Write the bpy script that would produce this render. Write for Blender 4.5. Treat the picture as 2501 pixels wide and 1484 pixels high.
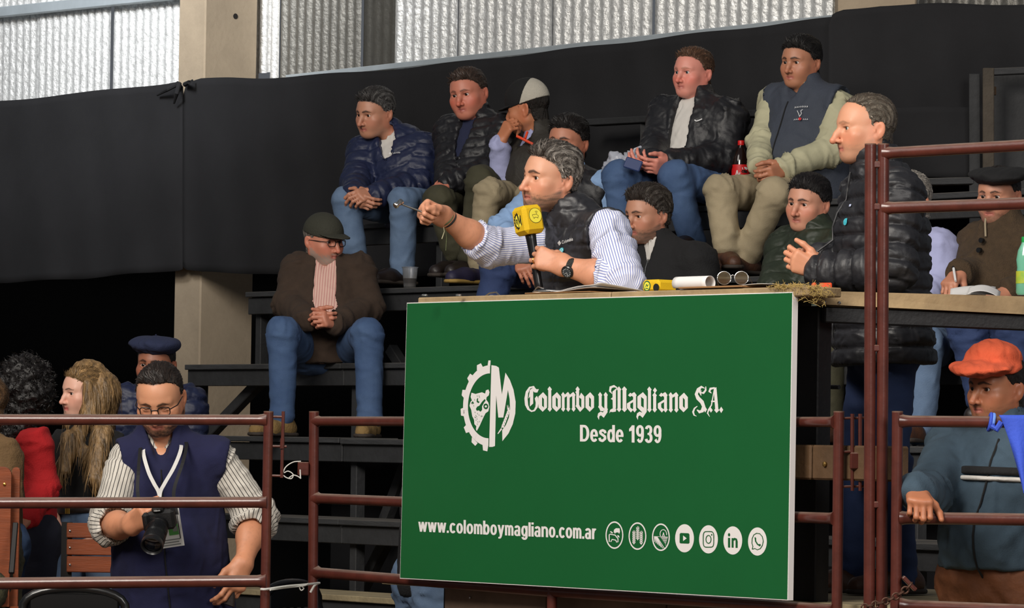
import bpy, math, random
import numpy as np
from mathutils import Vector, Matrix
random.seed(7); RNG = np.random.RandomState(11)
for o in list(bpy.data.objects): bpy.data.objects.remove(o)
SC = bpy.context.scene; COL = SC.collection

# ------------------------------------------------------------------ camera, light, exposure
FPX = 10000.0; PITCH = math.atan(334/FPX); ROLL = 0.015; CAMZ = 1.53
cam_d = bpy.data.cameras.new('camera'); cam = bpy.data.objects.new('camera', cam_d); COL.objects.link(cam)
cam_d.sensor_width = 36.0; cam_d.lens = FPX*36.0/2501.0; cam_d.clip_end = 200
cam_rot = Matrix.Rotation(math.pi/2+PITCH, 3, 'X') @ Matrix.Rotation(ROLL, 3, 'Z')
cam.matrix_world = Matrix.Translation((0, 0, CAMZ)) @ cam_rot.to_4x4()
SC.camera = cam
CR = np.array(cam_rot); CC = np.array([0, 0, CAMZ])
SC.view_settings.view_transform = 'Standard'; SC.view_settings.look = 'None'
SC.view_settings.gamma = 1; SC.view_settings.use_curve_mapping = False
SC.view_settings.exposure = 0.0
SC.cycles.use_denoising = True
SC.cycles.max_bounces = 6; SC.cycles.transparent_max_bounces = 8
world = bpy.data.worlds.new('hall_ambience'); SC.world = world; world.use_nodes = True
world.node_tree.nodes['Background'].inputs[0].default_value = (0.80, 0.86, 0.95, 1)
world.node_tree.nodes['Background'].inputs[1].default_value = 0.12

def area(name, loc, target, size, power, col, spread=math.pi, sy=None):
    l = bpy.data.lights.new(name, 'AREA'); l.energy = power; l.color = col; l.size = size; l.spread = spread
    l.shape = 'RECTANGLE'; l.size_y = sy or size
    o = bpy.data.objects.new(name, l); COL.objects.link(o); o.location = loc
    o.rotation_euler = (Vector(target)-Vector(loc)).to_track_quat('-Z', 'Y').to_euler(); o['kind'] = 'helper'
    return o
# lamp under the hall roof over the ring, then three added fill lights
area('hall_lamp_front', (-3.8, 6.6, 6.9), (0.3, 14, 1.8), 3.2, 900, (1, .93, .84))
area('fill_stand', (-5.0, 12.0, 8.0), (0.2, 19, 2.8), 3.0, 150, (1, .95, .88))  # added fill for the seated rows, no fixture of the hall
area('fill_right', (3.4, 5.5, 4.8), (1.3, 13.5, 1.6), 2.5, 330, (1, .95, .9))  # added low fill for the rider's face and the right side
area('fill_wall', (-4.5, 17.5, 6.5), (-2.2, 23, 4.9), 1.6, 62, (.96, .98, 1), math.radians(48))  # added light aimed at the corrugated sheets to brighten them
# 
# ------------------------------------------------------------------ frames: pixel of the photograph + depth -> point of the hall
PHI = math.radians(51)
E = np.array([math.cos(PHI), -math.sin(PHI), 0.]); N = np.array([math.sin(PHI), math.cos(PHI), 0.]); UP = np.array([0., 0., 1.])
def ray(px, py): return CR @ np.array([(px-1250.5)/FPX, -(py-742.0)/FPX, -1.0])
def P(px, py, Y):
    r = ray(px, py); return CC + r*(Y/r[1])
def PW(px, py, w):
    r = ray(px, py); return CC + r*((w - N@CC)/(N@r))
def YW(px, w): return PW(px, 742, w)[1]
def PZ(px, py, z):
    r = ray(px, py); return CC + r*((z-CAMZ)/r[2])
def SW(s, w, z): return E*s + N*w + UP*z
def unit(v):
    v = np.asarray(v, float); return v/(np.linalg.norm(v)+1e-12)
def lerp(a, b, t): return np.asarray(a)*(1-t)+np.asarray(b)*t

# ------------------------------------------------------------------ materials
def s2l(c):
    c = np.asarray(c, float)/255.0
    return tuple(np.where(c <= .04045, c/12.92, ((c+.055)/1.055)**2.4))
MATS = {}
def mat(name, rgb=(128,128,128), rough=.6, metal=0., bump=0., bscale=60., var=.0, vscale=6., attr=None, spec=.5, trans=0., alpha=1.,
        stripe=None, sss=0., sheen=0., stretch=None, emit=0., var2=None, coat=0., fold=0., fscale=9.):
    if name in MATS: return MATS[name]
    m = bpy.data.materials.new(name); m.use_nodes = True; nt = m.node_tree; b = nt.nodes['Principled BSDF']
    L = nt.links.new
    c = (*s2l(rgb), 1)
    b.inputs['Base Color'].default_value = c; b.inputs['Roughness'].default_value = rough; b.inputs['Metallic'].default_value = metal
    b.inputs['Specular IOR Level'].default_value = spec; b.inputs['Transmission Weight'].default_value = trans; b.inputs['Alpha'].default_value = alpha
    if sss: b.inputs['Subsurface Weight'].default_value = sss; b.inputs['Subsurface Radius'].default_value = (1,.35,.2); b.inputs['Subsurface Scale'].default_value = .008
    if sheen: b.inputs['Sheen Weight'].default_value = sheen
    if coat: b.inputs['Coat Weight'].default_value = coat; b.inputs['Coat Roughness'].default_value = .15
    tc = nt.nodes.new('ShaderNodeTexCoord'); src = tc.outputs['Object']
    if stretch:
        mp = nt.nodes.new('ShaderNodeMapping'); mp.inputs['Scale'].default_value = stretch; L(src, mp.inputs[0]); src = mp.outputs[0]
    colout = None
    if attr:
        a = nt.nodes.new('ShaderNodeAttribute'); a.attribute_name = attr; colout = a.outputs['Color']
    if stripe:
        per, rgb2, duty = stripe[:3]
        a = nt.nodes.new('ShaderNodeAttribute'); a.attribute_name = 'u'
        m1 = nt.nodes.new('ShaderNodeMath'); m1.operation = 'MULTIPLY'; m1.inputs[1].default_value = 1/per; L(a.outputs['Fac'], m1.inputs[0])
        m2 = nt.nodes.new('ShaderNodeMath'); m2.operation = 'FRACT'; L(m1.outputs[0], m2.inputs[0])
        m3 = nt.nodes.new('ShaderNodeMath'); m3.operation = 'LESS_THAN'; m3.inputs[1].default_value = duty; L(m2.outputs[0], m3.inputs[0])
        mx = nt.nodes.new('ShaderNodeMix'); mx.data_type = 'RGBA'; mx.inputs['A'].default_value = c; mx.inputs['B'].default_value = (*s2l(rgb2), 1)
        L(m3.outputs[0], mx.inputs['Factor']); colout = mx.outputs['Result']
    if var:
        n = nt.nodes.new('ShaderNodeTexNoise'); n.inputs['Scale'].default_value = vscale; n.inputs['Detail'].default_value = 6; n.inputs['Roughness'].default_value = .65
        L(src, n.inputs['Vector'])
        r = nt.nodes.new('ShaderNodeMapRange'); r.inputs[1].default_value = .3; r.inputs[2].default_value = .7
        L(n.outputs['Fac'], r.inputs[0])
        mx = nt.nodes.new('ShaderNodeMix'); mx.data_type = 'RGBA'
        if var2:
            mx.blend_type = 'MIX'; mx.inputs['B'].default_value = (*s2l(var2), 1)
            r.inputs[3].default_value = 0; r.inputs[4].default_value = var
            L(r.outputs[0], mx.inputs['Factor'])
        else:
            mx.blend_type = 'MULTIPLY'; mx.inputs['Factor'].default_value = 1
            r.inputs[3].default_value = 1-var; r.inputs[4].default_value = 1+var*.6
            L(r.outputs[0], mx.inputs['B'])
        if colout: L(colout, mx.inputs['A'])
        else: mx.inputs['A'].default_value = c
        colout = mx.outputs['Result']
    if colout: L(colout, b.inputs['Base Color'])
    if emit: b.inputs['Emission Strength'].default_value = emit; b.inputs['Emission Color'].default_value = c
    nrm = None
    if fold:
        n = nt.nodes.new('ShaderNodeTexNoise'); n.noise_type = 'RIDGED_MULTIFRACTAL'; n.inputs['Scale'].default_value = fscale; n.inputs['Detail'].default_value = 2.5; n.inputs['Distortion'].default_value = .7
        L(src, n.inputs['Vector'])
        bp = nt.nodes.new('ShaderNodeBump'); bp.inputs['Strength'].default_value = fold; bp.inputs['Distance'].default_value = .03
        L(n.outputs['Fac'], bp.inputs['Height']); nrm = bp.outputs[0]; L(nrm, b.inputs['Normal'])
    if bump:
        n = nt.nodes.new('ShaderNodeTexNoise'); n.inputs['Scale'].default_value = bscale; n.inputs['Detail'].default_value = 4
        L(src, n.inputs['Vector'])
        bp = nt.nodes.new('ShaderNodeBump'); bp.inputs['Strength'].default_value = bump; bp.inputs['Distance'].default_value = .01
        L(n.outputs['Fac'], bp.inputs['Height']); L(bp.outputs[0], b.inputs['Normal'])
        if nrm: L(nrm, bp.inputs['Normal'])
    MATS[name] = m
    return m

# ------------------------------------------------------------------ objects
def new_mesh(name, V, F, m, parent=None, col=None, u=None, smooth=False, mat_ids=None):
    me = bpy.data.meshes.new(name); V = np.asarray(V, np.float32)
    if isinstance(F, np.ndarray):
        n, k = F.shape
        me.vertices.add(len(V)); me.vertices.foreach_set('co', V.ravel())
        me.loops.add(n*k); me.loops.foreach_set('vertex_index', F.astype(np.int32).ravel())
        me.polygons.add(n); me.polygons.foreach_set('loop_start', np.arange(0, n*k, k, dtype=np.int32))
        me.polygons.foreach_set('loop_total', np.full(n, k, np.int32)); me.update(calc_edges=True); me.validate()
    else:
        me.from_pydata([tuple(map(float, v)) for v in V], [], F); me.update()
    if col is not None:
        a = me.color_attributes.new('Col', 'FLOAT_COLOR', 'POINT')
        c = np.ones((len(V), 4), np.float32); c[:, :3] = col; a.data.foreach_set('color', c.ravel())
    if u is not None:
        a = me.attributes.new('u', 'FLOAT', 'POINT'); a.data.foreach_set('value', np.asarray(u, np.float32))
    for mm in (m if isinstance(m, (list, tuple)) else [m]): me.materials.append(mm)
    if mat_ids is not None: me.polygons.foreach_set('material_index', np.asarray(mat_ids, np.int32))
    me.polygons.foreach_set('use_smooth', np.full(len(me.polygons), smooth))
    o = bpy.data.objects.new(name, me); COL.objects.link(o)
    if parent: setpar(o, parent)
    return o
def setpar(o, p):
    o.parent = p; o.matrix_parent_inverse = Matrix.Identity(4)
    if p.type == 'EMPTY' and o.type == 'MESH':          # children carry world coordinates: shift to the parent's frame
        o.data.transform(p.matrix_basis.inverted())
    elif p.type == 'MESH' and p.parent: o.data.transform(p.parent.matrix_basis.inverted())
def tag(o, label=None, cat=None, group=None, kind=None):
    for k, v in (('label', label), ('category', cat), ('group', group), ('kind', kind)):
        if v: o[k] = v
    return o
def thing(name, loc, label, cat, group=None):
    o = bpy.data.objects.new(name, None); COL.objects.link(o); o.empty_display_size = .1
    o.matrix_basis = Matrix.Translation(Vector([float(x) for x in loc])); return tag(o, label, cat, group)
I3 = np.eye(3); FR = np.array([E, N, UP])
class MB:
    def __init__(s): s.v = []; s.f = []; s.mi = []; s.cur = 0
    def add(s, V, F):
        b = len(s.v); s.v += [tuple(map(float, v)) for v in V]; s.f += [tuple(i+b for i in f) for f in F]; s.mi += [s.cur]*len(F); return s
    def box(s, c, size, ax=I3, ch=0.0):
        c = np.asarray(c, float); h = np.asarray(size, float)/2
        if ch <= 0:
            V = [c + (np.array(q)*h) @ ax for q in ((-1,-1,-1),(1,-1,-1),(1,1,-1),(-1,1,-1),(-1,-1,1),(1,-1,1),(1,1,1),(-1,1,1))]
            return s.add(V, [(0,3,2,1),(4,5,6,7),(0,1,5,4),(1,2,6,5),(2,3,7,6),(3,0,4,7)])
        import itertools
        V = []; idx = {}
        for sx, sy, sz in itertools.product((-1,1), repeat=3):
            for a in range(3):
                q = h - ch; q[a] = h[a]; idx[(sx,sy,sz,a)] = len(V); V.append(c + (np.array((sx,sy,sz))*q) @ ax)
        F = []
        def face(lst):
            pts = np.array([V[i] for i in lst]); nrm = np.cross(pts[1]-pts[0], pts[2]-pts[0])
            F.append(tuple(lst) if nrm @ (pts.mean(0)-c) > 0 else tuple(lst[::-1]))
        for a in range(3):
            b_, c_ = [i for i in range(3) if i != a]
            for sg in (-1, 1):
                lst = []
                for p, q in ((-1,-1),(1,-1),(1,1),(-1,1)):
                    t = [0]*3; t[a] = sg; t[b_] = p; t[c_] = q; lst.append(idx[(*t, a)])
                face(lst)
            for p, q in itertools.product((-1,1), repeat=2):
                t = [0]*3; t[b_] = p; t[c_] = q; t0 = list(t); t0[a] = -1; t1 = list(t); t1[a] = 1
                face([idx[(*t0,b_)], idx[(*t1,b_)], idx[(*t1,c_)], idx[(*t0,c_)]])
        for t in itertools.product((-1,1), repeat=3): face([idx[(*t,0)], idx[(*t,1)], idx[(*t,2)]])
        return s.add(V, F)
    def bar(s, a, b, wu, wv, up=UP, ch=0.0):
        a = np.asarray(a, float); b = np.asarray(b, float); d = unit(b-a); v = unit(np.cross(d, up)) if abs(d@unit(up)) < .99 else unit(np.cross(d, [1,0,0])); u = np.cross(v, d)
        return s.box((a+b)/2, (np.linalg.norm(b-a), wu, wv), np.array([d, v, u]), ch)
    def tube(s, pts, r, seg=12, cap=True, closed=False):
        pts = [np.asarray(p, float) for p in pts]; n = len(pts); rr = r if hasattr(r, '__len__') else [r]*n
        V = []; F = []; ref = None
        for i, p in enumerate(pts):
            if closed: d = unit(pts[(i+1) % n]-pts[i-1])
            else: d = unit(pts[min(i+1, n-1)]-pts[max(i-1, 0)])
            if ref is None: ref = unit(np.cross(d, UP if abs(d[2]) < .9 else [1,0,0]))
            ref = unit(ref - d*(ref@d)); v = np.cross(d, ref)
            for k in range(seg):
                t = 2*math.pi*k/seg; V.append(p + rr[i]*(math.cos(t)*ref + math.sin(t)*v))
        for i in range(n if closed else n-1):
            j = (i+1) % n
            for k in range(seg):
                k2 = (k+1) % seg; F.append((i*seg+k, i*seg+k2, j*seg+k2, j*seg+k))
        if cap and not closed: F.append(tuple(range(seg))[::-1]); F.append(tuple((n-1)*seg+k for k in range(seg)))
        return s.add(V, F)
    def lathe(s, base, axis, prof, seg=20, capb=True, capt=True):
        base = np.asarray(base, float); ax = unit(axis); return s._lathe(base, ax, prof, seg, capb, capt)
    def _lathe(s, base, ax, prof, seg, capb, capt):
        u = unit(np.cross(ax, [0,0,1] if abs(ax[2]) < .9 else [1,0,0])); v = np.cross(ax, u); V = []; F = []
        for (r, h) in prof:
            for k in range(seg):
                t = 2*math.pi*k/seg; V.append(base + ax*h + r*(math.cos(t)*u + math.sin(t)*v))
        for i in range(len(prof)-1):
            for k in range(seg):
                k2 = (k+1) % seg; F.append((i*seg+k, i*seg+k2, (i+1)*seg+k2, (i+1)*seg+k))
        if capb: F.append(tuple(range(seg))[::-1])
        if capt: F.append(tuple((len(prof)-1)*seg+k for k in range(seg)))
        return s.add(V, F)
    def build(s, name, m, parent=None, smooth=False, label=None, bevel=0, kind=None):
        o = new_mesh(name, s.v, s.f, m, parent, smooth=smooth, mat_ids=s.mi if s.cur else None)
        if label: o['label'] = label
        if kind: o['kind'] = kind
        if smooth == 'auto' or smooth: sharp(o)
        return o
def sharp(o, ang=math.radians(40)):
    import bmesh
    bm = bmesh.new(); bm.from_mesh(o.data); bm.normal_update()
    for e in bm.edges:
        e.smooth = len(e.link_faces) == 2 and e.link_faces[0].normal.angle(e.link_faces[1].normal, 0) < ang
    bm.to_mesh(o.data); bm.free()

# ------------------------------------------------------------------ signed-distance modelling (surface nets)
def E_(c, r, R=None): return ('E', np.asarray(c, float), np.asarray(r if hasattr(r, '__len__') else (r, r, r), float), R)
def C_(a, b, ra, rb=None, ax=None, s=1.0, g=0): return ('C', np.asarray(a, float), np.asarray(b, float), float(ra), float(ra if rb is None else rb), ax, s, g)
def pdist(pr, p):
    if pr[0] == 'E':
        q = p - pr[1]
        if pr[3] is not None: q = q @ pr[3].T
        k0 = np.sqrt(((q/pr[2])**2).sum(-1)); k1 = np.sqrt(((q/pr[2]**2)**2).sum(-1))+1e-9
        return np.where(k0 < 1e-3, -pr[2].min(), k0*(k0-1)/k1)
    _, a, b, ra, rb, ax, s, g = pr
    q = p - a; ab = b - a
    t = np.clip((q @ ab)/max(ab@ab, 1e-9), 0, 1)
    v = q - t[..., None]*ab
    if ax is not None: v = v + ((1/s-1)*(v @ ax))[..., None]*ax
    return np.sqrt((v*v).sum(-1)) - (ra + t*(rb-ra))
def pbound(pr):
    if pr[0] == 'E':
        if pr[3] is None: return pr[1]-pr[2], pr[1]+pr[2]
        r = pr[2].max(); return pr[1]-r, pr[1]+r
    _, a, b, ra, rb, ax, s, g = pr; r = max(ra, rb)
    ex = np.full(3, r)
    if ax is not None and s > 1: ex = r*(1+(s-1)*np.abs(ax))
    return np.minimum(a, b)-ex, np.maximum(a, b)+ex
class Field:
    def __init__(s, lo, hi, h):
        s.h = h; s.lo = np.asarray(lo, float)-2*h; n = np.ceil((np.asarray(hi)+2*h-s.lo)/h).astype(int)+1
        s.ax = [s.lo[i]+np.arange(n[i])*h for i in range(3)]; s.d = np.full(n, .5, np.float32)
    def sl(s, pr, k):
        lo, hi = pbound(pr); m = k+3*s.h; out = []
        for i in range(3):
            a = int(np.floor((lo[i]-m-s.lo[i])/s.h)); b = int(np.ceil((hi[i]+m-s.lo[i])/s.h))+1
            a = max(a, 0); b = min(b, len(s.ax[i]))
            if b <= a: return None
            out.append(slice(a, b))
        return tuple(out)
    def pts(s, sl=(slice(None),)*3):
        return np.stack(np.meshgrid(s.ax[0][sl[0]], s.ax[1][sl[1]], s.ax[2][sl[2]], indexing='ij'), -1)
    def add(s, pr, k=.02):
        sl = s.sl(pr, k)
        if sl is None: return s
        a = s.d[sl]; b = pdist(pr, s.pts(sl)); hh = np.maximum(k-np.abs(a-b), 0)/k
        s.d[sl] = np.minimum(a, b) - hh*hh*k*.25; return s
    def sub(s, pr, k=.01):
        sl = s.sl(pr, k)
        if sl is None: return s
        a = s.d[sl]; b = -pdist(pr, s.pts(sl)); hh = np.maximum(k-np.abs(a-b), 0)/k
        s.d[sl] = np.maximum(a, b) + hh*hh*k*.25; return s
    def cut(s, p0, nrm):      # remove the side the normal points to
        g = s.pts(); s.d = np.maximum(s.d, ((g-np.asarray(p0))@np.asarray(nrm)).astype(np.float32)); return s
    def mesh(s): return surface_nets(s.d, s.ax)
def surface_nets(d, ax):
    for i in range(3):                       # closed at the border
        sl = [slice(None)]*3
        for e in (0, -1):
            sl[i] = e; d[tuple(sl)] = np.maximum(d[tuple(sl)], 1e-3)
    ins = d < 0
    c = [ins[i:d.shape[0]-1+i, j:d.shape[1]-1+j, k:d.shape[2]-1+k] for i in (0,1) for j in (0,1) for k in (0,1)]
    sm = sum(x.astype(np.int8) for x in c)
    act = np.argwhere((sm > 0) & (sm < 8))
    if len(act) == 0: return np.zeros((0,3)), np.zeros((0,4), int)
    vid = np.full(tuple(np.array(d.shape)-1), -1, np.int64); vid[act[:,0], act[:,1], act[:,2]] = np.arange(len(act))
    pos = np.zeros((len(act), 3)); cnt = np.zeros(len(act))
    cor = [(i,j,k) for i in (0,1) for j in (0,1) for k in (0,1)]
    val = [d[act[:,0]+a, act[:,1]+b, act[:,2]+cc] for a, b, cc in cor]
    for p in range(8):
        for q in range(p+1, 8):
            df = np.array(cor[q])-np.array(cor[p])
            if np.abs(df).sum() != 1: continue
            m = (val[p] < 0) != (val[q] < 0); t = val[p]/np.where(m, val[p]-val[q], 1)
            pos += np.where(m[:,None], np.array(cor[p])+t[:,None]*df, 0); cnt += m
    pos = pos/cnt[:,None] + act
    V = np.stack([ax[i][0]+pos[:,i]*(ax[i][1]-ax[i][0]) for i in range(3)], -1)
    Fs = []
    for a in range(3):
        b, cc = (a+1) % 3, (a+2) % 3
        s0 = [slice(None)]*3; s1 = [slice(None)]*3; s0[a] = slice(0, -1); s1[a] = slice(1, None)
        for arr in (s0, s1): arr[b] = slice(1, -1); arr[cc] = slice(1, -1)
        A = ins[tuple(s0)]; B = ins[tuple(s1)]
        for flip, M in ((False, A & ~B), (True, ~A & B)):
            ix = np.argwhere(M)
            if len(ix) == 0: continue
            ix[:, b] += 1; ix[:, cc] += 1
            def g(db, dc):
                t = ix.copy(); t[:, b] += db; t[:, cc] += dc; return vid[t[:,0], t[:,1], t[:,2]]
            q = np.stack([g(-1,-1), g(0,-1), g(0,0), g(-1,0)], -1)
            Fs.append(q[:, ::-1] if flip else q)
    F = np.concatenate(Fs); F = F[(F >= 0).all(1)]
    return V, F
def vnormals(V, F):
    n = np.cross(V[F[:,2]]-V[F[:,0]], V[F[:,3]]-V[F[:,1]]); out = np.zeros_like(V)
    for k in range(4): np.add.at(out, F[:,k], n)
    return out/(np.linalg.norm(out, axis=1, keepdims=True)+1e-12)
_ND = RNG.normal(size=(24, 3)); _ND /= np.linalg.norm(_ND, axis=1, keepdims=True); _NP = RNG.uniform(0, 6.28, 24)
def noise(p, f=10., seed=0, oct=7):
    """smooth folds: sum of warped sines, about -1..1"""
    n = np.zeros(len(p)); w = np.zeros(len(p))
    for i in range(oct):
        j = (i*3+seed) % 24; fr = f*(1+.37*i)*6.28
        w = np.sin(p @ _ND[j]*fr + _NP[(j+seed) % 24] + 1.3*w); n += w/(1+.35*i)
    return n/2.2
# ------------------------------------------------------------------ heads
def smooth01(x): x = np.clip(x, 0, 1); return x*x*(3-2*x)
def gauss(p, c, r): return np.exp(-(((p-np.asarray(c))/np.asarray(r))**2).sum(-1))
def head_field(h, hp, neck_to):
    F = Field((-.105, -.13, -.17), (.105, .15, .135), h)
    jw = hp.get('jaw', 1.); nl = hp.get('nose', 1.); fat = hp.get('fat', 0.); chin = hp.get('chin', 1.); fem = hp.get('fem', 0)
    a = F.add
    a(E_((0,-.014,.034), (.076,.098,.082)), .01)
    a(E_((0,.012,.028), (.066,.083,.072)), .03)
    a(E_((0,.026,-.032), (.057+fat*.4,.064,.080)), .04)
    a(E_((0,.030,-.066), (.050*jw+fat,.054,.044+fat*.3)), .03)
    a(C_((0,.066,-.097), (0,.062,-.094), .021*chin, .02), .03)
    for s in (-1, 1):
        a(C_((s*.052*jw,-.008,-.058), (s*.022,.062,-.094), .019+fat*.4, .016), .03)
        a(C_((s*.060,-.008,-.02), (s*.052*jw,-.008,-.058), .016, .018), .03)
        a(E_((s*.047,.056,-.026), (.022,.022,.017)), .022)
        a(C_((s*.010,.086,.0205), (s*.044,.068,.021), .0095-.003*fem, .008), .018)
        a(E_((s*.030,.066,-.052), (.020+fat*.4,.022,.024)), .022)
        a(E_((s*.050,.026,-.040), (.014+fat*.5,.036,.028)), .03)
    # sockets
    for s in (-1, 1): F.sub(E_((s*.032,.094,-.001), (.0175,.0165,.0115)), .014)
    # neck
    a(C_((0,-.026,-.05), neck_to,   .050*hp.get('neck', 1.), .058*hp.get('neck', 1.)), .03)
    # nose
    tip = np.array((0, .100+.017*nl, -.040-.002*nl))
    a(C_((0,.084,.010), lerp((0,.084,.010), tip, .55)+np.array((0,.002*nl+.004*(nl-1),0)), .0075+.003*(nl-1), .0085+.004*(nl-1)), .014)
    a(C_(lerp((0,.084,.010), tip, .5), tip, .0085+.004*(nl-1), .0112+.003*(nl-1)), .012)
    for s in (-1, 1):
        a(E_((s*.0125,.095+.006*nl,-.0445), (.0085,.011,.0080)), .006)
        F.sub(E_((s*.0065,.101+.006*nl,-.0535), (.0038,.006,.0045)), .003)
    a(C_((0,.092,-.055), (0,.088,-.062), .008), .012)
    # eyelids and lips
    for s in (-1, 1):
        F.add(E_((s*.032,.0740,-.001), (.0166,.0150,.0148)), .006)
        op = hp.get('eye', 1.)
        F.sub(E_((s*.0322,.088,-.0015+.0008*op), (.0150,.02,.0069*op+.0001)), .0022)
        if op > .4: a(C_((s*.0195,.0862,.0078), (s*.046,.0765,.0062), .0028, .0025), .006)
    mo = hp.get('mouth', 0.)
    for s in (-1, 1):
        a(C_((0,.0915,-.0665), (s*.0245,.0785,-.0712), .0056, .0030), .006)
        a(C_((0,.0885,-.0785-mo), (s*.0235,.0785,-.0728-mo*.4), .0072, .0032), .006)
    for s in (-1, 1): F.sub(C_((0,.0985,-.0718-mo*.4), (s*.0225,.0855,-.0716-mo*.3), .0018+mo*.45, .0009), .003)
    fo = hp.get('fold', 0)
    if fo:
        for s in (-1, 1): F.sub(C_((s*.0195,.0965,-.050), (s*.0315,.0870,-.072), fo, fo*.6), .010)
    # ears
    for s in (-1, 1):
        R = np.array(Matrix.Rotation(math.radians(-14), 3, 'X')) @ np.array(Matrix.Rotation(math.radians(-s*24), 3, 'Z'))
        a(E_((s*.0815,-.022,-.012), (.0065,.0190,.032), R), .005)
        F.sub(E_((s*.0885,-.016,-.006), (.0065,.0105,.018), R), .003)
        F.sub(E_((s*.0800,-.036,-.012), (.0065,.0120,.024), R), .003)
        a(E_((s*.0790,-.010,-.036), (.0065,.009,.0115)), .005)
        a(E_((s*.0785,-.004,-.014), (.005,.004,.007)), .004)
    return F
def hairline(x, z, st):
    fz = st.get('front', .072); rec = st.get('recede', .0)
    zs = [-.16, -.092, -.075, -.05, -.034, -.024, -.005, .018, .038, fz-.012, fz+.004, fz+.03, .2]
    sb = st.get('burn', 0.)
    ys = [-.30, -.085, -.055, -.042, -.030, .002+sb, .016, .024-rec*.5, .034-rec, .050-rec, .082-rec*1.2, .12, .2]
    yb = np.interp(z, zs, ys)
    # middle of the forehead keeps its hair a little further forward
    return yb + np.clip(1-np.abs(x)/.045, 0, 1)*st.get('peak', .01)*np.clip((z-.04)/.03, 0, 1)
def hair_flow(p):
    x, y, z = p[:,0], p[:,1]+.014, p[:,2]-.02
    th = np.arctan2(z+.3*np.clip(-y, 0, 1), y); r = np.sqrt((p[:,0]**2 + y*y + z*z))+1e-6
    return np.stack([np.arcsin(np.clip(x/r, -1, 1)), th, 0*x], -1)
def bald_top(p, st):
    b = st.get('bald', 0)
    if not b: return 0
    return b*np.exp(-((p[..., 0]/.042)**2 + ((p[..., 1]-.035)/.055)**2))*(p[..., 2] > .05)
def make_head(hp, M, neck_w, h=.0032):
    """returns (V, F, colours) of head and neck in the hall, and hair (V, F) or None.  M: 4x4 head frame (x = its left, y = face, z = up)"""
    Mi = np.linalg.inv(M); neck_to = (Mi @ np.append(neck_w, 1))[:3]
    if 'neckoff' in hp: neck_to = neck_to + np.array(hp['neckoff'])
    # keep the neck inside the grid
    d = neck_to - np.array((0,-.026,-.05)); L = np.linalg.norm(d); neck_to = np.array((0,-.026,-.05)) + d/L*min(L, .165)
    F = head_field(h, hp, neck_to)
    hs = hp.get('hair')
    hair = None
    if hs:
        d0 = np.maximum(F.d.copy(), -.1); g = F.pts(); x, y, z = g[...,0], g[...,1], g[...,2]
        sk = pdist(E_((0,-.014,.034), (.0775,.0995,.0835)), g); sk2 = pdist(E_((0,.012,.028), (.067,.084,.073)), g); sk3 = pdist(C_((0,-.03,-.02), (0,-.04,-.09), .062, .054), g)
        base = np.minimum(np.minimum(sk, sk2), sk3)
        e = hairline(x, z, hs) - y
        e = e + .0055*noise(g.reshape(-1, 3)*np.array((1,.6,1)), 13, int(abs(M[0,3])*50) % 20, 3).reshape(x.shape)*(z > .03)
        T = np.clip(e*.42, -.012, 1.)
        tk = hs.get('thick', .010); top = hs.get('top', tk)
        tmax = tk + (top-tk)*smooth01((z-.05)/.05)
        T = np.minimum(T, tmax)
        if 'bald' in hs: T = T - bald_top(g, hs)*.03
        q = hair_flow(g.reshape(-1, 3))
        nz = noise(q*np.array((.085,.030,0)), hs.get('nf', 26), 3, 6).reshape(x.shape)
        e2 = noise(q*np.array((.10,.02,0))+g.reshape(-1,3)*.2, 40, 7, 5).reshape(x.shape)
        T = np.where(np.abs(T) < .012, T + .0022*e2, T)
        T = np.where(T > 0, T + hs.get('na', .003)*nz*np.clip(T/.006, 0, 1), T)
        H = Field((-.105,-.13,-.17), (.105,.15,.135), h); H.d = (base - T).astype(np.float32)
        ear = np.minimum(pdist(E_((.078,-.014,-.014), (.013,.021,.033)), g), pdist(E_((-.078,-.014,-.014), (.013,.021,.033)), g))
        H.d = np.maximum(H.d, -(ear)).astype(np.float32)
        for e_ in hs.get('add', []): H.add(e_, .02)
        hair = H.mesh()
    V, Q = F.mesh()
    # colour of the skin
    sk = np.array(s2l(hp.get('skin', (205,150,122))))
    c = np.tile(sk, (len(V), 1)); x, y, z = V[:,0], V[:,1], V[:,2]; ax_ = np.abs(x)
    def mixc(m, rgb, lin=False):
        nonlocal c
        t = np.clip(m, 0, 1)[:,None]; c = c*(1-t) + np.array(rgb if lin else s2l(rgb))*t
    red = sk*np.array((1.03,.72,.68))
    A = np.stack([ax_, y, z], -1)
    mixc(.55*hp.get('ruddy', 1)*gauss(A, (.045,.07,-.035), (.03,.05,.025)), red, True)
    mixc(.6*hp.get('ruddy', 1)*gauss(A, (0,.12,-.043), (.02,.025,.02)), red, True)
    mixc(.5*smooth01((ax_-.072)/.01)*(y > -.05)*(z < .03), red, True)
    bd = hp.get('beard')
    if bd:
        rgb, am = bd
        nzz = noise(V, 60, 5, 5)*.18
        upz = np.interp(y, [-.02, .01, .04, .065, .09], [-.012, -.030, -.052, -.060, -.056]) + nzz*.03
        m = smooth01((upz - z)/.028+.15)*smooth01((y+.012)/.02)*smooth01((z+.128)/.02)
        m = m*(1-gauss(A, (0,.09,-.0725), (.022,.05,.010))*1.1)
        mus = gauss(A, (.012,.095,-.060), (.016,.03,.006))
        mixc((np.maximum(m, mus) + nzz*np.maximum(m, mus))*am, rgb)
    lip = hp.get('lip', (168,92,84))
    lm = np.exp(-((z+.0715)/.0095)**4)*np.exp(-(ax_/.0245)**6)*(y > .07)
    mixc(.8*lm, lip)
    # brows
    br = hp.get('brow', (60,42,34))
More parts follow.
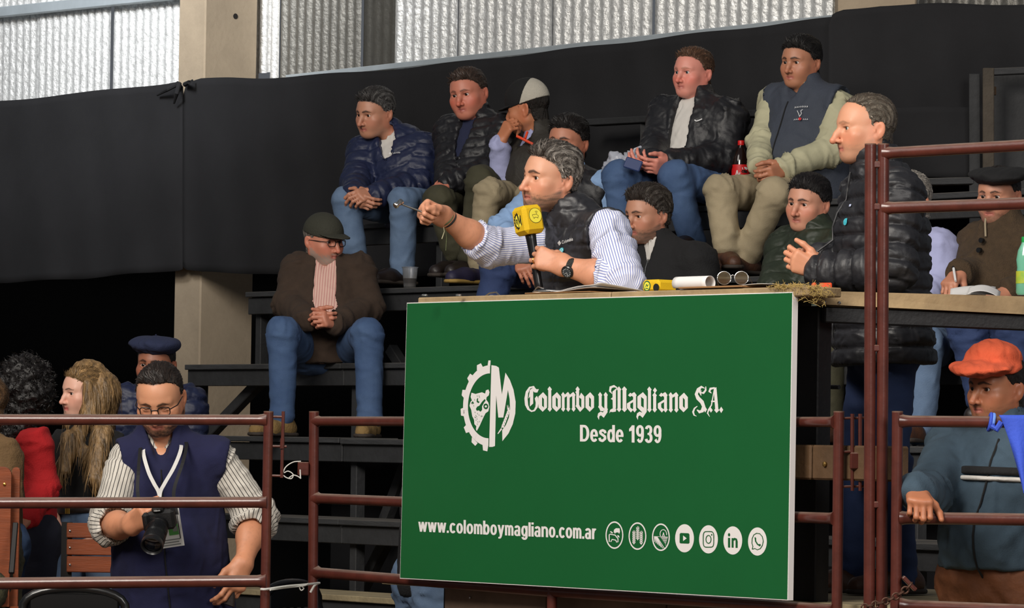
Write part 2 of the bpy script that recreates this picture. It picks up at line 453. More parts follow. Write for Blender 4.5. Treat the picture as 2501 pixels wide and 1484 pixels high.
    if br is not None:
        zb = np.interp(ax_, [.010,.030,.048], [.0175,.0230,.0165]); th = np.interp(ax_, [.008,.015,.035,.050], [.0005,.0048,.0042,.0012])*hp.get('browt', 1.)
        mixc(hp.get('browa', .9)*smooth01(1.35-np.abs(z-zb)/th)*(y > .05)*(ax_ > .007)*(ax_ < .053), br)
        lash = np.exp(-((ax_-.032)/.014)**6)*np.exp(-((z-.0042)/.0026)**2)*(y > .07)
        mixc(.55*lash, (50,32,26))
    if hs and hs.get('scalp', 1):
        e = hairline(x, z, hs) - y
        mixc(.85*smooth01(e/.012)*(ax_ < .0765)*(1-np.clip(bald_top(V, hs)*1.5, 0, 1)), hs['rgb'])
    W = (M @ np.c_[V, np.ones(len(V))].T).T[:, :3]
    if hair is not None:
        hv = (M @ np.c_[hair[0], np.ones(len(hair[0]))].T).T[:, :3]
        hc = np.tile(np.array(s2l(hs['rgb'])), (len(hv), 1))
        g2 = hs.get('grey')
        if g2:
            v0 = hair[0]; st_ = noise(hair_flow(v0)*np.array((.10,.018,0)), 60, 9, 6)
            side = smooth01((np.abs(v0[:,0])-.045)/.03)*hs.get('greyside', 0) + hs.get('greyall', .3)
            t = np.clip(side + .45*st_*(side > .02), 0, 1)[:,None]; hc = hc*(1-t) + np.array(s2l(g2))*t
        else:
            st_ = noise(hair_flow(hair[0])*np.array((.10,.018,0)), 60, 9, 6)[:,None]; hc = hc*(1+.4*st_)
        v0 = hair[0]; nn = vnormals(v0, hair[1]); fl = hair_flow(v0)
        rs = np.random.RandomState(int(abs(M[0,3])*1000) % 9999); nC = hs.get('cards', 1500)
        e = hairline(v0[:,0], v0[:,2], hs) - v0[:,1]
        ok = np.where((e > -.004) & (v0[:,2] > -.10) & (v0[:,2] < hs.get('zmax', 1)))[0]; pick = rs.choice(ok, nC)
        th = fl[pick,1]; w = smooth01((np.abs(v0[pick,0])-.040)/.03)[:,None]; bk = smooth01((th-1.9)/.8)[:,None]
        up = np.stack([hs.get('comb', .35)*np.ones(nC), -np.sin(th), np.cos(th)], -1); dn = np.stack([0*th, -.55+0*th, -.85+0*th], -1); dn2 = np.stack([0*th, -.1+0*th, -1+0*th], -1)
        d = up*(1-w)+dn*w; d = d*(1-bk)+dn2*bk + rs.normal(0, .22, (nC,3)); d -= nn[pick]*(d*nn[pick]).sum(1, keepdims=True); d /= np.linalg.norm(d, axis=1, keepdims=True)+1e-9
        frt = smooth01((1.25-th)/.5)*(v0[pick,2] > .04); L = (hs.get('len', .019)*(1-.45*w[:,0]+.35*frt)*rs.uniform(.6, 1.3, nC))[:,None]; d = d + (frt*rs.uniform(-.2, .9, nC))[:,None]*np.array((.5,.6,.1)); d /= np.linalg.norm(d, axis=1, keepdims=True)+1e-9; sd = np.cross(d, nn[pick])*rs.uniform(.0008, .0017, nC)[:,None]; lift = hs.get('lift', .0032)*rs.uniform(.2, 1.2, nC)[:,None]
        p0 = v0[pick]-nn[pick]*.0015; p1 = p0+d*L*.5+nn[pick]*(lift*.8+.0015); p2 = p0+d*L+nn[pick]*lift*.9
        cv = np.stack([p0-sd, p0+sd, p1-sd, p1+sd, p2-sd*.3, p2+sd*.3], 1).reshape(-1, 3)
        i0 = np.arange(nC)*6+len(v0); cf = np.concatenate([np.stack([i0, i0+1, i0+3, i0+2], -1), np.stack([i0+2, i0+3, i0+5, i0+4], -1)])
        cc = np.repeat(np.clip(hc[pick]*rs.uniform(.6, 1.6, nC)[:,None], 0, 1), 6, 0); cfl = np.repeat(fl[pick], 6, 0)
        cw = (M @ np.c_[cv, np.ones(len(cv))].T).T[:, :3]
        hair = (np.concatenate([hv, cw]), np.concatenate([hair[1], cf]), np.concatenate([np.clip(hc, 0, 1), cc]), np.concatenate([fl, cfl]))
    return (W, Q, c), hair
def head_matrix(center, yaw, pitch, roll, scale):
    """yaw: 0 faces the camera, + turns towards picture left; pitch + looks down; roll + tips the crown to picture right (seen frontally)"""
    base = Matrix.Rotation(math.pi, 3, 'Z')            # face towards -Y
    R = Matrix.Rotation(-math.radians(yaw), 3, 'Z') @ base @ Matrix.Rotation(-math.radians(pitch), 3, 'X') @ Matrix.Rotation(-math.radians(roll), 3, 'Y')
    M = np.eye(4); M[:3,:3] = np.array(R)*scale; M[:3,3] = center; return M
def xf(M, p): return (M @ np.append(np.asarray(p, float), 1))[:3]
def ball(name, M, c, r, parent, gaze=(0,0), iris=(70,45,30)):
    n1, n2 = 16, 12; V = []; F = []
    for i in range(n2+1):
        t = math.pi*i/n2
        for k in range(n1):
            a = 2*math.pi*k/n1; V.append((math.sin(t)*math.cos(a), math.cos(t), math.sin(t)*math.sin(a)))
    for i in range(n2):
        for k in range(n1): F.append((i*n1+k, i*n1+(k+1) % n1, (i+1)*n1+(k+1) % n1, (i+1)*n1+k))
    V = np.array(V); ang = np.degrees(np.arccos(V[:,1]))
    col = np.where((ang < 15.5)[:,None], s2l((14,10,9)), np.where((ang < 31)[:,None], s2l(iris), s2l((212,200,192))))
    R = np.array(Matrix.Rotation(math.radians(gaze[0]), 3, 'Z') @ Matrix.Rotation(math.radians(gaze[1]), 3, 'X'))
    V = (R @ V.T).T*r + np.asarray(c)
    W = (M @ np.c_[V, np.ones(len(V))].T).T[:, :3]
    return new_mesh(name, W, np.array(F), mat('eye', (255,255,255), .15, attr='Col'), parent, col=col, smooth=True)
# ------------------------------------------------------------------ bodies, hands, garments
SKIN = mat('skin', (255,255,255), .48, attr='Col', bump=.05, bscale=260, sss=.10)
HAIR = mat('hair', (255,255,255), .48, attr='Col', spec=.35)
def hair_nodes():
    nt = HAIR.node_tree; b = nt.nodes['Principled BSDF']; L = nt.links.new
    a = nt.nodes.new('ShaderNodeAttribute'); a.attribute_name = 'flow'; mp = nt.nodes.new('ShaderNodeMapping'); mp.inputs['Scale'].default_value = (46, 5, 1); L(a.outputs['Vector'], mp.inputs[0])
    n = nt.nodes.new('ShaderNodeTexNoise'); n.inputs['Scale'].default_value = 1.; n.inputs['Detail'].default_value = 5; n.inputs['Roughness'].default_value = .7; L(mp.outputs[0], n.inputs['Vector'])
    bp = nt.nodes.new('ShaderNodeBump'); bp.inputs['Strength'].default_value = .8; bp.inputs['Distance'].default_value = .006; L(n.outputs['Fac'], bp.inputs['Height']); L(bp.outputs[0], b.inputs['Normal'])
    r = nt.nodes.new('ShaderNodeMapRange'); r.inputs[1].default_value = .35; r.inputs[2].default_value = .68; r.inputs[3].default_value = .45; r.inputs[4].default_value = 1.55; L(n.outputs['Fac'], r.inputs[0])
    mx = nt.nodes.new('ShaderNodeMix'); mx.data_type = 'RGBA'; mx.blend_type = 'MULTIPLY'; mx.inputs['Factor'].default_value = 1
    old = b.inputs['Base Color'].links[0].from_socket; L(old, mx.inputs['A']); L(r.outputs[0], mx.inputs['B']); L(mx.outputs['Result'], b.inputs['Base Color'])
hair_nodes()
def add_flow(o, q):
    a = o.data.attributes.new('flow', 'FLOAT_VECTOR', 'POINT'); a.data.foreach_set('vector', np.asarray(q, np.float32).ravel())
def hand_prims(W, d, pn, side, curl=.35, thumb=(.75,.5,.4), sc=1., spread=.10):
    d = unit(d); pn = unit(np.asarray(pn, float) - d*(np.asarray(pn)@d)); t = np.cross(d, pn)*(1 if side == 'R' else -1)
    W = np.asarray(W, float); out = []
    cl = curl if hasattr(curl, '__len__') else [curl*(.88+.06*i) for i in range(4)]
    for i, (off, base, segs, r) in enumerate(((.029,.094,(.043,.026,.021),.0092), (.0095,.097,(.047,.030,.022),.0094), (-.0095,.093,(.043,.028,.022),.0090), (-.027,.084,(.034,.021,.019),.0080))):
        b = W + d*base*sc + t*off*sc
        m0 = W + d*.012*sc + t*off*.55*sc
        out.append((C_(m0, b - pn*.002*sc, .0155*sc, .0118*sc), .016*sc))
        c = cl[i]; ang = 0; p = b; fd = unit(d + t*off*spread*30)
        for j, (L, mx) in enumerate(zip(segs, (1.45, 1.75, 1.05))):
            ang += mx*(c[j] if hasattr(c, '__len__') else c)
            v = math.cos(ang)*fd + math.sin(ang)*pn; q = p + v*L*sc
            out.append((C_(p, q, r*sc*(1-.08*j), r*sc*(.92-.10*j)), .0045*sc)); p = q
    tb = W + d*.022*sc + t*.024*sc + pn*.008*sc
    v = unit(d*thumb[0] + t*thumb[1] + pn*thumb[2]); p = tb; q = p + v*.044*sc
    out.append((C_(p, q, .0165*sc, .0125*sc), .016*sc))
    for L, r0, r1, bend in ((.034,.0112,.0100,.35), (.027,.0100,.0080,.55)):
        p = q; v2 = unit(v + (-t*.9 + d*.25 + pn*.15)*bend*(1 if len(thumb) < 4 else thumb[3])); q = p + v2*L*sc
        out.append((C_(p, q, r0*sc, r1*sc), .006*sc))
    return out
def bounds(prims, pad=.0):
    lo = np.min([pbound(p)[0] for p, k in prims], 0); hi = np.max([pbound(p)[1] for p, k in prims], 0); return lo-pad, hi+pad
def sdf_mesh(prims, h, subs=(), cuts=()):
    lo, hi = bounds(prims); F = Field(lo, hi, h)
    for p, k in prims: F.add(p, k)
    for p, k in subs: F.sub(p, k)
    for p, n in cuts: F.cut(p, n)
    return F.mesh()

class Person:
    n = 0
    def __init__(s, label, Y, hd, J, floor=None, skin=(200,146,118), yaw=0, pitch=0, roll=0, hs=1., hres=.0034, head=(0,0,0), gaze=(0,0), eyes=True, iris=(62,42,30), group=None):
        s.Y = Y; s.J = {k: P(v[0], v[1], Y+v[2]) for k, v in J.items()}; J = s.J; s.skin = skin
        s.ax = unit(J['sL']-J['sR'])
        if 'hR' not in J: J['hR'] = J['pv'] - unit(s.ax*np.array((1,1,.2)))*.095
        if 'hL' not in J: J['hL'] = J['pv'] + unit(s.ax*np.array((1,1,.2)))*.095
        s.up = unit(J['nk']-J['pv']); s.fw = unit(np.cross(s.ax, s.up))
        base = J['pv'].copy(); base[2] = floor if floor is not None else min(v[2] for v in J.values())-.08
        s.root = thing('person', base, label, 'person', group)
        s.islands = []          # skin: head, core, hands
        hd = dict(hd); hd['skin'] = skin
        s.M = head_matrix(P(head[0], head[1], Y+head[2]), yaw, pitch, roll, hs)
        (V, F, c), hair = make_head(hd, s.M, J['nk'] - s.up*.02, hres)
        s.islands.append((V, F, c))
        if hair is not None: add_flow(new_mesh('hair', hair[0], hair[1], HAIR, s.root, col=hair[2], smooth=True), hair[3])
        if eyes:
            for q in (-1, 1): ball('eye', s.M, (q*.032,.0725,-.001), .0130, s.root, gaze, iris)
    def L(s, p): return xf(s.M, p)
    def check(s, nm):
        J = s.J; o = []
        for a, b, n in (('sR','eR','uaR'),('eR','wR','faR'),('sL','eL','uaL'),('eL','wL','faL'),('hR','kR','thR'),('kR','aR','shR'),('hL','kL','thL'),('kL','aL','shL'),('sR','sL','shw'),('pv','nk','tor')):
            if a in J and b in J: o.append(f"{n} {np.linalg.norm(J[a]-J[b]):.2f}")
        print('PERSON', nm, ' '.join(o), '| w', ' '.join(f"{k} {(N@J[k]-10.45)/.367:.2f}" for k in ('pv','kR','kL','aR','aL')))
    def core(s):
        J = s.J; pr = [(C_(J['pv'], lerp(J['pv'], J['nk'], .6), .085, .09, s.ax, 1.3), .04), (C_(lerp(J['pv'], J['nk'], .6), J['nk']-s.up*.03, .085, .045, s.ax, 1.3), .04),
              (C_(J['sR'], J['sL'], .045), .04)]
        for q in 'RL':
            if 'e'+q in J: pr += [(C_(J['s'+q], J['e'+q], .040, .034), .02), (C_(J['e'+q], J['w'+q], .034, .024), .02)]
            if 'k'+q in J: pr += [(C_(J['h'+q], J['k'+q], .062, .045), .03), (C_(J['k'+q], J['a'+q], .045, .032), .02)]
        V, F = sdf_mesh(pr, .016); s.islands.append((V, F, np.tile(s2l(s.skin), (len(V), 1))))
    def hand(s, side, knuckle=None, d=None, pn=(0,-1,0), curl=.35, thumb=(.75,.5,.4), sc=1., h=.0040, bare=None, spread=.1):
        """knuckle: pixel + depth offset of the middle knuckle; bare: show this much of the forearm (1 = up to the elbow)"""
        W = s.J['w'+side]
        if d is None: d = P(knuckle[0], knuckle[1], s.Y+knuckle[2]) - W
        pr = hand_prims(W, d, pn, side, curl, thumb, sc, spread)
        E0 = s.J['e'+side]; t = unit(np.cross(unit(d), pn))
        if bare:
            m = lerp(W, E0, .55)
            pr.append((C_(W, m, .027*sc, .041*sc, t, 1.12), .03)); pr.append((C_(m, lerp(W, E0, bare), .041*sc, .046*sc), .03))
        else: pr.append((C_(W + unit(d)*.01, lerp(W, E0, .28), .025*sc, .029*sc, t, 1.15), .02))
        V, F = sdf_mesh(pr, h)
        c = np.tile(s2l(s.skin), (len(V), 1))*np.array((1.0,.93,.90))
        if bare: c = c*(1-.10*np.clip(noise(V*np.array((1,1,.5)), 55, 4, 6), 0, 1)[:,None])
        s.islands.append((V, F, c)); s.hand_axes = (W, unit(d), pn); return pr
    def finish(s):
        s.core(); off = 0; Vs = []; Fs = []; Cs = []
        for V, F, c in s.islands: Vs.append(V); Fs.append(F+off); Cs.append(c); off += len(V)
        return new_mesh('body', np.concatenate(Vs), np.concatenate(Fs), SKIN, s.root, col=np.concatenate(Cs), smooth=True)
    # ---------------- garment primitives
    def torso(s, r=.125, wide=1.35, bulk=0., hem=0., sh=.062, neck=.062, chest=None):
        J = s.J; pv = J['pv'] - s.up*hem; ch = lerp(J['pv'], J['nk'], .66); c = chest or r
        pr = [(C_(pv, ch, r+bulk*.5, c, s.ax, wide, 1), .05), (C_(ch, J['nk']-s.up*.015, c*.92, neck, s.ax, 1.25, 1), .05)]
        for q in 'RL': pr.append((C_(lerp(J['nk'], J['s'+q], .30)-s.up*.035, J['s'+q], sh*1.02, sh, None, 1, 1), .05))
        if bulk: pr.append((E_(lerp(J['pv'], J['nk'], .30)+s.fw*(.05+bulk*.4), (.13+bulk,.13+bulk,.15)), .08))
        return pr
    def sleeves(s, r=(.066,.054,.046), upto=1.0, sides='RL', cuff=.0):
        J = s.J; pr = []; r = (r[0]*.97, r[1]*.93, r[2]*.95)
        for q in sides:
            pr.append((C_(J['s'+q], J['e'+q], r[0], r[1], None, 1, 2 if q == 'R' else 3), .035))
            if upto > 0: pr.append((C_(J['e'+q], lerp(J['e'+q], J['w'+q], upto), r[1], r[1]+(r[2]-r[1])*upto, None, 1, 4 if q == 'R' else 5), .03))
            if cuff and upto > 0:
                e = lerp(J['e'+q], J['w'+q], upto); dd = unit(J['w'+q]-J['e'+q]); pr.append((C_(e-dd*.03, e, r[2]+cuff, r[2]+cuff, None, 1, 4 if q == 'R' else 5), .01))
        return pr
    def cuff_sub(s, upto, r=.056, sides='RL'):
        """opens the end of a rolled sleeve round the bare arm"""
        out = []
        for q in sides:
            dd = unit(s.J['w'+q]-s.J['e'+q]); e = lerp(s.J['e'+q], s.J['w'+q], upto); out.append((C_(e+dd*.030, e+dd*.20, r), .006))
        return out
    def collar(s, r=.062, h=.05, tilt=.3, back=.0):
        J = s.J; n = unit(s.L((0,-.02,-.06))-J['nk']); b = J['nk'] - n*.03 + s.fw*.004
        return [(C_(b, b+n*(h+.03), r+.010, r, s.ax, 1.08, 1), .02)]
    def collar_hole(s, r=.052, h=.05):
        J = s.J; r = min(r, .056); n = unit(s.L((0,-.02,-.06))-J['nk']); b = J['nk'] + s.fw*.004
        return [(C_(b+n*.02, b+n*(h+.12), r, r*1.05, s.ax, 1.08), .008)]
    def front(s, top=.04, bot=.55, r0=.05, r1=.02, out=.12, shift=0.):
        """a wedge taken out of an open front, from the neck (top) down the middle"""
        J = s.J; a = J['nk'] + s.up*top + s.fw*(out*.55) + s.ax*shift; b = lerp(J['nk'], J['pv'], bot) + s.fw*(out+.03) + s.ax*shift
        return [(C_(a, b, r0, r1), .012)]
    def trousers(s, r=(.095,.070,.056), bulk=0., upto=1., cuff=.0):
        r = (r[0]*.95, r[1]*.85, r[2]*.86)
        J = s.J; pr = [(C_(J['hR'], J['hL'], .102+bulk, .102+bulk, None, 1, 1), .04), (C_(J['pv'], J['pv']+s.up*.08, .105+bulk, .105+bulk, s.ax, 1.25, 1), .04)]
        for q in 'RL':
            if 'k'+q not in J: continue
            a = lerp(J['k'+q], J['a'+q], upto)
            pr += [(C_(J['h'+q], J['k'+q], r[0], r[1], None, 1, 2 if q == 'R' else 3), .035), (C_(J['k'+q], a, r[1], r[2], None, 1, 4 if q == 'R' else 5), .03)]
        return pr
    def garment(s, name, m, prims, h=.010, subs=(), cuts=(), wr=(.004, 5.), quilt=None, label=None, seed=0, u=False, hem=.06):
        cuts = list(cuts)
        if hem is not None and any(p[0] == 'C' and p[7] == 1 and np.allclose(p[5] if p[5] is not None else 0, s.ax) and np.linalg.norm(p[1]-s.J['pv']) < .15 for p, k in prims) and name not in ('trousers','chaps','belt'):
            c0 = s.J['pv']-s.up*hem; lim = min(s.J['pv'][2]-hem, 9); F_cut = (c0, -unit(s.up*.6+UP*.4)); cuts.append(F_cut)
        V, F = sdf_mesh(prims, h, subs, cuts); n = vnormals(V, F)
        D = np.stack([pdist(p, V) for p, k in prims], 1); ow = D.argmin(1); disp = np.zeros(len(V)); uu = np.zeros(len(V))
        if wr:
            q = V.copy(); am = np.full(len(V), .55)
            for i, (p, k) in enumerate(prims):
                mk = ow == i
                if p[0] != 'C' or not mk.any(): continue
                d = p[2]-p[1]; L = np.linalg.norm(d); d = d/max(L, 1e-6); t = (V[mk]-p[1])@d
                if p[7] >= 2:
                    q[mk] = V[mk]*.55 + d*(t*.75)[:,None]; e = np.minimum(np.clip(t/L, 0, 1), np.clip(1-t/L, 0, 1)); am[mk] = .45+.9*np.exp(-(e/.2)**2)
            f1 = noise(q, wr[1]*1.15, seed, 3); f2 = noise(q, wr[1]*2.3, seed+5, 3)
            disp += wr[0]*am*(1.5*np.exp(-(f1/.30)**2)-.6) + wr[0]*.5*am*np.exp(-(f2/.3)**2)
        for i, (p, k) in enumerate(prims):
            mk = ow == i
            if not mk.any() or (not quilt and not u): continue
            if p[0] == 'C' and p[7] >= 2: a, dr = p[1], unit(p[2]-p[1])
            else: a, dr = s.J['pv'], s.up
            v = (V[mk]-a)@dr
            if quilt:
                sp, am = quilt[:2]; f = np.abs((v/sp) % 1 - .5)*2      # 1 at the seams
                disp[mk] += am*(.5 - 2.0*np.exp(-((1-f)*sp/.013)**2) + .7*(1-f*f)) + am*.5*noise(V[mk]*np.array((1,1,1.))+dr*(v*1.5)[:,None], 8, seed+3)
            if u:
                if p[0] == 'C' and p[7] >= 2:
                    b2 = np.array((0,-1.,.0)); b2 = unit(b2-dr*(b2@dr)); b1 = np.cross(dr, b2); q = V[mk]-a
                    uu[mk] = np.arctan2(q@b1, q@b2)*p[3]
                else: uu[mk] = (V[mk]-a)@s.ax
        V = V + n*disp[:,None]
        o = new_mesh(name, V, F, m, s.root, smooth=True, u=uu if u else None)
        if label: o['label'] = label
        return o
    def shoe(s, q, m, toe, up=UP, sole=None, boot=.06, sc=1., label=None):
        """toe: pixel + depth offset of the toe tip on the ground"""
        A = s.J['a'+q]; T = P(toe[0], toe[1], s.Y+toe[2]); d = T-A; d[2] = 0; d = unit(d)
        Tz = T.copy(); hl = np.array((A[0], A[1], T[2])) - d*.045
        pr = [(C_(hl+UP*.035*sc, hl+d*.14*sc+UP*.030*sc, .038*sc, .040*sc), .02), (C_(hl+d*.14*sc+UP*.03*sc, hl+d*.225*sc+UP*.024*sc, .042*sc, .034*sc), .03),
              (C_(hl+d*.03+UP*.04, A+UP*boot, .040*sc, .043*sc), .03)]
        V, F = sdf_mesh(pr, .009, cuts=[(hl+UP*.002, (0,0,-1))])
        o = new_mesh('shoe', V, F, m, s.root, smooth=True)
        if label: o['label'] = label
        if sole is not None:
            pr = [(C_(hl+UP*.01, hl+d*.22*sc+UP*.01, .046*sc, .044*sc), .02)]
            V, F = sdf_mesh(pr, .008, cuts=[(hl+UP*.018, (0,0,1)), (hl, (0,0,-1))]); ob = new_mesh('sole', V, F, sole, s.root, smooth=True)
    def surf(s, obj, t, x=0., off=.003, dirn=None, frm='nk', to='pv'):
        """point on the garment in front of the body axis"""
        d = s.fw if dirn is None else unit(dirn); c = lerp(s.J[frm], s.J[to], t)+s.ax*x; T = np.array(s.root.matrix_basis.translation)
        hit, loc, nrm, _ = obj.ray_cast(Vector(c+d*.30-T), Vector(-d))
        return (np.array(loc)+T if hit else c+d*.14)+d*off
    def zipper(s, obj, t0, t1, m, x=0., r=.0028, n=14, name='zipper', label=None):
        return s.rod(name, [s.surf(obj, t, x) for t in np.linspace(t0, t1, n)], r, m, 6, label=label)
    def rod(s, name, pts, r, m, seg=8, closed=False, label=None, parent=None):
        o = MB().tube(pts, r, seg, closed=closed).build(name, m, parent or s.root, smooth=True)
        if label: o['label'] = label
        return o
    def surface_patch(s, obj, px0, py0, ux, uy, polys, name, m, off=.004, label=None):
        """flat marks (lettering, badges) sewn on a garment: polygons in metres laid over the cloth where the photograph shows them"""
        dg = bpy.context.evaluated_depsgraph_get(); o0 = Vector(CC); r = ray(px0, py0)
        me = obj.data; inv = obj.matrix_world.inverted() if False else Matrix.Translation(-Vector(s.root.matrix_basis.translation))
        hit, loc, nrm, _ = obj.ray_cast(inv @ o0, Vector(unit(r)))
        if not hit: print('NO HIT', name); return
        loc = np.array(loc) + np.array(s.root.matrix_basis.translation); nrm = np.array(nrm)
        n = unit(nrm*.6 - unit(r)*.6)
        U = unit(np.array(ux, float) - n*(np.array(ux)@n)); Vv = np.cross(n, U)
        if Vv[2] < 0: Vv = -Vv
        b = MB(); T = np.array(s.root.matrix_basis.translation)
        def on(x, y):
            q = loc + U*x + Vv*y; h, l, nn, _ = obj.ray_cast(Vector(q + n*.06 - T), Vector(-n), distance=.14)
            return (np.array(l)+T if h else q) + n*off
        for poly in polys: b.add([on(x, y) for x, y in poly], [tuple(range(len(poly)))])
        o = b.build(name, m, s.root)
        if label: o['label'] = label
        return o
    def glasses(s, m, lens_m=None, w=.021, hgt=.016, z=-.004, y=.108, name='glasses'):
        b = MB(); c2 = []
        for q in (-1, 1):
            pts = []
            for i in range(20):
                t = 2*math.pi*i/20; cx = math.copysign(abs(math.cos(t))**.6, math.cos(t)); cy = math.copysign(abs(math.sin(t))**.6, math.sin(t))
                pts.append(s.L((q*.033+cx*w, y-abs(q*.033+cx*w)*.16, z+cy*hgt)))
            b.tube(pts, .0019, 6, closed=True)
            b.tube([s.L((q*(.033+w), y-.010, z+.006)), s.L((q*.076, .06, z+.006)), s.L((q*.081, -.012, z+.004)), s.L((q*.08,-.035,z-.012))], .0018, 6)
        b.tube([s.L((-.012, y-.002, z+.005)), s.L((0, y+.001, z+.008)), s.L((.012, y-.002, z+.005))], .0018, 6)
        return b.build(name, m, s.root, smooth=True)
# ------------------------------------------------------------------ cloth and leather
PUFF_COAT = mat('black_down_nylon', (34,34,38), .48, bump=.12, bscale=60, var=.15, fold=.4, fscale=16.)
PUFF_BLACK = mat('black_nylon', (24,24,28), .50, bump=.12, bscale=60, var=.15, fold=.4, fscale=16.)
PUFF_CHAR = mat('charcoal_nylon', (40,40,44), .46, bump=.12, bscale=60, var=.15, fold=.4, fscale=16.)
PUFF_NAVY = mat('navy_nylon', (26,34,64), .52, bump=.12, bscale=60, var=.25, fold=.4, fscale=16.)
PUFF_GREEN = mat('green_nylon', (36,44,31), .55, bump=.12, bscale=60, var=.25, fold=.4, fscale=16.)
DENIM = mat('blue_denim', (54,78,116), .85, bump=.12, bscale=220, var=.45, vscale=7, var2=(88,114,150), fold=.45)
DENIM_L = mat('pale_denim', (84,106,136), .85, bump=.12, bscale=220, var=.5, vscale=7, var2=(116,138,164), fold=.45)
DENIM_D = mat('dark_denim', (38,54,94), .85, bump=.12, bscale=220, var=.4, vscale=6, var2=(54,76,118), fold=.45)
KHAKI = mat('khaki_twill', (160,146,118), .85, bump=.12, bscale=200, var=.18, fold=.45)
OLIVE = mat('olive_twill', (62,60,42), .85, bump=.12, bscale=200, var=.2, fold=.45)
BROWN_WOOL = mat('brown_wool', (58,44,34), .95, bump=.18, bscale=260, var=.2, vscale=20, fold=.45)
NAVY_FLEECE = mat('navy_fleece', (24,26,62), .95, bump=.2, bscale=300, var=.15, vscale=15, fold=.45)
STRIPE_BLUE = mat('blue_striped_cotton', (222,224,236), .8, bump=.08, bscale=120, stripe=(.0085, (128,138,190), .36), fold=.6, fscale=11.)
STRIPE_BLACK = mat('black_striped_cotton', (206,200,190), .8, bump=.08, bscale=120, stripe=(.0135, (58,54,54), .20), fold=.6, fscale=11.)
PINK_SHIRT = mat('pink_checked_cotton', (216,178,164), .85, bump=.08, bscale=120, stripe=(.012, (190,134,128), .3), fold=.6, fscale=11.)
LILAC = mat('lilac_cotton', (164,168,206), .85, bump=.08, bscale=120, var=.12, fold=.6, fscale=11.)
SKY_COTTON = mat('pale_blue_cotton', (142,174,216), .85, bump=.08, bscale=120, var=.12, fold=.6, fscale=11.)
WHITE_COTTON = mat('white_cotton', (206,202,196), .85, bump=.08, bscale=120, var=.1, fold=.6, fscale=11.)
BEIGE_COTTON = mat('beige_cotton', (176,172,142), .85, bump=.08, bscale=120, var=.1, fold=.6, fscale=11.)
BLACK_CLOTH = mat('black_wool', (20,20,22), .9, bump=.3, bscale=120, var=.3, fold=.45)
SLATE = mat('slate_softshell', (54,60,72), .8, bump=.2, bscale=120, var=.2, fold=.45)
TEAL = mat('grey_blue_fleece', (58,76,90), .95, bump=.18, bscale=260, var=.2, vscale=12, fold=.45)
BROWN_KNIT = mat('brown_knit', (70,54,36), .95, bump=.7, bscale=240, var=.25, vscale=30, fold=.45)
SUEDE = mat('tan_suede', (112,86,54), .9, bump=.4, bscale=120, var=.3, fold=.45)
LEATHER_BR = mat('brown_leather', (74,44,26), .55, bump=.3, bscale=60, var=.3)
LEATHER_DK = mat('dark_leather', (34,26,24), .45, bump=.08, bscale=120, var=.3)
SUEDE_TAN = mat('tan_nubuck', (140,112,66), .85, bump=.4, bscale=80, var=.3)
RUBBER_Y = mat('gum_sole', (160,130,66), .8)
SOLE_DK = mat('dark_sole', (52,44,38), .8)
CHAPS = mat('brown_chaps_leather', (104,58,28), .75, bump=.4, bscale=40, var=.35, vscale=8, fold=.45)
ORANGE_FELT = mat('orange_felt', (204,86,52), .9, bump=.25, bscale=120, var=.22, vscale=9)
NAVY_FELT = mat('navy_felt', (34,42,72), .9, bump=.25, bscale=120, var=.2)
BLACK_FELT = mat('black_felt', (16,16,18), .9, bump=.25, bscale=120, var=.2)
CAP_OLIVE = mat('olive_cap_cloth', (50,50,40), .85, bump=.3, bscale=120, var=.25)
CAP_WHITE = mat('white_mesh_cap', (196,190,176), .85, bump=.6, bscale=420, var=.12)
BLACK_PL = mat('black_plastic', (18,18,20), .3)
STEEL = mat('bright_steel', (200,200,198), .25, 1.)
GOLD = mat('gold', (220,170,80), .25, 1.)
WHITE_INK = mat('white_print', (214,214,214), .7)
RED_CLOTH = mat('red_fleece', (172,18,24), .9, bump=.3, bscale=160, var=.2, fold=.45)
def rect(w, h, x=0, y=0): return [(x-w/2,y-h/2),(x+w/2,y-h/2),(x+w/2,y+h/2),(x-w/2,y+h/2)]
def disc(r, x=0, y=0, n=18, sy=1.): return [(x+r*math.cos(2*math.pi*i/n), y+r*sy*math.sin(2*math.pi*i/n)) for i in range(n)]
def skull_cap(p, m, h=.0036, cut=.028, tilt=-8, grow=.010, label=None, name='cap', top=0., cut_n=None, front=0):
    """the crown of a cap: the skull grown by the cloth's thickness, cut by the sweatband's plane (head frame)"""
    F = Field((-.11,-.14,-.05), (.11,.13,.17), h); F.add(E_((0,-.014,.034+top*.5), np.array((.076,.098,.084+top*.5))+grow), .01); F.add(E_((0,.012,.03+top*.5), np.array((.068,.085,.078+top*.5))+grow), .02)
    R = np.array(Matrix.Rotation(math.radians(tilt), 3, 'X')); F.cut((0,0,cut), R @ np.array((0,0,-1.)))
    if cut_n is not None: F.cut(*cut_n)
    V, Q = F.mesh(); W = (p.M @ np.c_[V, np.ones(len(V))].T).T[:, :3]
    o = new_mesh(name, W, Q, m, p.root, smooth=True)
    if label: o['label'] = label
    return o
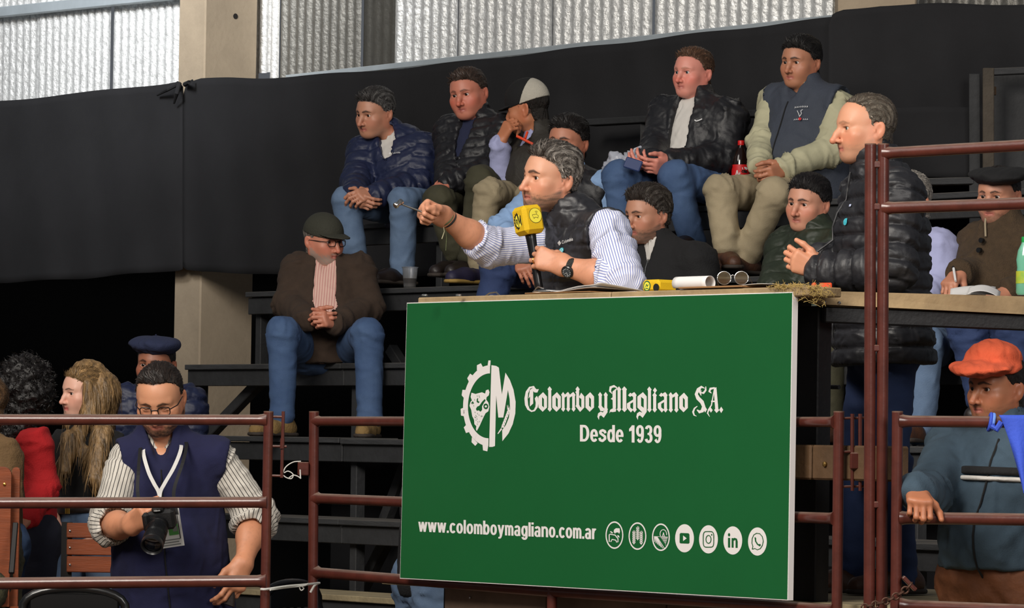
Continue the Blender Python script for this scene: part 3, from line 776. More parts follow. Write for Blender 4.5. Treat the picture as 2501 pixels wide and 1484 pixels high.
def brim(p, m, z=.030, y0=.075, ln=.075, wd=.072, drop=.02, name='visor', h=.0036, rot=0.):
    F = Field((-.11,.0,-.08), (.11,.22,.10), h)
    g = F.pts(); x, y, zz = g[...,0], g[...,1], g[...,2]
    s = np.clip((y-y0)/ln, -1, 1); mid = z - drop*s - .32*(x/wd)**2*.05 - rot*s
    out = np.sqrt((x/wd)**2 + (np.maximum(y-y0+.04, 0)/(ln+.04))**2) - 1
    F.d = np.maximum(np.abs(zz-mid)-.0035, np.maximum(out*.05, y0-.03-y)).astype(np.float32)
    V, Q = F.mesh(); W = (p.M @ np.c_[V, np.ones(len(V))].T).T[:, :3]; return new_mesh(name, W, Q, m, p.root, smooth=True)
def beret(p, m, prims, band=True, h=.0045, wr=.004, label=None, name='beret', seed=2):
    V, Q = sdf_mesh(prims, h); n = vnormals(V, Q); V = V + n*(wr*noise(V, 9, seed, 5))[:,None]
    W = (p.M @ np.c_[V, np.ones(len(V))].T).T[:, :3]; o = new_mesh(name, W, Q, m, p.root, smooth=True)
    if label: o['label'] = label
    return o

# ------------------------------------------------------------------ the hall
STEEL_G = mat('galvanised_sheet', (228,229,228), .42, .35, bump=.8, bscale=46, var=.30, vscale=38)
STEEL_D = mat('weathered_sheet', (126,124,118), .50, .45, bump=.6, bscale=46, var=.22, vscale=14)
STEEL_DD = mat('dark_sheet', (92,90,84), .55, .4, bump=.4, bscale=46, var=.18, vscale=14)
GIRT = mat('grey_steel', (186,196,202), .5, .3, var=.1)
CONC = mat('concrete', (168,152,130), .9, bump=.25, bscale=40, var=.16, vscale=3, var2=None)
CURT = mat('black_cloth_drape', (40,40,42), .95, bump=.12, bscale=300, var=.12, vscale=3, spec=.2)
BLACKW = mat('dark_void_wall', (9,9,9), .95, spec=.1)  # darkness of the unlit depth put into the wall colour
PLANK_K = mat('black_stained_plank', (54,55,57), .75, bump=.3, bscale=30, stretch=(1,1,8), var=.4, vscale=5)
FASC_K = mat('black_painted_beam', (44,45,47), .7, bump=.3, bscale=30, var=.35, vscale=5)
PLANK_W = mat('bare_deck_board', (150,136,106), .85, bump=.4, bscale=30, var=.3, vscale=6)
WOOD_D = mat('desk_plank', (164,140,104), .8, bump=.35, bscale=34, var=.28, vscale=7)
WOOD_B = mat('brown_timber', (88,64,40), .75, bump=.4, bscale=26, var=.4, vscale=6)
WOOD_P = mat('grey_plywood', (112,94,80), .85, bump=.3, bscale=24, var=.35, vscale=4)
PIPE = mat('maroon_paint', (84,40,32), .29, .0, bump=.05, bscale=40, var=.28, vscale=16, spec=.6)
def dusty(m, rgb, amt):
    """settled dust on what faces up"""
    nt = m.node_tree; b = nt.nodes['Principled BSDF']; L = nt.links.new; old = b.inputs['Base Color'].links[0].from_socket
    ge = nt.nodes.new('ShaderNodeNewGeometry'); sp = nt.nodes.new('ShaderNodeSeparateXYZ'); L(ge.outputs['Normal'], sp.inputs[0])
    r = nt.nodes.new('ShaderNodeMapRange'); r.inputs[1].default_value = .45; r.inputs[2].default_value = .95; L(sp.outputs['Z'], r.inputs[0])
    n = nt.nodes.new('ShaderNodeTexNoise'); n.inputs['Scale'].default_value = 9; n.inputs['Detail'].default_value = 6
    mu = nt.nodes.new('ShaderNodeMath'); mu.operation = 'MULTIPLY'; L(r.outputs[0], mu.inputs[0]); L(n.outputs['Fac'], mu.inputs[1])
    m2 = nt.nodes.new('ShaderNodeMath'); m2.operation = 'MULTIPLY'; m2.inputs[1].default_value = amt; L(mu.outputs[0], m2.inputs[0])
    mx = nt.nodes.new('ShaderNodeMix'); mx.data_type = 'RGBA'; mx.inputs['B'].default_value = (*s2l(rgb), 1); L(m2.outputs[0], mx.inputs['Factor']); L(old, mx.inputs['A']); L(mx.outputs['Result'], b.inputs['Base Color'])
dusty(PIPE, (150,132,118), 1.1); dusty(PLANK_K, (120,112,100), .7)
PIPE_E = mat('worn_pipe_edge', (120,90,76), .6, .3)
DIRT = mat('dirt_floor', (92,74,54), .95, bump=.6, bscale=12, var=.4)
BLK_ST = mat('black_steel', (26,26,28), .55, .2, bump=.15, bscale=60, var=.25)

W_B = N @ P(1940, 714, 12.6)
WL = lambda k: 10.45+.367*k
YL_ = {-1: 1450, 0: 1265, 1: 1068, 2: 885, 3: 708, 4: 550}
ZL = {k: PW(800, YL_[k], WL(k))[2] for k in YL_}
W_C = WL(4)+.80
print('levels', {k: round(v, 2) for k, v in ZL.items()})
def S_at(px, w, py=742): return E @ PW(px, py, w)

b = MB().box((0, 14, -.05), (40, 44, .1)); o = b.build('floor', DIRT); tag(o, kind='structure')
# backing wall beyond the stand, coloured near black in place of the unlit void
s0, s1 = S_at(-1700, W_C+2.5), S_at(3300, W_C+2.5)
b = MB().box(SW((s0+s1)/2, W_C+2.6, 1.9), (s1-s0, .1, 3.8), FR); tag(b.build('wall_back', BLACKW), kind='structure')

# corrugated wall: every sheet its own piece
W_S = W_C+.50
wall = bpy.data.objects.new('wall_corrugated', None); COL.objects.link(wall); tag(wall, kind='structure')
ZTOP = PW(600, -420, W_S)[2]
def sheet(x0, x1, m, dw=0., ybot=None, amp=.0095):
    a, c = S_at(x0, W_S, 100), S_at(x1, W_S, 100); n = max(int(round((c-a)/.076*8)), 8)
    zb = PW((x0+x1)/2, ybot if ybot is not None else 300, W_S)[2]; zt = ZTOP
    V = []; F = []
    zs = np.linspace(zb, zt, 5)
    for i in range(n+1):
        s = a+(c-a)*i/n+ (.012 if i == n else 0)
        for z in zs: V.append(SW(s, W_S+dw+amp*math.cos((s-a)/.076*2*math.pi)+RNG.uniform(-.0006,.0006), z))
    for i in range(n):
        for j in range(4): F.append((i*5+j, (i+1)*5+j, (i+1)*5+j+1, i*5+j+1))
    o = new_mesh('corrugated_sheet', V, np.array(F), m, wall, smooth=True); return o
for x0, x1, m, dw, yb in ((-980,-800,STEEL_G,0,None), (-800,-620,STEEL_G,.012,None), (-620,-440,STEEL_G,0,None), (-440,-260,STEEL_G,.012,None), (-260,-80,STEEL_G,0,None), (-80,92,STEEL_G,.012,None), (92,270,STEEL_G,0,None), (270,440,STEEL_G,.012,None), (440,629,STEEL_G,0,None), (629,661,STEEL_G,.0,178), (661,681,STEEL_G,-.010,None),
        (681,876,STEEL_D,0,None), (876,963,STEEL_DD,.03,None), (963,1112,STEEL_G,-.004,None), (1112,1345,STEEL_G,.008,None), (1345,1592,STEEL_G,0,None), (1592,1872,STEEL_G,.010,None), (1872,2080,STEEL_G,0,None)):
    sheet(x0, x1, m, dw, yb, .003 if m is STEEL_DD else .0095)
# sheets round the corner, square to the picture, above the right-hand drape
YR3 = YW(2030, W_C)
V = []; F = []; x0 = P(2034, 0, YR3+.5)[0]; x1 = P(3100, 0, YR3+.5)[0]; n = 400
zb = P(2300, 90, YR3+.5)[2]; zt = ZTOP
for i in range(n+1):
    x = x0+(x1-x0)*i/n
    for z in (zb, zt): V.append((x, YR3+.5+.0095*math.cos(x/.076*6.283), z))
for i in range(n): F.append((2*i, 2*i+2, 2*i+3, 2*i+1))
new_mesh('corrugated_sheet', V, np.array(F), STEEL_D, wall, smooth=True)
# girts
for (xa, ya, xb, yb_, hh) in ((-900, 128, 445, -12, .052),):
    b = MB().bar(PW(xa, ya-4, W_S-.05), PW(xb, yb_-4, W_S-.05), hh, .06, ch=.004); o = b.build('trim_1', GIRT); tag(o, kind='structure')
b = MB().bar(PW(700, 190, W_S-.04), PW(2045, 43, W_S-.04), .018, .03, ch=.003); tag(b.build('trim_2', GIRT), kind='structure')
# pillars
A = PW(500, 100, W_C+.09); aw = S_at(500, W_C+.09, 100)-S_at(436, W_C+.09, 100)
wd = .02
while True:
    q = A+N*wd; r_ = CR.T @ (q-CC)
    if 1250.5+FPX*r_[0]/-r_[2] > 627 or wd > 1: break
    wd += .005
sA = E @ A
b = MB().box(SW(sA-aw/2, W_C+.09+wd/2, 4.0), (aw, wd, 8.0), FR, .008); pil = b.build('pillar', CONC); tag(pil, kind='structure')
q = A + N*wd*.57; hole = PW(573, 40, N @ q)
b = MB().lathe(SW(sA+.002, W_C+.09+wd*.57, hole[2]), -E, [(.016,0),(.012,.004),(.001,.006)], 14); b.build('bolt_hole', mat('dark_hole', (24,20,18), .9), pil)
Ap = P(2060, 10, YR3+.25); b = MB().box(Ap+np.array((.16,.2,0)), (.36,.3,3.2), I3, .008); tag(b.build('pillar', CONC), kind='structure')

# black cloth drapes
def drape(name, cols, label, Yfix=None, ny=26, rip=.018, group='black drapes around the stand', wof=0.):
    """cols: (px, y_top, y_bottom)"""
    xs = np.array([c[0] for c in cols], float); n = int((xs[-1]-xs[0])/9)+2; X = np.linspace(xs[0], xs[-1], n)
    T = np.interp(X, xs, [c[1] for c in cols]); Bm = np.interp(X, xs, [c[2] for c in cols]); V = []; F = []
    for i in range(n):
        for j in range(ny):
            t = j/(ny-1); y = T[i]+(Bm[i]-T[i])*t
            sag = 2.2*math.sin(X[i]/47.)*(1-t)**4 + 1.6*math.sin(X[i]/31.+1)*t**4
            rp = rip*(math.sin(X[i]/38.+2*t)+.6*math.sin(X[i]/17.-3*t+1))*(.25+.75*t) + .012*math.sin(y/50.+X[i]/160.)
            if Yfix is None: V.append(PW(X[i], y+sag, W_C+rp+wof))
            else: V.append(P(X[i], y+sag, Yfix+rp+wof))
    for i in range(n-1):
        for j in range(ny-1): F.append((i*ny+j, i*ny+j+1, (i+1)*ny+j+1, (i+1)*ny+j))
    o = new_mesh(name, V, np.array(F), CURT, smooth=True); md = o.modifiers.new('cloth', 'SOLIDIFY'); md.thickness = .004
    return tag(o, label, 'curtain', group)
drape('curtain', [(-900,352,742), (-90,256,696), (0,246,690), (200,227,680), (330,211,668), (400,204,662), (437,199,660), (446,212,656)], 'black drape hung left of the pillar seam, above the dark opening')
drape('curtain', [(446,240,650), (452,204,658), (490,193,664), (560,190,666), (640,190,668), (700,187,672), (860,177,676), (1000,165,674), (1250,136,668), (1500,106,660), (1800,70,650), (2036,42,640)], 'long black drape hung behind the top row of spectators')
drape('curtain', [(2024,64,440), (2034,34,438), (2060,24,436), (2150,13,434), (2300,9,432), (2450,10,440), (2560,12,440), (3000,20,440)], 'black drape hung at the right corner above the rails', Yfix=YR3-.05, rip=.010)
drape('curtain', [(2060,262,436), (2200,262,434), (2372,262,432)], 'lower black drape layer behind the standing man, at the right corner', Yfix=YR3-.14, rip=.006, ny=12)
for (xa, ya, xb, yb_, lb) in ((437,203,384,232,'knotted black cloth end pointing left from the seam of the drapes'), (438,204,425,252,'knotted black cloth end hanging down at the seam of the drapes'), (452,206,470,196,'short knotted cloth end on top of the long drape at the pillar')):
    b = MB().tube([PW(xa, ya, W_C-.02), PW((xa+xb)/2, (ya+yb_)/2, W_C-.06), PW(xb, yb_, W_C-.025)], [.014,.012,.006], 8); tag(b.build('tie_end', CURT, smooth=True), lb, 'tie', 'knotted ends of the drapes')
# dark timber framing right of the drapes
fr = thing('timber_frame', P(2450, 430, YR3-.3), 'black timber frame with grey top rail behind the man in black beret', 'frame')
MB().bar(P(2414,166,YR3-.3), P(2414,440,YR3-.3), .022, .05, up=(1,0,0), ch=.003).build('post', mat('scuffed_timber', (74,66,56), .8, bump=.3, var=.4), fr)
MB().bar(P(2380,180,YR3-.2), P(2382,900,YR3-.2), .018, .05, up=(1,0,0), ch=.003).build('post', FASC_K, fr)
MB().bar(P(2420,176,YR3-.28), P(2560,170,YR3-.28), .055, .03, ch=.003).build('rail', PLANK_K, fr)
MB().bar(P(2424,212,YR3-.26), P(2424,232,YR3-.26), .03, .03, up=(1,0,0)).build('block', WOOD_B, fr)
MB().box(P(2500, 500, YR3-.1), (.30,.03,1.2), I3, .003).build('panel', FASC_K, fr)

# ------------------------------------------------------------------ the stand: planks, beams, posts, braces
stand = thing('grandstand', SW(S_at(1300, WL(0)), WL(1), 0), 'stepped timber stand painted black holding the seated spectators', 'grandstand')
LX = {-1: -90, 0: 470, 1: 470, 2: 456, 3: 602, 4: 738}
for k in range(-1, 5):
    joints = [LX[k]] + [j for j in ((150, 560, 1010, 1500, 1990) if k == -1 else (838, 1300, 1750, 2200)) if j > LX[k]+60] + [2580]
    for a_, c_ in zip(joints[:-1], joints[1:]):
        sa, sc = S_at(a_, WL(k)), S_at(c_, WL(k)); dz = RNG.uniform(-.004, .003); dw = RNG.uniform(-.005, .005)
        b = MB().box(SW((sa+sc)/2, WL(k)+.16+dw, ZL[k]-.0125+dz), (sc-sa-.006, .335, .025), FR, .003); b.build('plank', PLANK_W if k == -1 else PLANK_K, stand)
        b = MB().box(SW((sa+sc)/2, WL(k)+.030+dw, ZL[k]-.026-.040), (sc-sa-.004, .035, .080), FR, .003); b.build('beam', FASC_K, stand)
    for a_ in joints[:-1] + [1040, 1600]:
        if a_ < 0: continue
        s = S_at(a_, WL(k))+.03; zb = ZL.get(k-1, 0)-.02 if k > -1 else 0
        MB().box(SW(s, WL(k)+.075, (ZL[k]-.03+zb)/2), (.045, .05, ZL[k]-.03-zb), FR, .003).build('post', FASC_K, stand)
for (x0, y0, x1, y1, w) in ((652,915,505,1068,WL(2)+.12), (690,812,640,905,WL(3)+.15), (955,1300,880,1445,WL(0)+.2), (1010,1090,930,1300,WL(1)+.3), (955,850,990,905,WL(3)+.1)):
    MB().bar(PW(x0,y0,w), PW(x1,y1,w), .05, .05, ch=.004).build('brace', FASC_K, stand)
# backrest board of the top row
for a_, c_ in ((1440, 1760), (1760, 2060)):
    MB().bar(PW(a_, 300-(a_-1440)*.055, WL(4)+.60), PW(c_, 300-(c_-1440)*.055, WL(4)+.60), .085, .03, ch=.003).build('back_board', FASC_K, stand)
MB().bar(PW(1574, 300, WL(4)+.60), PW(1574, 480, WL(4)+.60), .02, .04, up=(1,0,0)).build('post', FASC_K, stand)
MB().bar(P(2200,446,YR3-.6), P(2376,442,YR3-.6), .10, .03, ch=.003).build('back_board', PLANK_K, stand)
# dark cloth under the stand
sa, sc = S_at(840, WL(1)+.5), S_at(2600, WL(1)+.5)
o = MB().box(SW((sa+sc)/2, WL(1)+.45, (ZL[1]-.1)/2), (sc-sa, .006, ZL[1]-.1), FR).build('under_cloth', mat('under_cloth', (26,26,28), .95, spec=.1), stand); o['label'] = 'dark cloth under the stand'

# ------------------------------------------------------------------ auction box: deck, desk, posts
ZD = P(2080, 1448, 13.6)[2]; print('deck', ZD)
box = thing('auction_box', SW(S_at(1500, W_B+.5), W_B+.6, 0), 'raised timber auction platform behind the green banner', 'platform')
sa, sc = S_at(1020, W_B+.3), S_at(2420, W_B+.3)
for i in range(10):
    w = W_B+.16+.125*i
    MB().box(SW((sa+sc)/2, w+.06, ZD-.012), (sc-sa, .121, .024), FR, .002).build('deck_board', PLANK_W, box)
for px in (1100, 1260, 1480, 1760, 1985, 2350):
    s = S_at(px, W_B+.3); MB().box(SW(s, W_B+.35, (ZD-.03)/2), (.07,.07,ZD-.03), FR, .004).build('leg', FASC_K, box)
for a_, c_ in ((1100,1348), (1350,1640), (1642,1925)):
    sa, sc = S_at(a_, W_B+.14), S_at(c_, W_B+.14); zt = PW(1300, 1425, W_B+.14)[2]
    MB().box(SW((sa+sc)/2, W_B+.14, zt/2+.25), (sc-sa-.004, .014, zt-.5), FR, .002).build('skirt_board', WOOD_P, box)
b = MB().lathe(PW(1149,1459,W_B+.131), -N, [(.004,0),(.004,.004),(.001,.005)], 10); b.build('screw', STEEL, box)
za, zb = PW(1990,1086,W_B+.09)[2], PW(1990,1171,W_B+.09)[2]
for a_, c_ in ((1900,1998), (1999,2214)):
    sa, sc = S_at(a_, W_B+.11), S_at(c_, W_B+.11); MB().box(SW((sa+sc)/2, W_B+.11, (za+zb)/2), (sc-sa-.003, .045, za-zb), FR, .006).build('front_beam', WOOD_B, box)
b = MB().lathe(PW(2016,1133,W_B+.087), -N, [(.008,0),(.008,.006),(.003,.008)], 12); b.build('bolt', mat('brass_bolt', (150,120,70), .35, .9), box)
MB().box(SW(S_at(1985, W_B+.22), W_B+.22, (ZD+PW(1985,748,W_B+.22)[2])/2), (.118,.06,PW(1985,748,W_B+.22)[2]-ZD), FR, .004).build('post', BLK_ST, box)
MB().box(SW(S_at(1985, W_B+.22), W_B+.22, ZD/2-.02), (.118,.06,ZD-.05), FR, .004).build('post', BLK_ST, box)
MB().tube([PW(1930,943,W_B+.5), PW(2050,945,W_B+.5)], .007, 8).build('rail', BLK_ST, box, smooth=True)
# the desk
ZT = PW(1200, 722, W_B+.03)[2]
desk = thing('desk', SW(S_at(1500, W_B+.3), W_B+.25, ZD), 'long rough plank desk along the top of the green banner', 'desk')
for i, (a_, c_) in enumerate(((1019,1490), (1491,1975))):
    for j in range(3):
        w0 = W_B+.004+j*.145; sa, sc = S_at(a_, w0), S_at(c_, w0)
        MB().box(SW((sa+sc)/2, w0+.071, ZT-.015), (sc-sa-.003, .141, .03), FR, .004).build('plank', WOOD_D, desk)
for px in (1060, 1500, 1940):
    s = S_at(px, W_B+.3); MB().box(SW(s, W_B+.33, (ZD+ZT-.03)/2), (.05,.05,ZT-.03-ZD), FR, .004).build('leg', FASC_K, desk)
Ya, Yb = 12.72, 12.86
MB().add([P(1968,709,Ya), P(2560,725,Yb), P(2560,770,Yb), P(1990,742,Ya), P(1968,709,Ya)+np.array((.05,.42,0)), P(2560,725,Yb)+np.array((0,.42,0)), P(2560,770,Yb)+np.array((0,.42,0)), P(1990,742,Ya)+np.array((.05,.42,0))],
         [(0,1,2,3),(4,7,6,5),(0,4,5,1),(3,2,6,7),(0,3,7,4),(1,5,6,2)]).build('plank', WOOD_D, desk)
MB().bar(P(2010,768,Ya+.05), P(2560,790,Yb+.05), .05, .05, ch=.004).build('under_rail', BLK_ST, desk)
for px in (1200, 1037, 1120):
    b = MB().lathe(PZ(px, 724 if px > 1190 else 722, ZT), UP, [(.011,0),(.011,.004),(.005,.006)], 10); b.build('bolt', STEEL, desk)
for (px, py) in ((2013,738), (2049,740)):
    b = MB().lathe(P(px,py,12.70), (0,-1,0), [(.006,0),(.006,.008),(.002,.010)], 8); b.build('bolt', STEEL, desk)

# ------------------------------------------------------------------ maroon pipe fence
def pipe(root, name, pts, rpx, flare=(0,0), seg=16):
    """pts: (px, py, Y); radius in pixels; flared weld ends"""
    Q = [P(*t) for t in pts]; r = rpx*pts[0][2]/FPX
    if len(Q) == 2:
        L = np.linalg.norm(Q[1]-Q[0]); f = min(.03/L, .2); Q = [Q[0], lerp(Q[0],Q[1],f*.5), lerp(Q[0],Q[1],f), lerp(Q[0],Q[1],1-f), lerp(Q[0],Q[1],1-f*.5), Q[1]]
        rr = [r*(1+.45*flare[0]), r*(1+.12*flare[0]), r, r, r*(1+.12*flare[1]), r*(1+.45*flare[1])]
    else: rr = r
    return MB().tube(Q, rr, seg).build(name, PIPE, root, smooth=True)
def post(root, x0, y0, x1, Y, rpx, name='post', cap=True):
    a = P(x0, y0, Y); bq = P(x1, 1484, Y); d = unit(bq-a); t = (a[2]-0.0)/-d[2]; e = a+d*t; r = rpx*Y/FPX
    o = MB().tube([a, e], r, 18).build(name, PIPE, root, smooth=True)
    MB().lathe(a-d*-.0, -d, [(r*1.0,-.002),(r*1.02,.0015),(r*.8,.002)], 18).build('cap', PIPE_E, root); return o
YG = 13.9
gl = thing('pipe_gate', P(300, 1500, YG)*np.array((1,1,0)), 'left maroon pipe gate leaf of three long rails before the photographer', 'gate')
post(gl, 656, 1005, 647, YG, 12)
pipe(gl, 'rail', [(-90,1024,YG+.02),(652,1025,YG)], 13.2, (0,.8)); pipe(gl, 'rail', [(-90,1228,YG+.02),(652,1226,YG)], 13.6, (0,1)); pipe(gl, 'rail', [(-90,1425,YG+.02),(650,1418,YG)], 14.5, (0,1)); pipe(gl, 'rail', [(-90,1630,YG+.02),(648,1620,YG)], 14.5, (0,1))
post(gl, -80, 1005, -86, YG+.02, 12)
def rodp(root, name, pts, rpx, m=None):
    Q = [P(*t) for t in pts]; return MB().tube(Q, rpx*pts[0][2]/FPX, 8).build(name, m or PIPE, root, smooth=True)
rodp(gl, 'latch_rod', [(692,1004,YG),(688,1166,YG)], 4.2); rodp(gl, 'latch_rod', [(690,1070,YG-.004),(689,1095,YG-.004)], 5.5)
for y in (1018, 1090, 1162): rodp(gl, 'latch_arm', [(664,y-1,YG),(700 if y == 1090 else 693,y,YG)], 3)
W_F = W_B+.055
YA, YM, YZ = YW(767, W_F), YW(1350, W_F), YW(2048, W_F)
g2 = thing('pipe_fence', P(1350, 1500, YM)*np.array((1,1,0)), 'maroon pipe panel carrying the green banner', 'fence')
post(g2, 767, 1005, 764, YA, 12.3); post(g2, 1354, 1010, 1348, YM, 12.5); post(g2, 2049, 1005, 2044, YZ, 13.4)
yt = lambda x: np.interp(x, [767,1350,2048], [1028,1029,1030]); ym = lambda x: np.interp(x, [767,1350,2048], [1216,1240,1266]); yb_ = lambda x: np.interp(x, [767,985,1350,1650,2048], [1397,1413,1444,1462,1490])
for f, r in ((yt,11.8), (ym,12.8), (yb_,13.2)):
    pipe(g2, 'rail', [(772,f(772),YA),(1350,f(1350),YM)], r*.97, (1,0)); pipe(g2, 'rail', [(1350,f(1350),YM),(2042,f(2042),YZ)], r, (0,1))
b = MB().box(P(741,1144,YA-.01), (.040,.035,.048), I3, .003); b.build('latch_bracket', PIPE, g2)
for y in (1021, 1103, 1188): rodp(g2, 'hinge_arm', [(2052,y,YZ),(2112,y-1,YZ)], 3)
for x in (2082, 2101):
    rodp(g2, 'hinge_pin', [(x,1010,YZ-.01),(x,1108,YZ-.01)], 5); rodp(g2, 'hinge_pin', [(x,1142,YZ-.01),(x,1198,YZ-.01)], 4.4)
MB().box(P(2096,1125,YZ-.012), (.05,.03,.052), I3, .004).build('hinge_block', PIPE, g2)
YT = 12.36
g3 = thing('pipe_fence', P(2140, 1500, YT)*np.array((1,1,0)), 'tall maroon pipe fence with twin posts and two high rails at the right', 'fence')
post(g3, 2126, 352, 2123, YT, 14); post(g3, 2158, 352, 2153, YT, 14.2)
pipe(g3, 'rail', [(2162,374,YT),(2600,349,YT-.35)], 14, (.8,0)); pipe(g3, 'rail', [(2162,508,YT),(2600,493,YT-.35)], 14.6, (.8,0))
for y in (402, 505, 850, 1232): MB().bar(P(2132,y,YT), P(2152,y,YT), .026, .02, ch=.003).build('weld_tab', PIPE, g3)
YP = 12.27
g4 = thing('pipe_gate', P(2350, 1500, YP)*np.array((1,1,0)), 'low maroon pipe gate leaf at the right where the rider stands', 'gate')
post(g4, 2192, 1005, 2188, YP, 13.6); post(g4, 2640, 1005, 2630, YP-.1, 13.6)
pipe(g4, 'rail', [(2198,1028,YP),(2640,1032,YP-.1)], 14, (.9,.5)); pipe(g4, 'rail', [(2198,1264,YP),(2640,1270,YP-.1)], 15, (.6,.5)); pipe(g4, 'rail', [(2198,1478,YP),(2640,1496,YP-.1)], 15, (1,.5))
MB().bar(P(2205,1408,YP-.02), P(2236,1440,YP-.02), .045, .012, ch=.002).build('gusset', PIPE, g4)
# ================================================================== THE AUCTIONEER
J = dict(nk=(1432,556,0), sR=(1352,592,.12), sL=(1486,566,-.19), eR=(1196,604,.05), wR=(1086,530,-.11), eL=(1520,684,-.33), wL=(1380,650,-.24),
         pv=(1440,905,.02), kR=(1400,1190,.05), kL=(1450,1190,-.15), aR=(1400,1470,.1), aL=(1455,1480,-.12))
p = Person('man with a yellow cube microphone pointing a gavel over the green banner', 14.15,
   dict(hair=dict(rgb=(52,45,40), thick=.011, top=.022, grey=(150,143,135), greyside=.35, greyall=.12, front=.068, recede=.008, na=.005, nf=30, burn=.006),
        beard=((92,74,62),.78), nose=1.0, mouth=.006, fat=.002, neck=1.04, ruddy=1., brow=(44,33,28), browt=1.35, jaw=1.06), J,
   skin=(206,150,120), yaw=57, pitch=-1, roll=6, hs=.97, hres=.0026, head=(1344,436,0), gaze=(4,0), floor=1.03)
AUC = p; p.check('auct')
p.garment('shirt', STRIPE_BLUE, p.torso(.095, 1.25, sh=.050, neck=.05)+p.sleeves((.074,.066,.062), .22, cuff=.006)+[(C_(lerp(p.J['sL'],p.J['eL'],.5), p.J['eL'], .074, .070, None,1,3),.03)], h=.0065, subs=p.cuff_sub(.22, .0515), wr=(.0050,6.), u=True, label='blue and white striped shirt with rolled sleeves')
v = p.garment('vest', PUFF_CHAR, p.torso(.140, 1.30, .01, sh=.086, neck=.082, chest=.142)+p.collar(.080,.075), h=.0065,
   subs=p.collar_hole(.056,.06)+[(E_(p.J['sL']+unit(p.J['eL']-p.J['sL'])*.035+p.ax*.045+p.fw*.01, (.105,.105,.130)), .012), (E_(p.J['sR']+unit(p.J['eR']-p.J['sR'])*.085-p.ax*.01, (.09,.09,.085)), .015)],
   wr=(.004,6.), quilt=(.062,.0026), label='charcoal quilted vest')
p.garment('trousers', DENIM_D, p.trousers(), h=.014)
p.hand('R', (1042,514,-.16), pn=(.05,-.80,-.50), curl=((.75,.95,.5),(.85,1.,.6),(.9,1.,.6),(.95,1.,.6)), thumb=(.9,.30,.35), bare=.93, h=.0034, sc=1.04)
AHL = p.hand('L', (1308,626,-.205), pn=(-.15,.95,-.1), curl=((.42,1.,.7),(.46,1.,.7),(.5,1.,.7),(.52,1.,.7)), thumb=(.7,.35,.6), bare=.9, h=.0034, sc=1.04)
p.finish()
for q in 'RL': p.shoe(q, LEATHER_DK, (1330,1490,.0), sole=SOLE_DK)
# vest marks: maker's diamond and word, round enamel pin
# watch, ring, wrist bands
Wl = p.J['wL']; dl = unit(p.J['eL']-Wl); wp = Wl+dl*.028
b = MB(); b.tube([wp+dl*x for x in (-.011,-.004,.004,.011)], [.0335,.0345,.0345,.0335], 24); wband = b.build('watch_strap', mat('gunmetal', (70,70,68), .35, .8, bump=.6, bscale=300), p.root, smooth=True, label='dark grey metal link watch strap')
cn = unit(np.array((-.25,-.85,-.45)) - dl*(np.array((-.25,-.85,-.45))@dl)); wc = wp+cn*.029
b = MB(); b.lathe(wc, cn, [(.0205,0),(.0225,.003),(.0225,.009),(.019,.012)], 28); wcse = b.build('watch_case', BLACK_PL, p.root, smooth=True, label='black round watch case')
b = MB(); b.lathe(wc, cn, [(.0165,.0121),(.0165,.0127)], 24); b.build('dial', mat('watch_dial', (52,60,66), .3), wcse)
b = MB(); a1 = unit(np.cross(cn, UP)); a2 = np.cross(cn, a1)
for i in range(12):
    t = i*math.pi/6; b.bar(wc+cn*.0132+(a1*math.cos(t)+a2*math.sin(t))*.0115, wc+cn*.0132+(a1*math.cos(t)+a2*math.sin(t))*.0148, .0008, .0016, cn)
b.bar(wc+cn*.0134, wc+cn*.0134+a1*.008+a2*.004, .0008, .0016, cn); b.bar(wc+cn*.0134, wc+cn*.0134+a2*.011-a1*.002, .0008, .0012, cn)
b.build('hour_marks', WHITE_INK, wcse, kind='stuff')
Wr = p.J['wR']; dr = unit(p.J['eR']-Wr); t1 = unit(np.cross(dr, UP)); t2 = np.cross(t1, dr)
for i, (o_, cl, nm) in enumerate(((.004,(96,104,70),'olive'), (.018,(30,30,30),'black'))):
    p.rod('bracelet', [Wr+dr*(o_+.004*math.sin(t))+t1*.032*math.cos(t)+t2*.030*math.sin(t) for t in np.linspace(0, 6.28, 22)[:-1]], .0042, mat(nm+'_cord', cl, .9, bump=.4, bscale=200), closed=True, label=nm+' woven bracelet')
q0 = Wr+dr*.006-t2*.03
p.rod('cord_end', [q0, q0+np.array((.004,-.006,-.02)), q0+np.array((-.004,-.004,-.045))], .0016, mat('cream_cord', (210,206,170), .9))
p.rod('cord_end', [q0+dr*.01, q0+np.array((.012,-.004,-.04)), q0+np.array((.010,-.004,-.085))], .001, mat('olive_cord', (96,104,70), .9))

# ================================================================== THE MAN STANDING BEHIND THE DESK
J = dict(nk=(2150,420,0), sR=(2122,478,.17), sL=(2188,482,-.19), eR=(2105,640,.17), wR=(1998,642,.02), eL=(2180,655,-.27), wL=(2006,664,-.16),
         pv=(2158,850,0), kR=(2085,1130,.10), kL=(2178,1130,-.10), aR=(2090,1398,.10), aL=(2205,1400,-.10))
p = Person('man in long black puffer coat standing with clasped hands at the wooden desk', 13.6,
   dict(hair=dict(rgb=(72,62,52), thick=.006, top=.008, grey=(120,112,100), greyside=.3, greyall=.15, front=.086, recede=.016, peak=.004, na=.0015, nf=34, len=.012, lift=.0015),
        nose=1.3, fat=.003, jaw=1.02, ruddy=1.3, brow=(120,88,66), browa=.5, neck=1.05, beard=((150,120,100),.35), mouth=.0), J,
   skin=(212,152,120), yaw=73, pitch=2, roll=0, hs=.95, hres=.0026, head=(2113,314,0), gaze=(0,0), iris=(84,92,80), floor=1.03)
STD = p; p.check('standing')
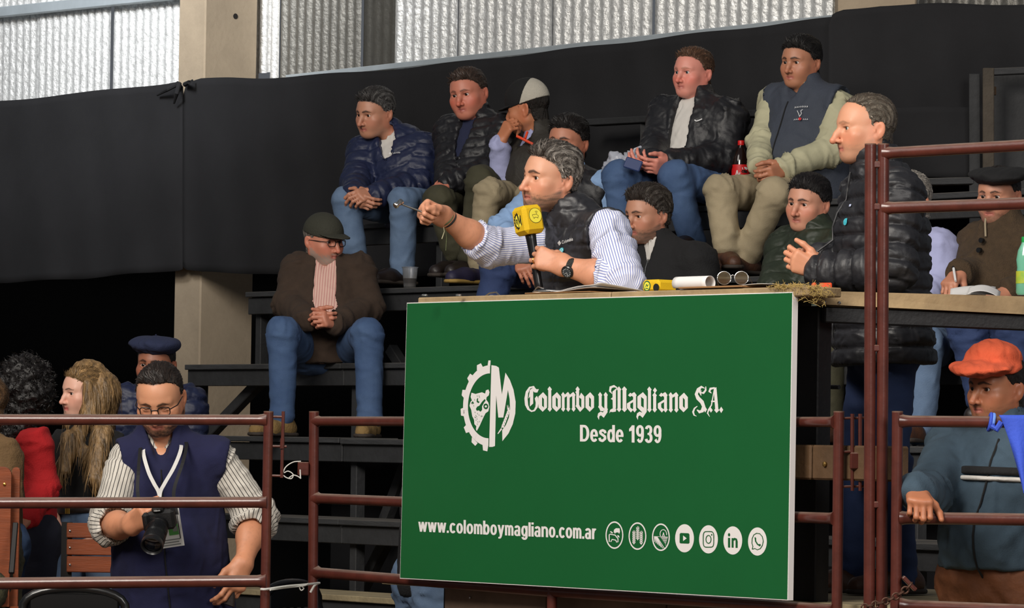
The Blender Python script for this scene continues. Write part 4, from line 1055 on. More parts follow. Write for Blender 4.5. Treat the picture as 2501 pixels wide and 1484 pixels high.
coat = p.garment('coat', PUFF_COAT, p.torso(.168, 1.28, .0, hem=.055, sh=.085, neck=.078, chest=.150)+p.sleeves((.092,.080,.062), .98)+p.collar(.082,.045), h=.0075, subs=p.collar_hole(.056,.05), wr=(.003,7.), quilt=(.062,.0050), hem=.055, label='long black quilted puffer coat')
p.garment('collar', mat('navy_lining', (30,30,56), .7, bump=.3, bscale=90), p.collar(.068,.060), h=.006, subs=p.collar_hole(.058,.06), wr=(.002,8.), label='navy stand-up inner collar')
p.garment('trousers', DENIM_D, p.trousers((.088,.068,.062)), h=.010, wr=(.006,4.), label='dark blue jeans')
p.hand('L', (1968,648,-.16), pn=(.15,.95,.1), curl=(.5,.55,.6,.62), thumb=(.8,.6,.05), h=.0036)
p.hand('R', (1962,655,-.08), pn=(.1,-.75,.4), curl=(.42,.42,.45,.5), thumb=(.8,.45,.2), h=.0036)
p.finish()
p.shoe('R', LEATHER_BR, (2018,1446,.02), sole=SOLE_DK, label='brown leather lace-up shoe'); p.shoe('L', LEATHER_BR, (2130,1450,-.16), sole=SOLE_DK)
p.zipper(coat, .0, 1.0, PUFF_BLACK, r=.004)

# ================================================================== RIDER AT THE RIGHT PANEL
J = dict(nk=(2458,1062,.0), sR=(2322,1104,.12), sL=(2590,1110,-.14), eR=(2262,1208,-.16), wR=(2236,1200,-.455), eL=(2650,1240,-.2), wL=(2590,1350,-.3),
         pv=(2445,1420,.0), kR=(2380,1740,-.05), kL=(2520,1740,-.15), aR=(2385,2050,.05), aL=(2530,2050,-.05))
p = Person('rider in wide orange beret with one hand over the right fence panel', 12.75,
   dict(hair=dict(rgb=(26,20,18), thick=.007, front=.070, zmax=.018, len=.010, lift=.001, cards=700), nose=1.1, fat=.004, beard=((60,44,36),.35), brow=(26,18,16), browt=1.2), J,
   skin=(176,116,84), yaw=50, pitch=4, roll=2, hs=.93, hres=.0028, head=(2434,946,0), gaze=(2,0), floor=.02)
p.check('rider')
fleece = p.garment('jacket', TEAL, p.torso(.138, 1.42, .02, sh=.074, neck=.07)+p.sleeves((.082,.072,.056), .97)+p.collar(.068,.05), h=.0085, subs=p.collar_hole(.058,.05), wr=(.007,4.), hem=-.04, label='grey-blue fleece zip jacket')
q = lambda t, x, o: lerp(p.J['nk'], p.J['pv'], t)+p.ax*x+p.fw*o
def chest_band(name, m, t, hw, zc):
    """a flat stripe sewn round the chest"""
    tor = p.torso(.138, 1.42, .02, sh=.074, neck=.07); lo, hi = bounds(tor); F = Field(lo, hi, .009)
    for a, k in tor: F.add(a, k)
    F.d -= .0150
    c = lerp(p.J['nk'], p.J['pv'], t); F.cut(c+p.up*hw, p.up); F.cut(c-p.up*hw, -p.up); F.cut(c-p.fw*.05, -p.fw)
    V, Q = F.mesh(); o = new_mesh(name, V, Q, m, p.root, smooth=True); return o
chest_band('stripe', BLACK_CLOTH, .245, .012, 0)['label'] = 'black stripe across the chest'; chest_band('stripe', WHITE_COTTON, .300, .0075, 0)['label'] = 'white stripe across the chest'
p.garment('undershirt', mat('red_collar', (170,36,36), .8), p.collar(.058,.062), h=.006, subs=p.collar_hole(.050,.06), wr=(.001,8.), label='red collar edge')
p.garment('chaps', CHAPS, p.trousers((.112,.088,.080), .02)+[(C_(p.J['pv']-UP*.0, p.J['pv']+p.up*.09, .150, .146, p.ax, 1.25, 1), .03)], h=.012, wr=(.010,4.5), label='brown leather chaps')
p.zipper(fleece, .03, .98, BLACK_CLOTH, x=.03, r=.0035)
p.hand('R', d=(.04,-.86,-.30), pn=(.0,-.30,-.9), curl=((.74,.85,.5),(.72,.82,.5),(.72,.82,.5),(.74,.85,.5)), thumb=(.7,.6,.3), h=.0034, sc=1.02)
p.finish()
beret(p, ORANGE_FELT, [(E_((0,.005,.066), (.085,.100,.024)), .02), (E_((.02,-.01,.105), (.088,.096,.048)), .03), (E_((-.035,.105,.066), (.105,.095,.019)), .035), (E_((-.01,.125,.070), (.07,.07,.016)), .03), (E_((.02,.03,.104), (.055,.055,.040)), .035), (E_((.06,-.06,.100), (.07,.08,.045)), .04)], wr=.0065, label='wide floppy orange-red beret', seed=4)
p.garment('neck_cloth', BLACK_CLOTH, [(C_(p.J['nk']+p.up*.01+p.ax*.05-p.fw*.03, p.J['nk']+p.up*.02-p.ax*.05-p.fw*.03, .045, .045), .02)], h=.008, wr=(.003,10.))

# ================================================================== PHOTOGRAPHER
J = dict(nk=(396,1078,.06), sR=(310,1124,.02), sL=(532,1122,.02), eR=(268,1280,-.10), wR=(318,1284,-.30), eL=(622,1262,.05), wL=(596,1372,-.10),
         pv=(425,1490,.02), kR=(372,1790,0), kL=(470,1790,0), aR=(372,2080,.05), aL=(472,2080,.05))
p = Person('photographer in navy fleece vest looking down at the camera in one hand', 14.45,
   dict(hair=dict(rgb=(34,26,22), thick=.006, top=.008, front=.080, recede=.022, peak=.018, na=.002, burn=.004), beard=((46,34,28),.85), fat=.008, jaw=1.06, nose=1.0, eye=.15, neck=1.06, brow=(34,24,20), browt=1.25, lip=(176,100,90)), J,
   skin=(206,146,112), yaw=6, pitch=27, roll=-2, hs=.99, hres=.0026, head=(390,972,-.02), eyes=True, floor=.02)
PHO = p; p.check('photographer')
p.garment('shirt', STRIPE_BLACK, p.torso(.112, 1.25, .0, sh=.042, neck=.05)+p.sleeves((.069,.076,.070), .10, cuff=.004)+[(C_(p.J['eL'], lerp(p.J['eL'],p.J['wL'],.08), .074,.070,None,1,5),.03)]+p.collar(.060,.040), h=.007, subs=p.collar_hole(.054,.05)+p.front(.03,.10,.03,.006,.075)+p.cuff_sub(.10, .058), wr=(.006,5.), u=True, label='white shirt with thin dark stripes, sleeves rolled')
vest = p.garment('vest', NAVY_FLEECE, p.torso(.145, 1.36, .03, hem=.02, sh=.084, neck=.084)+p.collar(.082,.045), h=.0075, hem=.05,
   subs=p.collar_hole(.066,.06)+p.front(.05,.15,.055,.012,.10)+[(E_(p.J['sL']+p.ax*.060+unit(p.J['eL']-p.J['sL'])*.05, (.072,.11,.125)), .012), (E_(p.J['sR']-p.ax*.060+unit(p.J['eR']-p.J['sR'])*.05, (.072,.11,.125)), .012)], wr=(.005,4.), label='navy fleece vest')
p.garment('trousers', DENIM_D, p.trousers((.105,.078,.066), .02), h=.014, label='blue jeans')
p.hand('R', (352,1262,-.37), pn=(.25,.85,.1), curl=(.55,.55,.6,.62), thumb=(.55,.35,.7), bare=.97, h=.0036, sc=1.05)
p.hand('L', (578,1425,-.13), pn=(-.55,.75,.1), curl=(.3,.35,.4,.45), thumb=(.75,.55,.15), bare=.95, h=.0036, sc=1.05)
p.finish()
p.glasses(BLACK_PL, y=.104)
p.zipper(vest, .18, .99, BLACK_CLOTH)

# ================================================================== SPECTATORS ON THE STAND
def legs_hidden(): pass
# brown jacket
J = dict(nk=(795,640,.02), sR=(722,655,.02), sL=(880,655,.0), eR=(702,742,-.06), wR=(752,778,-.30), eL=(902,752,-.06), wL=(822,790,-.31), pv=(800,858,0),
         kR=(690,812,-.40), kL=(899,814,-.46), aR=(690,1016,-.40), aL=(904,1020,-.47))
p = Person('seated man in brown jacket and olive cap with hands clasped between his knees', 18.9,
   dict(hair=dict(rgb=(120,112,104), thick=.005, front=.07, zmax=.018, len=.010, lift=.001, cards=700), beard=((150,138,128),.8), fat=.008, ruddy=1.5, nose=1.0, brow=(80,66,58), neck=1.05), J,
   skin=(196,132,108), yaw=-42, pitch=8, roll=-3, hs=.95, hres=.0034, head=(791,586,0))
BRO = p; p.check('brown')
p.garment('shirt', PINK_SHIRT, p.torso(.135, 1.32, .03, sh=.06)+p.collar(.062,.03), h=.009, subs=p.collar_hole(.054,.05)+p.front(.03,.10,.035,.01,.08), u=True, wr=(.004,6.), label='pink checked shirt')
p.garment('jacket', BROWN_WOOL, p.torso(.148, 1.34, .03, hem=.03, sh=.062, neck=.070)+p.sleeves((.072,.068,.058), .99)+p.collar(.072,.03), h=.009, subs=p.collar_hole(.064,.05)+p.front(.06,.66,.055,.050,.15,.01), wr=(.006,4.5), label='open brown wool jacket')
p.garment('trousers', DENIM, p.trousers((.100,.080,.066)), h=.010, wr=(.0042,4.), label='blue jeans')
p.hand('R', (788,782,-.37), pn=(.2,.9,.1), curl=(.5,.55,.6,.6), thumb=(.7,.5,.3), h=.0046); p.hand('L', (785,776,-.40), pn=(-.2,.8,-.3), curl=(.6,.6,.65,.65), thumb=(.7,.5,.3), h=.0046)
p.finish()
skull_cap(p, CAP_OLIVE, label='olive green cap', top=.006, grow=.011); brim(p, CAP_OLIVE, z=.046, y0=.072, ln=.100, wd=.078, drop=.022)
p.glasses(BLACK_PL)
p.shoe('R', SUEDE_TAN, (636,1064,-.52), sole=SOLE_DK, boot=.10); p.shoe('L', SUEDE_TAN, (884,1068,-.66), sole=SOLE_DK, boot=.10)
# navy jacket
J = dict(nk=(968,338,.02), sR=(893,375,.08), sL=(1035,375,-.07), eR=(872,445,-.08), wR=(866,474,-.30), eL=(1030,450,-.16), wL=(918,476,-.32), pv=(1035,508,0),
         kR=(846,492,-.28), kL=(986,492,-.38), aR=(870,645,-.26), aL=(983,655,-.34))
p = Person('seated man in navy padded jacket and pale jeans, end of the top row', 19.7,
   dict(hair=dict(rgb=(40,37,36), thick=.011, top=.020, front=.066, grey=(110,108,106), greyside=.3, greyall=.08), fat=.008, nose=1.1, brow=(38,30,28), browt=1.2, jaw=1.04), J,
   skin=(188,134,108), yaw=42, pitch=12, roll=4, hs=.95, head=(915,276,-.02))
p.check('navy')
p.garment('shirt', WHITE_COTTON, p.torso(.130, 1.3, .02, sh=.055)+p.collar(.060,.02), h=.011, subs=p.collar_hole(.052,.05), label='white shirt')
NAVJ = p.garment('jacket', PUFF_NAVY, p.torso(.160, 1.34, .03, sh=.082, neck=.078)+p.sleeves((.088,.078,.060), .97)+p.collar(.074,.045), h=.009, subs=p.collar_hole(.064,.05)+p.front(.03,.9,.045,.045,.145,.0), wr=(.003,6.), quilt=(.070,.0038), label='navy padded jacket')
p.garment('trousers', DENIM_L, p.trousers((.100,.078,.070)), h=.010, wr=(.0042,4.), label='pale blue jeans')
p.hand('R', (885,490,-.36), pn=(.3,.8,.2), curl=(.45,.5,.55,.6), h=.0046); p.hand('L', (878,478,-.38), pn=(.1,.8,-.4), curl=(.4,.45,.5,.5), thumb=(.8,.5,.0), h=.0046)
p.finish(); p.shoe('L', LEATHER_DK, (922,692,-.46), sole=SOLE_DK); p.shoe('R', LEATHER_DK, (835,690,-.40), sole=SOLE_DK)
NAV = p
# black puffer, ruddy face
J = dict(nk=(1172,300,.02), sR=(1102,326,.10), sL=(1236,324,-.10), eR=(1100,405,.0), wR=(1090,440,-.18), eL=(1218,412,-.18), wL=(1098,446,-.28), pv=(1190,488,0),
         kR=(1072,488,-.33), kL=(1174,442,-.38), aR=(1110,610,-.26), aL=(1150,622,-.36))
p = Person('seated man with ruddy face and short brown hair in black puffer jacket and olive trousers', 19.37,
   dict(hair=dict(rgb=(56,42,34), thick=.007, top=.012, front=.066), fat=.010, ruddy=2., nose=1.05, jaw=1.05, brow=(70,50,40), browa=.7), J,
   skin=(196,124,102), yaw=26, pitch=10, roll=-6, hs=.99, head=(1143,228,0), gaze=(-4,0))
p.check('puffer')
p.garment('shirt', mat('navy_shirt', (30,36,64), .9, bump=.2), p.torso(.128, 1.3, .01, sh=.055)+p.collar(.060,.03), h=.012, subs=p.collar_hole(.052,.05), label='dark blue shirt')
p.garment('jacket', PUFF_BLACK, p.torso(.148, 1.34, .02, sh=.078, neck=.072)+p.sleeves((.084,.074,.056), .98)+p.collar(.076,.05), h=.0095, subs=p.collar_hole(.066,.05)+p.front(.04,.7,.045,.035,.14,-.01), wr=(.003,6.), quilt=(.048,.0032), label='black puffer jacket')
p.garment('trousers', OLIVE, p.trousers((.098,.078,.068)), h=.011, wr=(.0042,4.), label='olive trousers')
p.hand('L', (1064,466,-.34), pn=(.2,.6,-.7), curl=(.35,.4,.45,.5), thumb=(.8,.4,.3), h=.0046); p.hand('R', (1075,462,-.28), pn=(-.2,.5,-.7), curl=.4, h=.006); p.finish()
p.shoe('L', LEATHER_DK, (1120,676,-.46), sole=SOLE_DK); p.shoe('R', LEATHER_DK, (1070,676,-.4), sole=SOLE_DK)
# trucker cap
J = dict(nk=(1318,335,0), sR=(1262,372,.13), sL=(1390,378,-.13), eR=(1226,432,-.05), wR=(1220,350,-.10), eL=(1400,470,-.18), wL=(1330,480,-.3), pv=(1318,490,0),
         kR=(1192,470,-.30), kL=(1296,480,-.40), aR=(1170,640,-.26), aL=(1275,640,-.36))
p = Person('seated man in black and white trucker cap resting chin on his hand', 19.17,
   dict(hair=dict(rgb=(30,24,20), thick=.004, front=.07, zmax=.018, len=.010, lift=.001, cards=700), nose=1.05, brow=(40,30,24)), J, skin=(186,122,88), yaw=112, pitch=10, roll=4, hs=.96, head=(1288,264,0))
p.check('cap')
p.garment('shirt', LILAC, p.torso(.118, 1.3, .0, sh=.056)+p.sleeves((.064,.058,.050), .93)+p.collar(.060,.035), h=.009, subs=p.collar_hole(.053,.05), wr=(.006,5.), label='lilac shirt')
p.garment('vest', mat('dark_brown_vest', (44,40,34), .7, bump=.3), p.torso(.135, 1.32, .01, sh=.068, neck=.074)+p.collar(.076,.04), h=.010, subs=p.collar_hole(.064,.05)+p.front(.04,.5,.035,.01,.12)+[(E_(p.J['sR']-p.ax*.055-p.up*.06, (.07,.07,.12)), .012), (E_(p.J['sL']+p.ax*.055-p.up*.06, (.07,.07,.12)), .012)], label='dark padded vest')
p.garment('trousers', KHAKI, p.trousers((.095,.072,.064)), h=.011, wr=(.005,5.), label='khaki trousers')
p.hand('R', (1243,306,-.12), pn=(.5,.6,-.4), curl=(.55,.6,.65,.7), thumb=(.7,.6,.3), h=.0046); p.hand('L', (1300,500,-.36), pn=(0,.5,-.8), curl=.4, h=.006); p.finish()
ORNG = mat('orange_zip', (226,70,30), .6)
a0 = lambda px, py, dy: P(px, py, p.Y+dy)
p.rod('zipper', [a0(1262,332,-.15), a0(1284,343,-.17), a0(1302,352,-.18)], .0065, ORNG, label='orange zip'); p.rod('zipper', [a0(1288,322,-.15), a0(1283,338,-.17)], .006, ORNG)
skull_cap(p, CAP_WHITE, cut=.022, cut_n=((0,.018,.0),(0,.9,.44)), label='white mesh back of the cap', top=.02); skull_cap(p, BLACK_FELT, cut=.022, grow=.0105, cut_n=((0,.016,.0),(0,-.9,-.44)), label='black front of the cap', top=.02); brim(p, BLACK_FELT, z=.034)
p.rod('cap_mark', [p.L((.045,.075,.085)), p.L((.052,.062,.100)), p.L((.050,.052,.112))], .0055, WHITE_INK)
p.shoe('R', mat('navy_boot', (34,30,58), .6, var=.3), (1092,690,-.42), sole=RUBBER_Y, boot=.09); p.shoe('L', LEATHER_DK, (1200,690,-.5), sole=SOLE_DK)
# dark vest behind the auctioneer
J = dict(nk=(1402,428,0), sR=(1336,455,.09), sL=(1478,458,-.09), eR=(1228,556,-.08), wR=(1262,628,-.28), eL=(1510,570,-.1), wL=(1440,620,-.3), pv=(1395,660,0),
         kR=(1216,656,-.30), kL=(1400,660,-.42), aR=(1176,850,-.30), aL=(1395,850,-.40))
p = Person('seated dark-haired man partly hidden behind the auctioneer, pale blue sleeve on his knee', 18.34,
   dict(hair=dict(rgb=(22,17,15), thick=.012, top=.020, front=.060), beard=((40,30,26),.8), fat=.010, ruddy=1.3, brow=(26,20,18), browt=1.3), J, skin=(186,124,98), yaw=28, pitch=4, roll=3, hs=.98, head=(1386,348,0))
p.check('dark')
p.garment('shirt', SKY_COTTON, p.torso(.125, 1.3, .02, sh=.060)+p.sleeves((.070,.064,.054), .9)+p.collar(.062,.035), h=.010, subs=p.collar_hole(.054,.05), wr=(.007,4.), label='pale blue shirt')
p.garment('vest', PUFF_BLACK, p.torso(.145, 1.36, .02, sh=.072, neck=.074), h=.010, subs=p.front(.04,.3,.04,.01,.10)+[(E_(p.J['sR']-p.ax*.06-p.up*.06, (.072,.08,.12)), .012), (E_(p.J['sL']+p.ax*.075-p.up*.06, (.06,.08,.12)), .012)], label='black vest')
p.garment('trousers', DENIM_D, p.trousers((.105,.084,.07)), h=.012, wr=(.006,5.), label='dark blue jeans')
p.hand('R', (1284,662,-.36), pn=(.2,.7,-.5), curl=(.3,.35,.4,.45), h=.0046); p.hand('L', (1400,640,-.38), pn=(0,.5,-.8), curl=.4, h=.006); p.finish()
p.shoe('R', LEATHER_DK, (1130,876,-.42)); p.shoe('L', LEATHER_DK, (1360,876,-.55))
# white tee and black jacket
J = dict(nk=(1704,248,0), sR=(1628,282,.12), sL=(1778,286,-.12), eR=(1598,368,-.02), wR=(1596,398,-.24), eL=(1770,386,-.18), wL=(1638,398,-.30), pv=(1742,468,0),
         kR=(1512,432,-.27), kL=(1648,432,-.36), aR=(1526,585,-.28), aL=(1692,592,-.34))
p = Person('seated man with pink face, black jacket and white tee holding a phone', 18.1,
   dict(hair=dict(rgb=(84,60,44), thick=.007, top=.013, front=.070, recede=.008), fat=.004, ruddy=2.2, nose=.95, jaw=1.05, brow=(150,110,86), browa=.5), J,
   skin=(214,142,126), yaw=42, pitch=2, roll=2, hs=.91, head=(1692,178,0), iris=(90,110,120))
p.check('tee')
p.garment('tee_shirt', WHITE_COTTON, p.torso(.128, 1.3, .02, sh=.055, neck=.060), h=.010, label='white tee shirt')
TEEJ = p.garment('jacket', PUFF_BLACK, p.torso(.150, 1.34, .02, sh=.078, neck=.072)+p.sleeves((.084,.074,.058), .98)+p.collar(.074,.035), h=.0095, subs=p.collar_hole(.064,.05)+p.front(.05,.9,.055,.070,.14,-.01), wr=(.006,6.), label='open black jacket')
p.garment('trousers', DENIM, p.trousers((.098,.080,.068)), h=.011, wr=(.0042,4.), label='blue jeans')
p.hand('R', (1572,402,-.32), pn=(.3,.7,.3), curl=(.5,.5,.55,.6), h=.0046); p.hand('L', (1590,410,-.38), pn=(.0,.8,.4), curl=(.4,.45,.5,.5), thumb=(.8,.5,.1), h=.0046); p.finish()
p.shoe('R', LEATHER_DK, (1490,612,-.42)); p.shoe('L', LEATHER_DK, (1655,616,-.5)); TEE = p
# slate vest
J = dict(nk=(1968,222,0), sR=(1892,252,.12), sL=(2046,256,-.12), eR=(1864,352,-.04), wR=(1852,402,-.22), eL=(2032,366,-.20), wL=(1918,408,-.31), pv=(1968,472,0),
         kR=(1762,468,-.30), kL=(1890,476,-.38), aR=(1772,598,-.33), aL=(1822,628,-.30))
p = Person('seated young man in slate vest over beige shirt and khaki trousers', 17.7,
   dict(hair=dict(rgb=(20,17,16), thick=.011, top=.020, front=.062), fat=.010, nose=.95, brow=(26,20,18), browt=1.2, ruddy=.7), J, skin=(178,122,94), yaw=38, pitch=5, roll=2, hs=.91, head=(1955,152,0))
p.check('vest')
p.garment('shirt', BEIGE_COTTON, p.torso(.115, 1.25, .0, sh=.046, neck=.052)+p.sleeves((.072,.068,.054), .98)+p.collar(.062,.03), h=.009, subs=p.collar_hole(.054,.05)+p.front(.03,.06,.03,.01,.07), wr=(.008,4.5), label='beige long-sleeved shirt')
VESV = p.garment('vest', SLATE, p.torso(.150, 1.32, .035, sh=.088, neck=.080)+p.collar(.076,.03), h=.0095, subs=p.collar_hole(.066,.05)+p.front(.04,.10,.045,.01,.10)+[(E_(p.J['sR']-p.ax*.055-p.up*.05, (.078,.11,.135)), .012), (E_(p.J['sL']+p.ax*.055-p.up*.05, (.085,.11,.135)), .012)], wr=(.005,4.), label='slate grey softshell vest')
p.garment('trousers', KHAKI, p.trousers((.100,.080,.066)), h=.0105, wr=(.0045,4.), label='khaki trousers')
p.hand('R', (1866,432,-.30), pn=(.4,.7,.2), curl=(.5,.55,.6,.6), h=.0046); p.hand('L', (1880,430,-.38), pn=(-.1,.8,.2), curl=(.5,.55,.6,.6), h=.0046); p.finish()
p.shoe('R', LEATHER_BR, (1800,655,-.56), sole=SOLE_DK, boot=.09, label='brown suede ankle boot'); p.shoe('L', LEATHER_BR, (1770,668,-.4), sole=SOLE_DK)
p.zipper(VESV, .12, .95, BLACK_CLOTH); VES = p
# curly dark hair, black coat
J = dict(nk=(1612,602,0), sR=(1546,648,.12), sL=(1704,640,-.13), eR=(1536,752,-.02), wR=(1540,806,-.24), eL=(1722,748,-.18), wL=(1610,806,-.32), pv=(1650,872,0),
         kR=(1500,862,-.30), kL=(1610,866,-.40), aR=(1505,1050,-.3), aL=(1615,1052,-.4))
p = Person('man with wavy dark hair and stubble in black coat seated just behind the desk', 17.3,
   dict(hair=dict(rgb=(44,36,31), thick=.014, top=.026, front=.066, na=.007, nf=22, grey=(96,90,84), greyside=.2, greyall=.02), beard=((84,72,64),.7), nose=1.2, fat=.004, brow=(36,28,24), browt=1.1, eye=.8), J,
   skin=(190,136,110), yaw=48, pitch=8, roll=2, hs=.97, head=(1580,524,0))
p.check('curly')
p.garment('shirt', WHITE_COTTON, p.torso(.120, 1.3, .0, sh=.055)+p.collar(.062,.02), h=.010, subs=p.collar_hole(.054,.05), label='white shirt collar')
ccoat = p.garment('coat', BLACK_CLOTH, p.torso(.150, 1.36, .02, sh=.080, neck=.076)+p.sleeves((.086,.074,.060), .98)+p.collar(.074,.022), h=.010, subs=p.collar_hole(.066,.05)+p.front(.04,.3,.035,.01,.12), label='black coat')
p.garment('trousers', DENIM_D, p.trousers(), h=.016); p.zipper(ccoat, .10, .6, STEEL)
p.hand('R', (1560,830,-.3), pn=(.2,.8,0), curl=.5, h=.006); p.hand('L', (1575,830,-.4), pn=(0,.8,0), curl=.5, h=.006); p.finish()
p.shoe('R', LEATHER_DK, (1465,1076,-.42)); p.shoe('L', LEATHER_DK, (1580,1078,-.54))
# green jacket
J = dict(nk=(1992,572,0), sR=(1922,608,.12), sL=(2064,610,-.12), eR=(1896,705,-.06), wR=(1935,752,-.28), eL=(2072,712,-.2), wL=(2000,756,-.34), pv=(2002,848,0),
         kR=(1905,850,-.32), kL=(2028,850,-.42), aR=(1915,1050,-.3), aL=(2030,1052,-.4))
p = Person('man with neat dark hair in dark green quilted jacket seated between desk and standing man', 16.6,
   dict(hair=dict(rgb=(24,20,20), thick=.011, top=.018, front=.062), fat=.006, nose=1.1, ruddy=1.4, brow=(26,20,20), browt=1.25), J, skin=(204,146,120), yaw=36, pitch=6, roll=5, hs=.93, head=(1973,496,0))
p.check('green')
p.garment('shirt', WHITE_COTTON, p.collar(.062,.035), h=.009, subs=p.collar_hole(.054,.05), label='white collar')
p.garment('jacket', PUFF_GREEN, p.torso(.146, 1.36, .03, sh=.078, neck=.074)+p.sleeves((.086,.076,.060), .98)+p.collar(.073,.045), h=.009, subs=p.collar_hole(.064,.05), wr=(.003,6.), quilt=(.080,.0034), label='dark green quilted jacket')
p.garment('trousers', OLIVE, p.trousers(), h=.014, label='olive trousers')
p.hand('R', (1960,775,-.36), pn=(.2,.8,0), curl=.5, h=.006); p.hand('L', (1965,775,-.42), pn=(0,.8,0), curl=.5, h=.006); p.finish()
p.shoe('R', LEATHER_DK, (1880,1080,-.42)); p.shoe('L', LEATHER_BR, (2000,1082,-.54))
# black beret and brown sweater, writing
J = dict(nk=(2452,556,0), sR=(2392,590,.1), sL=(2545,600,-.1), eR=(2380,668,-.02), wR=(2340,668,-.22), eL=(2560,690,-.2), wL=(2470,712,-.34), pv=(2448,826,0),
         kR=(2362,800,-.36), kL=(2475,812,-.42), aR=(2410,1000,-.34), aL=(2480,1010,-.42))
p = Person('man in black beret and brown sweater writing on papers behind the high rails', 15.75,
   dict(hair=dict(rgb=(30,24,22), thick=.006, front=.066, zmax=.018, len=.010, lift=.001, cards=700), fat=.010, beard=((60,46,40),.5), nose=1.0, ruddy=1.3, brow=(30,22,20)), J, skin=(188,132,106), yaw=32, pitch=8, roll=2, hs=.92, head=(2438,476,0))
p.check('beret')
p.garment('sweater', BROWN_KNIT, p.torso(.140, 1.36, .03, sh=.072, neck=.076)+p.sleeves((.078,.066,.054), .95)+p.collar(.072,.045), h=.009, subs=p.collar_hole(.062,.05), wr=(.006,5.), label='brown knitted sweater')
p.rod('collar_trim', [p.J['nk']+p.fw*.075+p.up*.06-p.ax*.03, p.J['nk']+p.fw*.095+p.up*.01-p.ax*.02, p.J['nk']+p.fw*.118-p.up*.04], .004, mat('beige_trim', (150,136,112), .8))
for t in (.13, .22): p.rod('button', [lerp(p.J['nk'],p.J['pv'],t)+p.fw*(.115+.16*t), lerp(p.J['nk'],p.J['pv'],t)+p.fw*(.130+.16*t)], .010, BLACK_PL, 12)
p.garment('trousers', DENIM_D, p.trousers((.105,.085,.07)), h=.011, wr=(.007,5.), label='dark blue jeans')
p.hand('R', (2322,690,-.28), pn=(.4,.5,-.6), curl=(.35,.4,.45,.5), thumb=(.8,.35,.4), h=.0044); p.hand('L', (2420,730,-.42), pn=(0,.5,-.8), curl=.4, h=.006); p.finish()
beret(p, BLACK_FELT, [(E_((0,.0,.066), (.082,.098,.026)), .02), (E_((-.01,.0,.088), (.130,.140,.030)), .03), (E_((-.05,.07,.080), (.085,.075,.020)), .03)], label='wide black beret'); WRI = p
p.shoe('R', LEATHER_DK, (2385,1030,-.46)); p.shoe('L', LEATHER_DK, (2460,1040,-.56))
# lilac shirt beside him
J = dict(nk=(2232,578,0), sR=(2168,610,.1), sL=(2290,614,-.1), eR=(2160,700,-.06), wR=(2190,760,-.26), eL=(2306,700,-.16), wL=(2232,764,-.32), pv=(2262,846,0),
         kR=(2170,840,-.36), kL=(2262,842,-.44), aR=(2172,1045,-.34), aL=(2246,1050,-.42))
p = Person('grey-haired man in lilac shirt and pale jeans almost hidden by the black puffer coat', 15.95,
   dict(hair=dict(rgb=(150,144,136), thick=.010, top=.016, front=.066), nose=1., fat=.004, brow=(110,100,92)), J, skin=(196,140,114), yaw=45, pitch=6, hs=.95, hres=.0045, head=(2214,494,0), eyes=False)
p.check('lilac')
p.garment('shirt', LILAC, p.torso(.140, 1.34, .03, sh=.070, neck=.066)+p.sleeves((.080,.070,.056), .95)+p.collar(.064,.03), h=.010, wr=(.007,4.5), label='lilac shirt')
p.garment('trousers', DENIM_L, p.trousers((.100,.078,.068)), h=.011, wr=(.0042,4.), label='pale blue jeans')
p.hand('R', (2200,790,-.34), pn=(0,.6,-.6), curl=.4, h=.006); p.hand('L', (2225,790,-.40), pn=(0,.6,-.6), curl=.4, h=.006); p.finish()
p.shoe('R', LEATHER_BR, (2140,1078,-.46)); p.shoe('L', LEATHER_BR, (2215,1080,-.56), sole=SOLE_DK)
# jeans below the banner
J = dict(nk=(1085,1105,0), sR=(1040,1150,.14), sL=(1135,1150,-.14), eR=(1030,1280,.12), wR=(1050,1380,.0), eL=(1150,1280,-.14), wL=(1165,1390,-.2), pv=(1062,1420,0),
         kR=(1020,1720,.08), kL=(1040,1740,-.08), aR=(1030,2010,.08), aL=(1050,2020,-.08))
p = Person('person in faded blue jeans standing behind the green banner, only a hip showing', 15.2,
   dict(hair=dict(rgb=(40,32,28), thick=.01)), J, yaw=70, hs=.95, hres=.005, head=(1078,1005,0), eyes=False, floor=.02)
p.garment('jacket', BLACK_CLOTH, p.torso(.135, 1.3)+p.sleeves(), h=.014); p.garment('trousers', DENIM_L, p.trousers((.115,.085,.07), .015), h=.010, wr=(.007,5.), label='faded blue jeans')
p.hand('R', d=(0,0,-1), pn=(1,0,0), h=.006); p.hand('L', d=(0,0,-1), pn=(-1,0,0), h=.006); p.finish(); p.shoe('R', LEATHER_DK, (960,2040,.05)); p.shoe('L', LEATHER_DK, (980,2050,-.12))

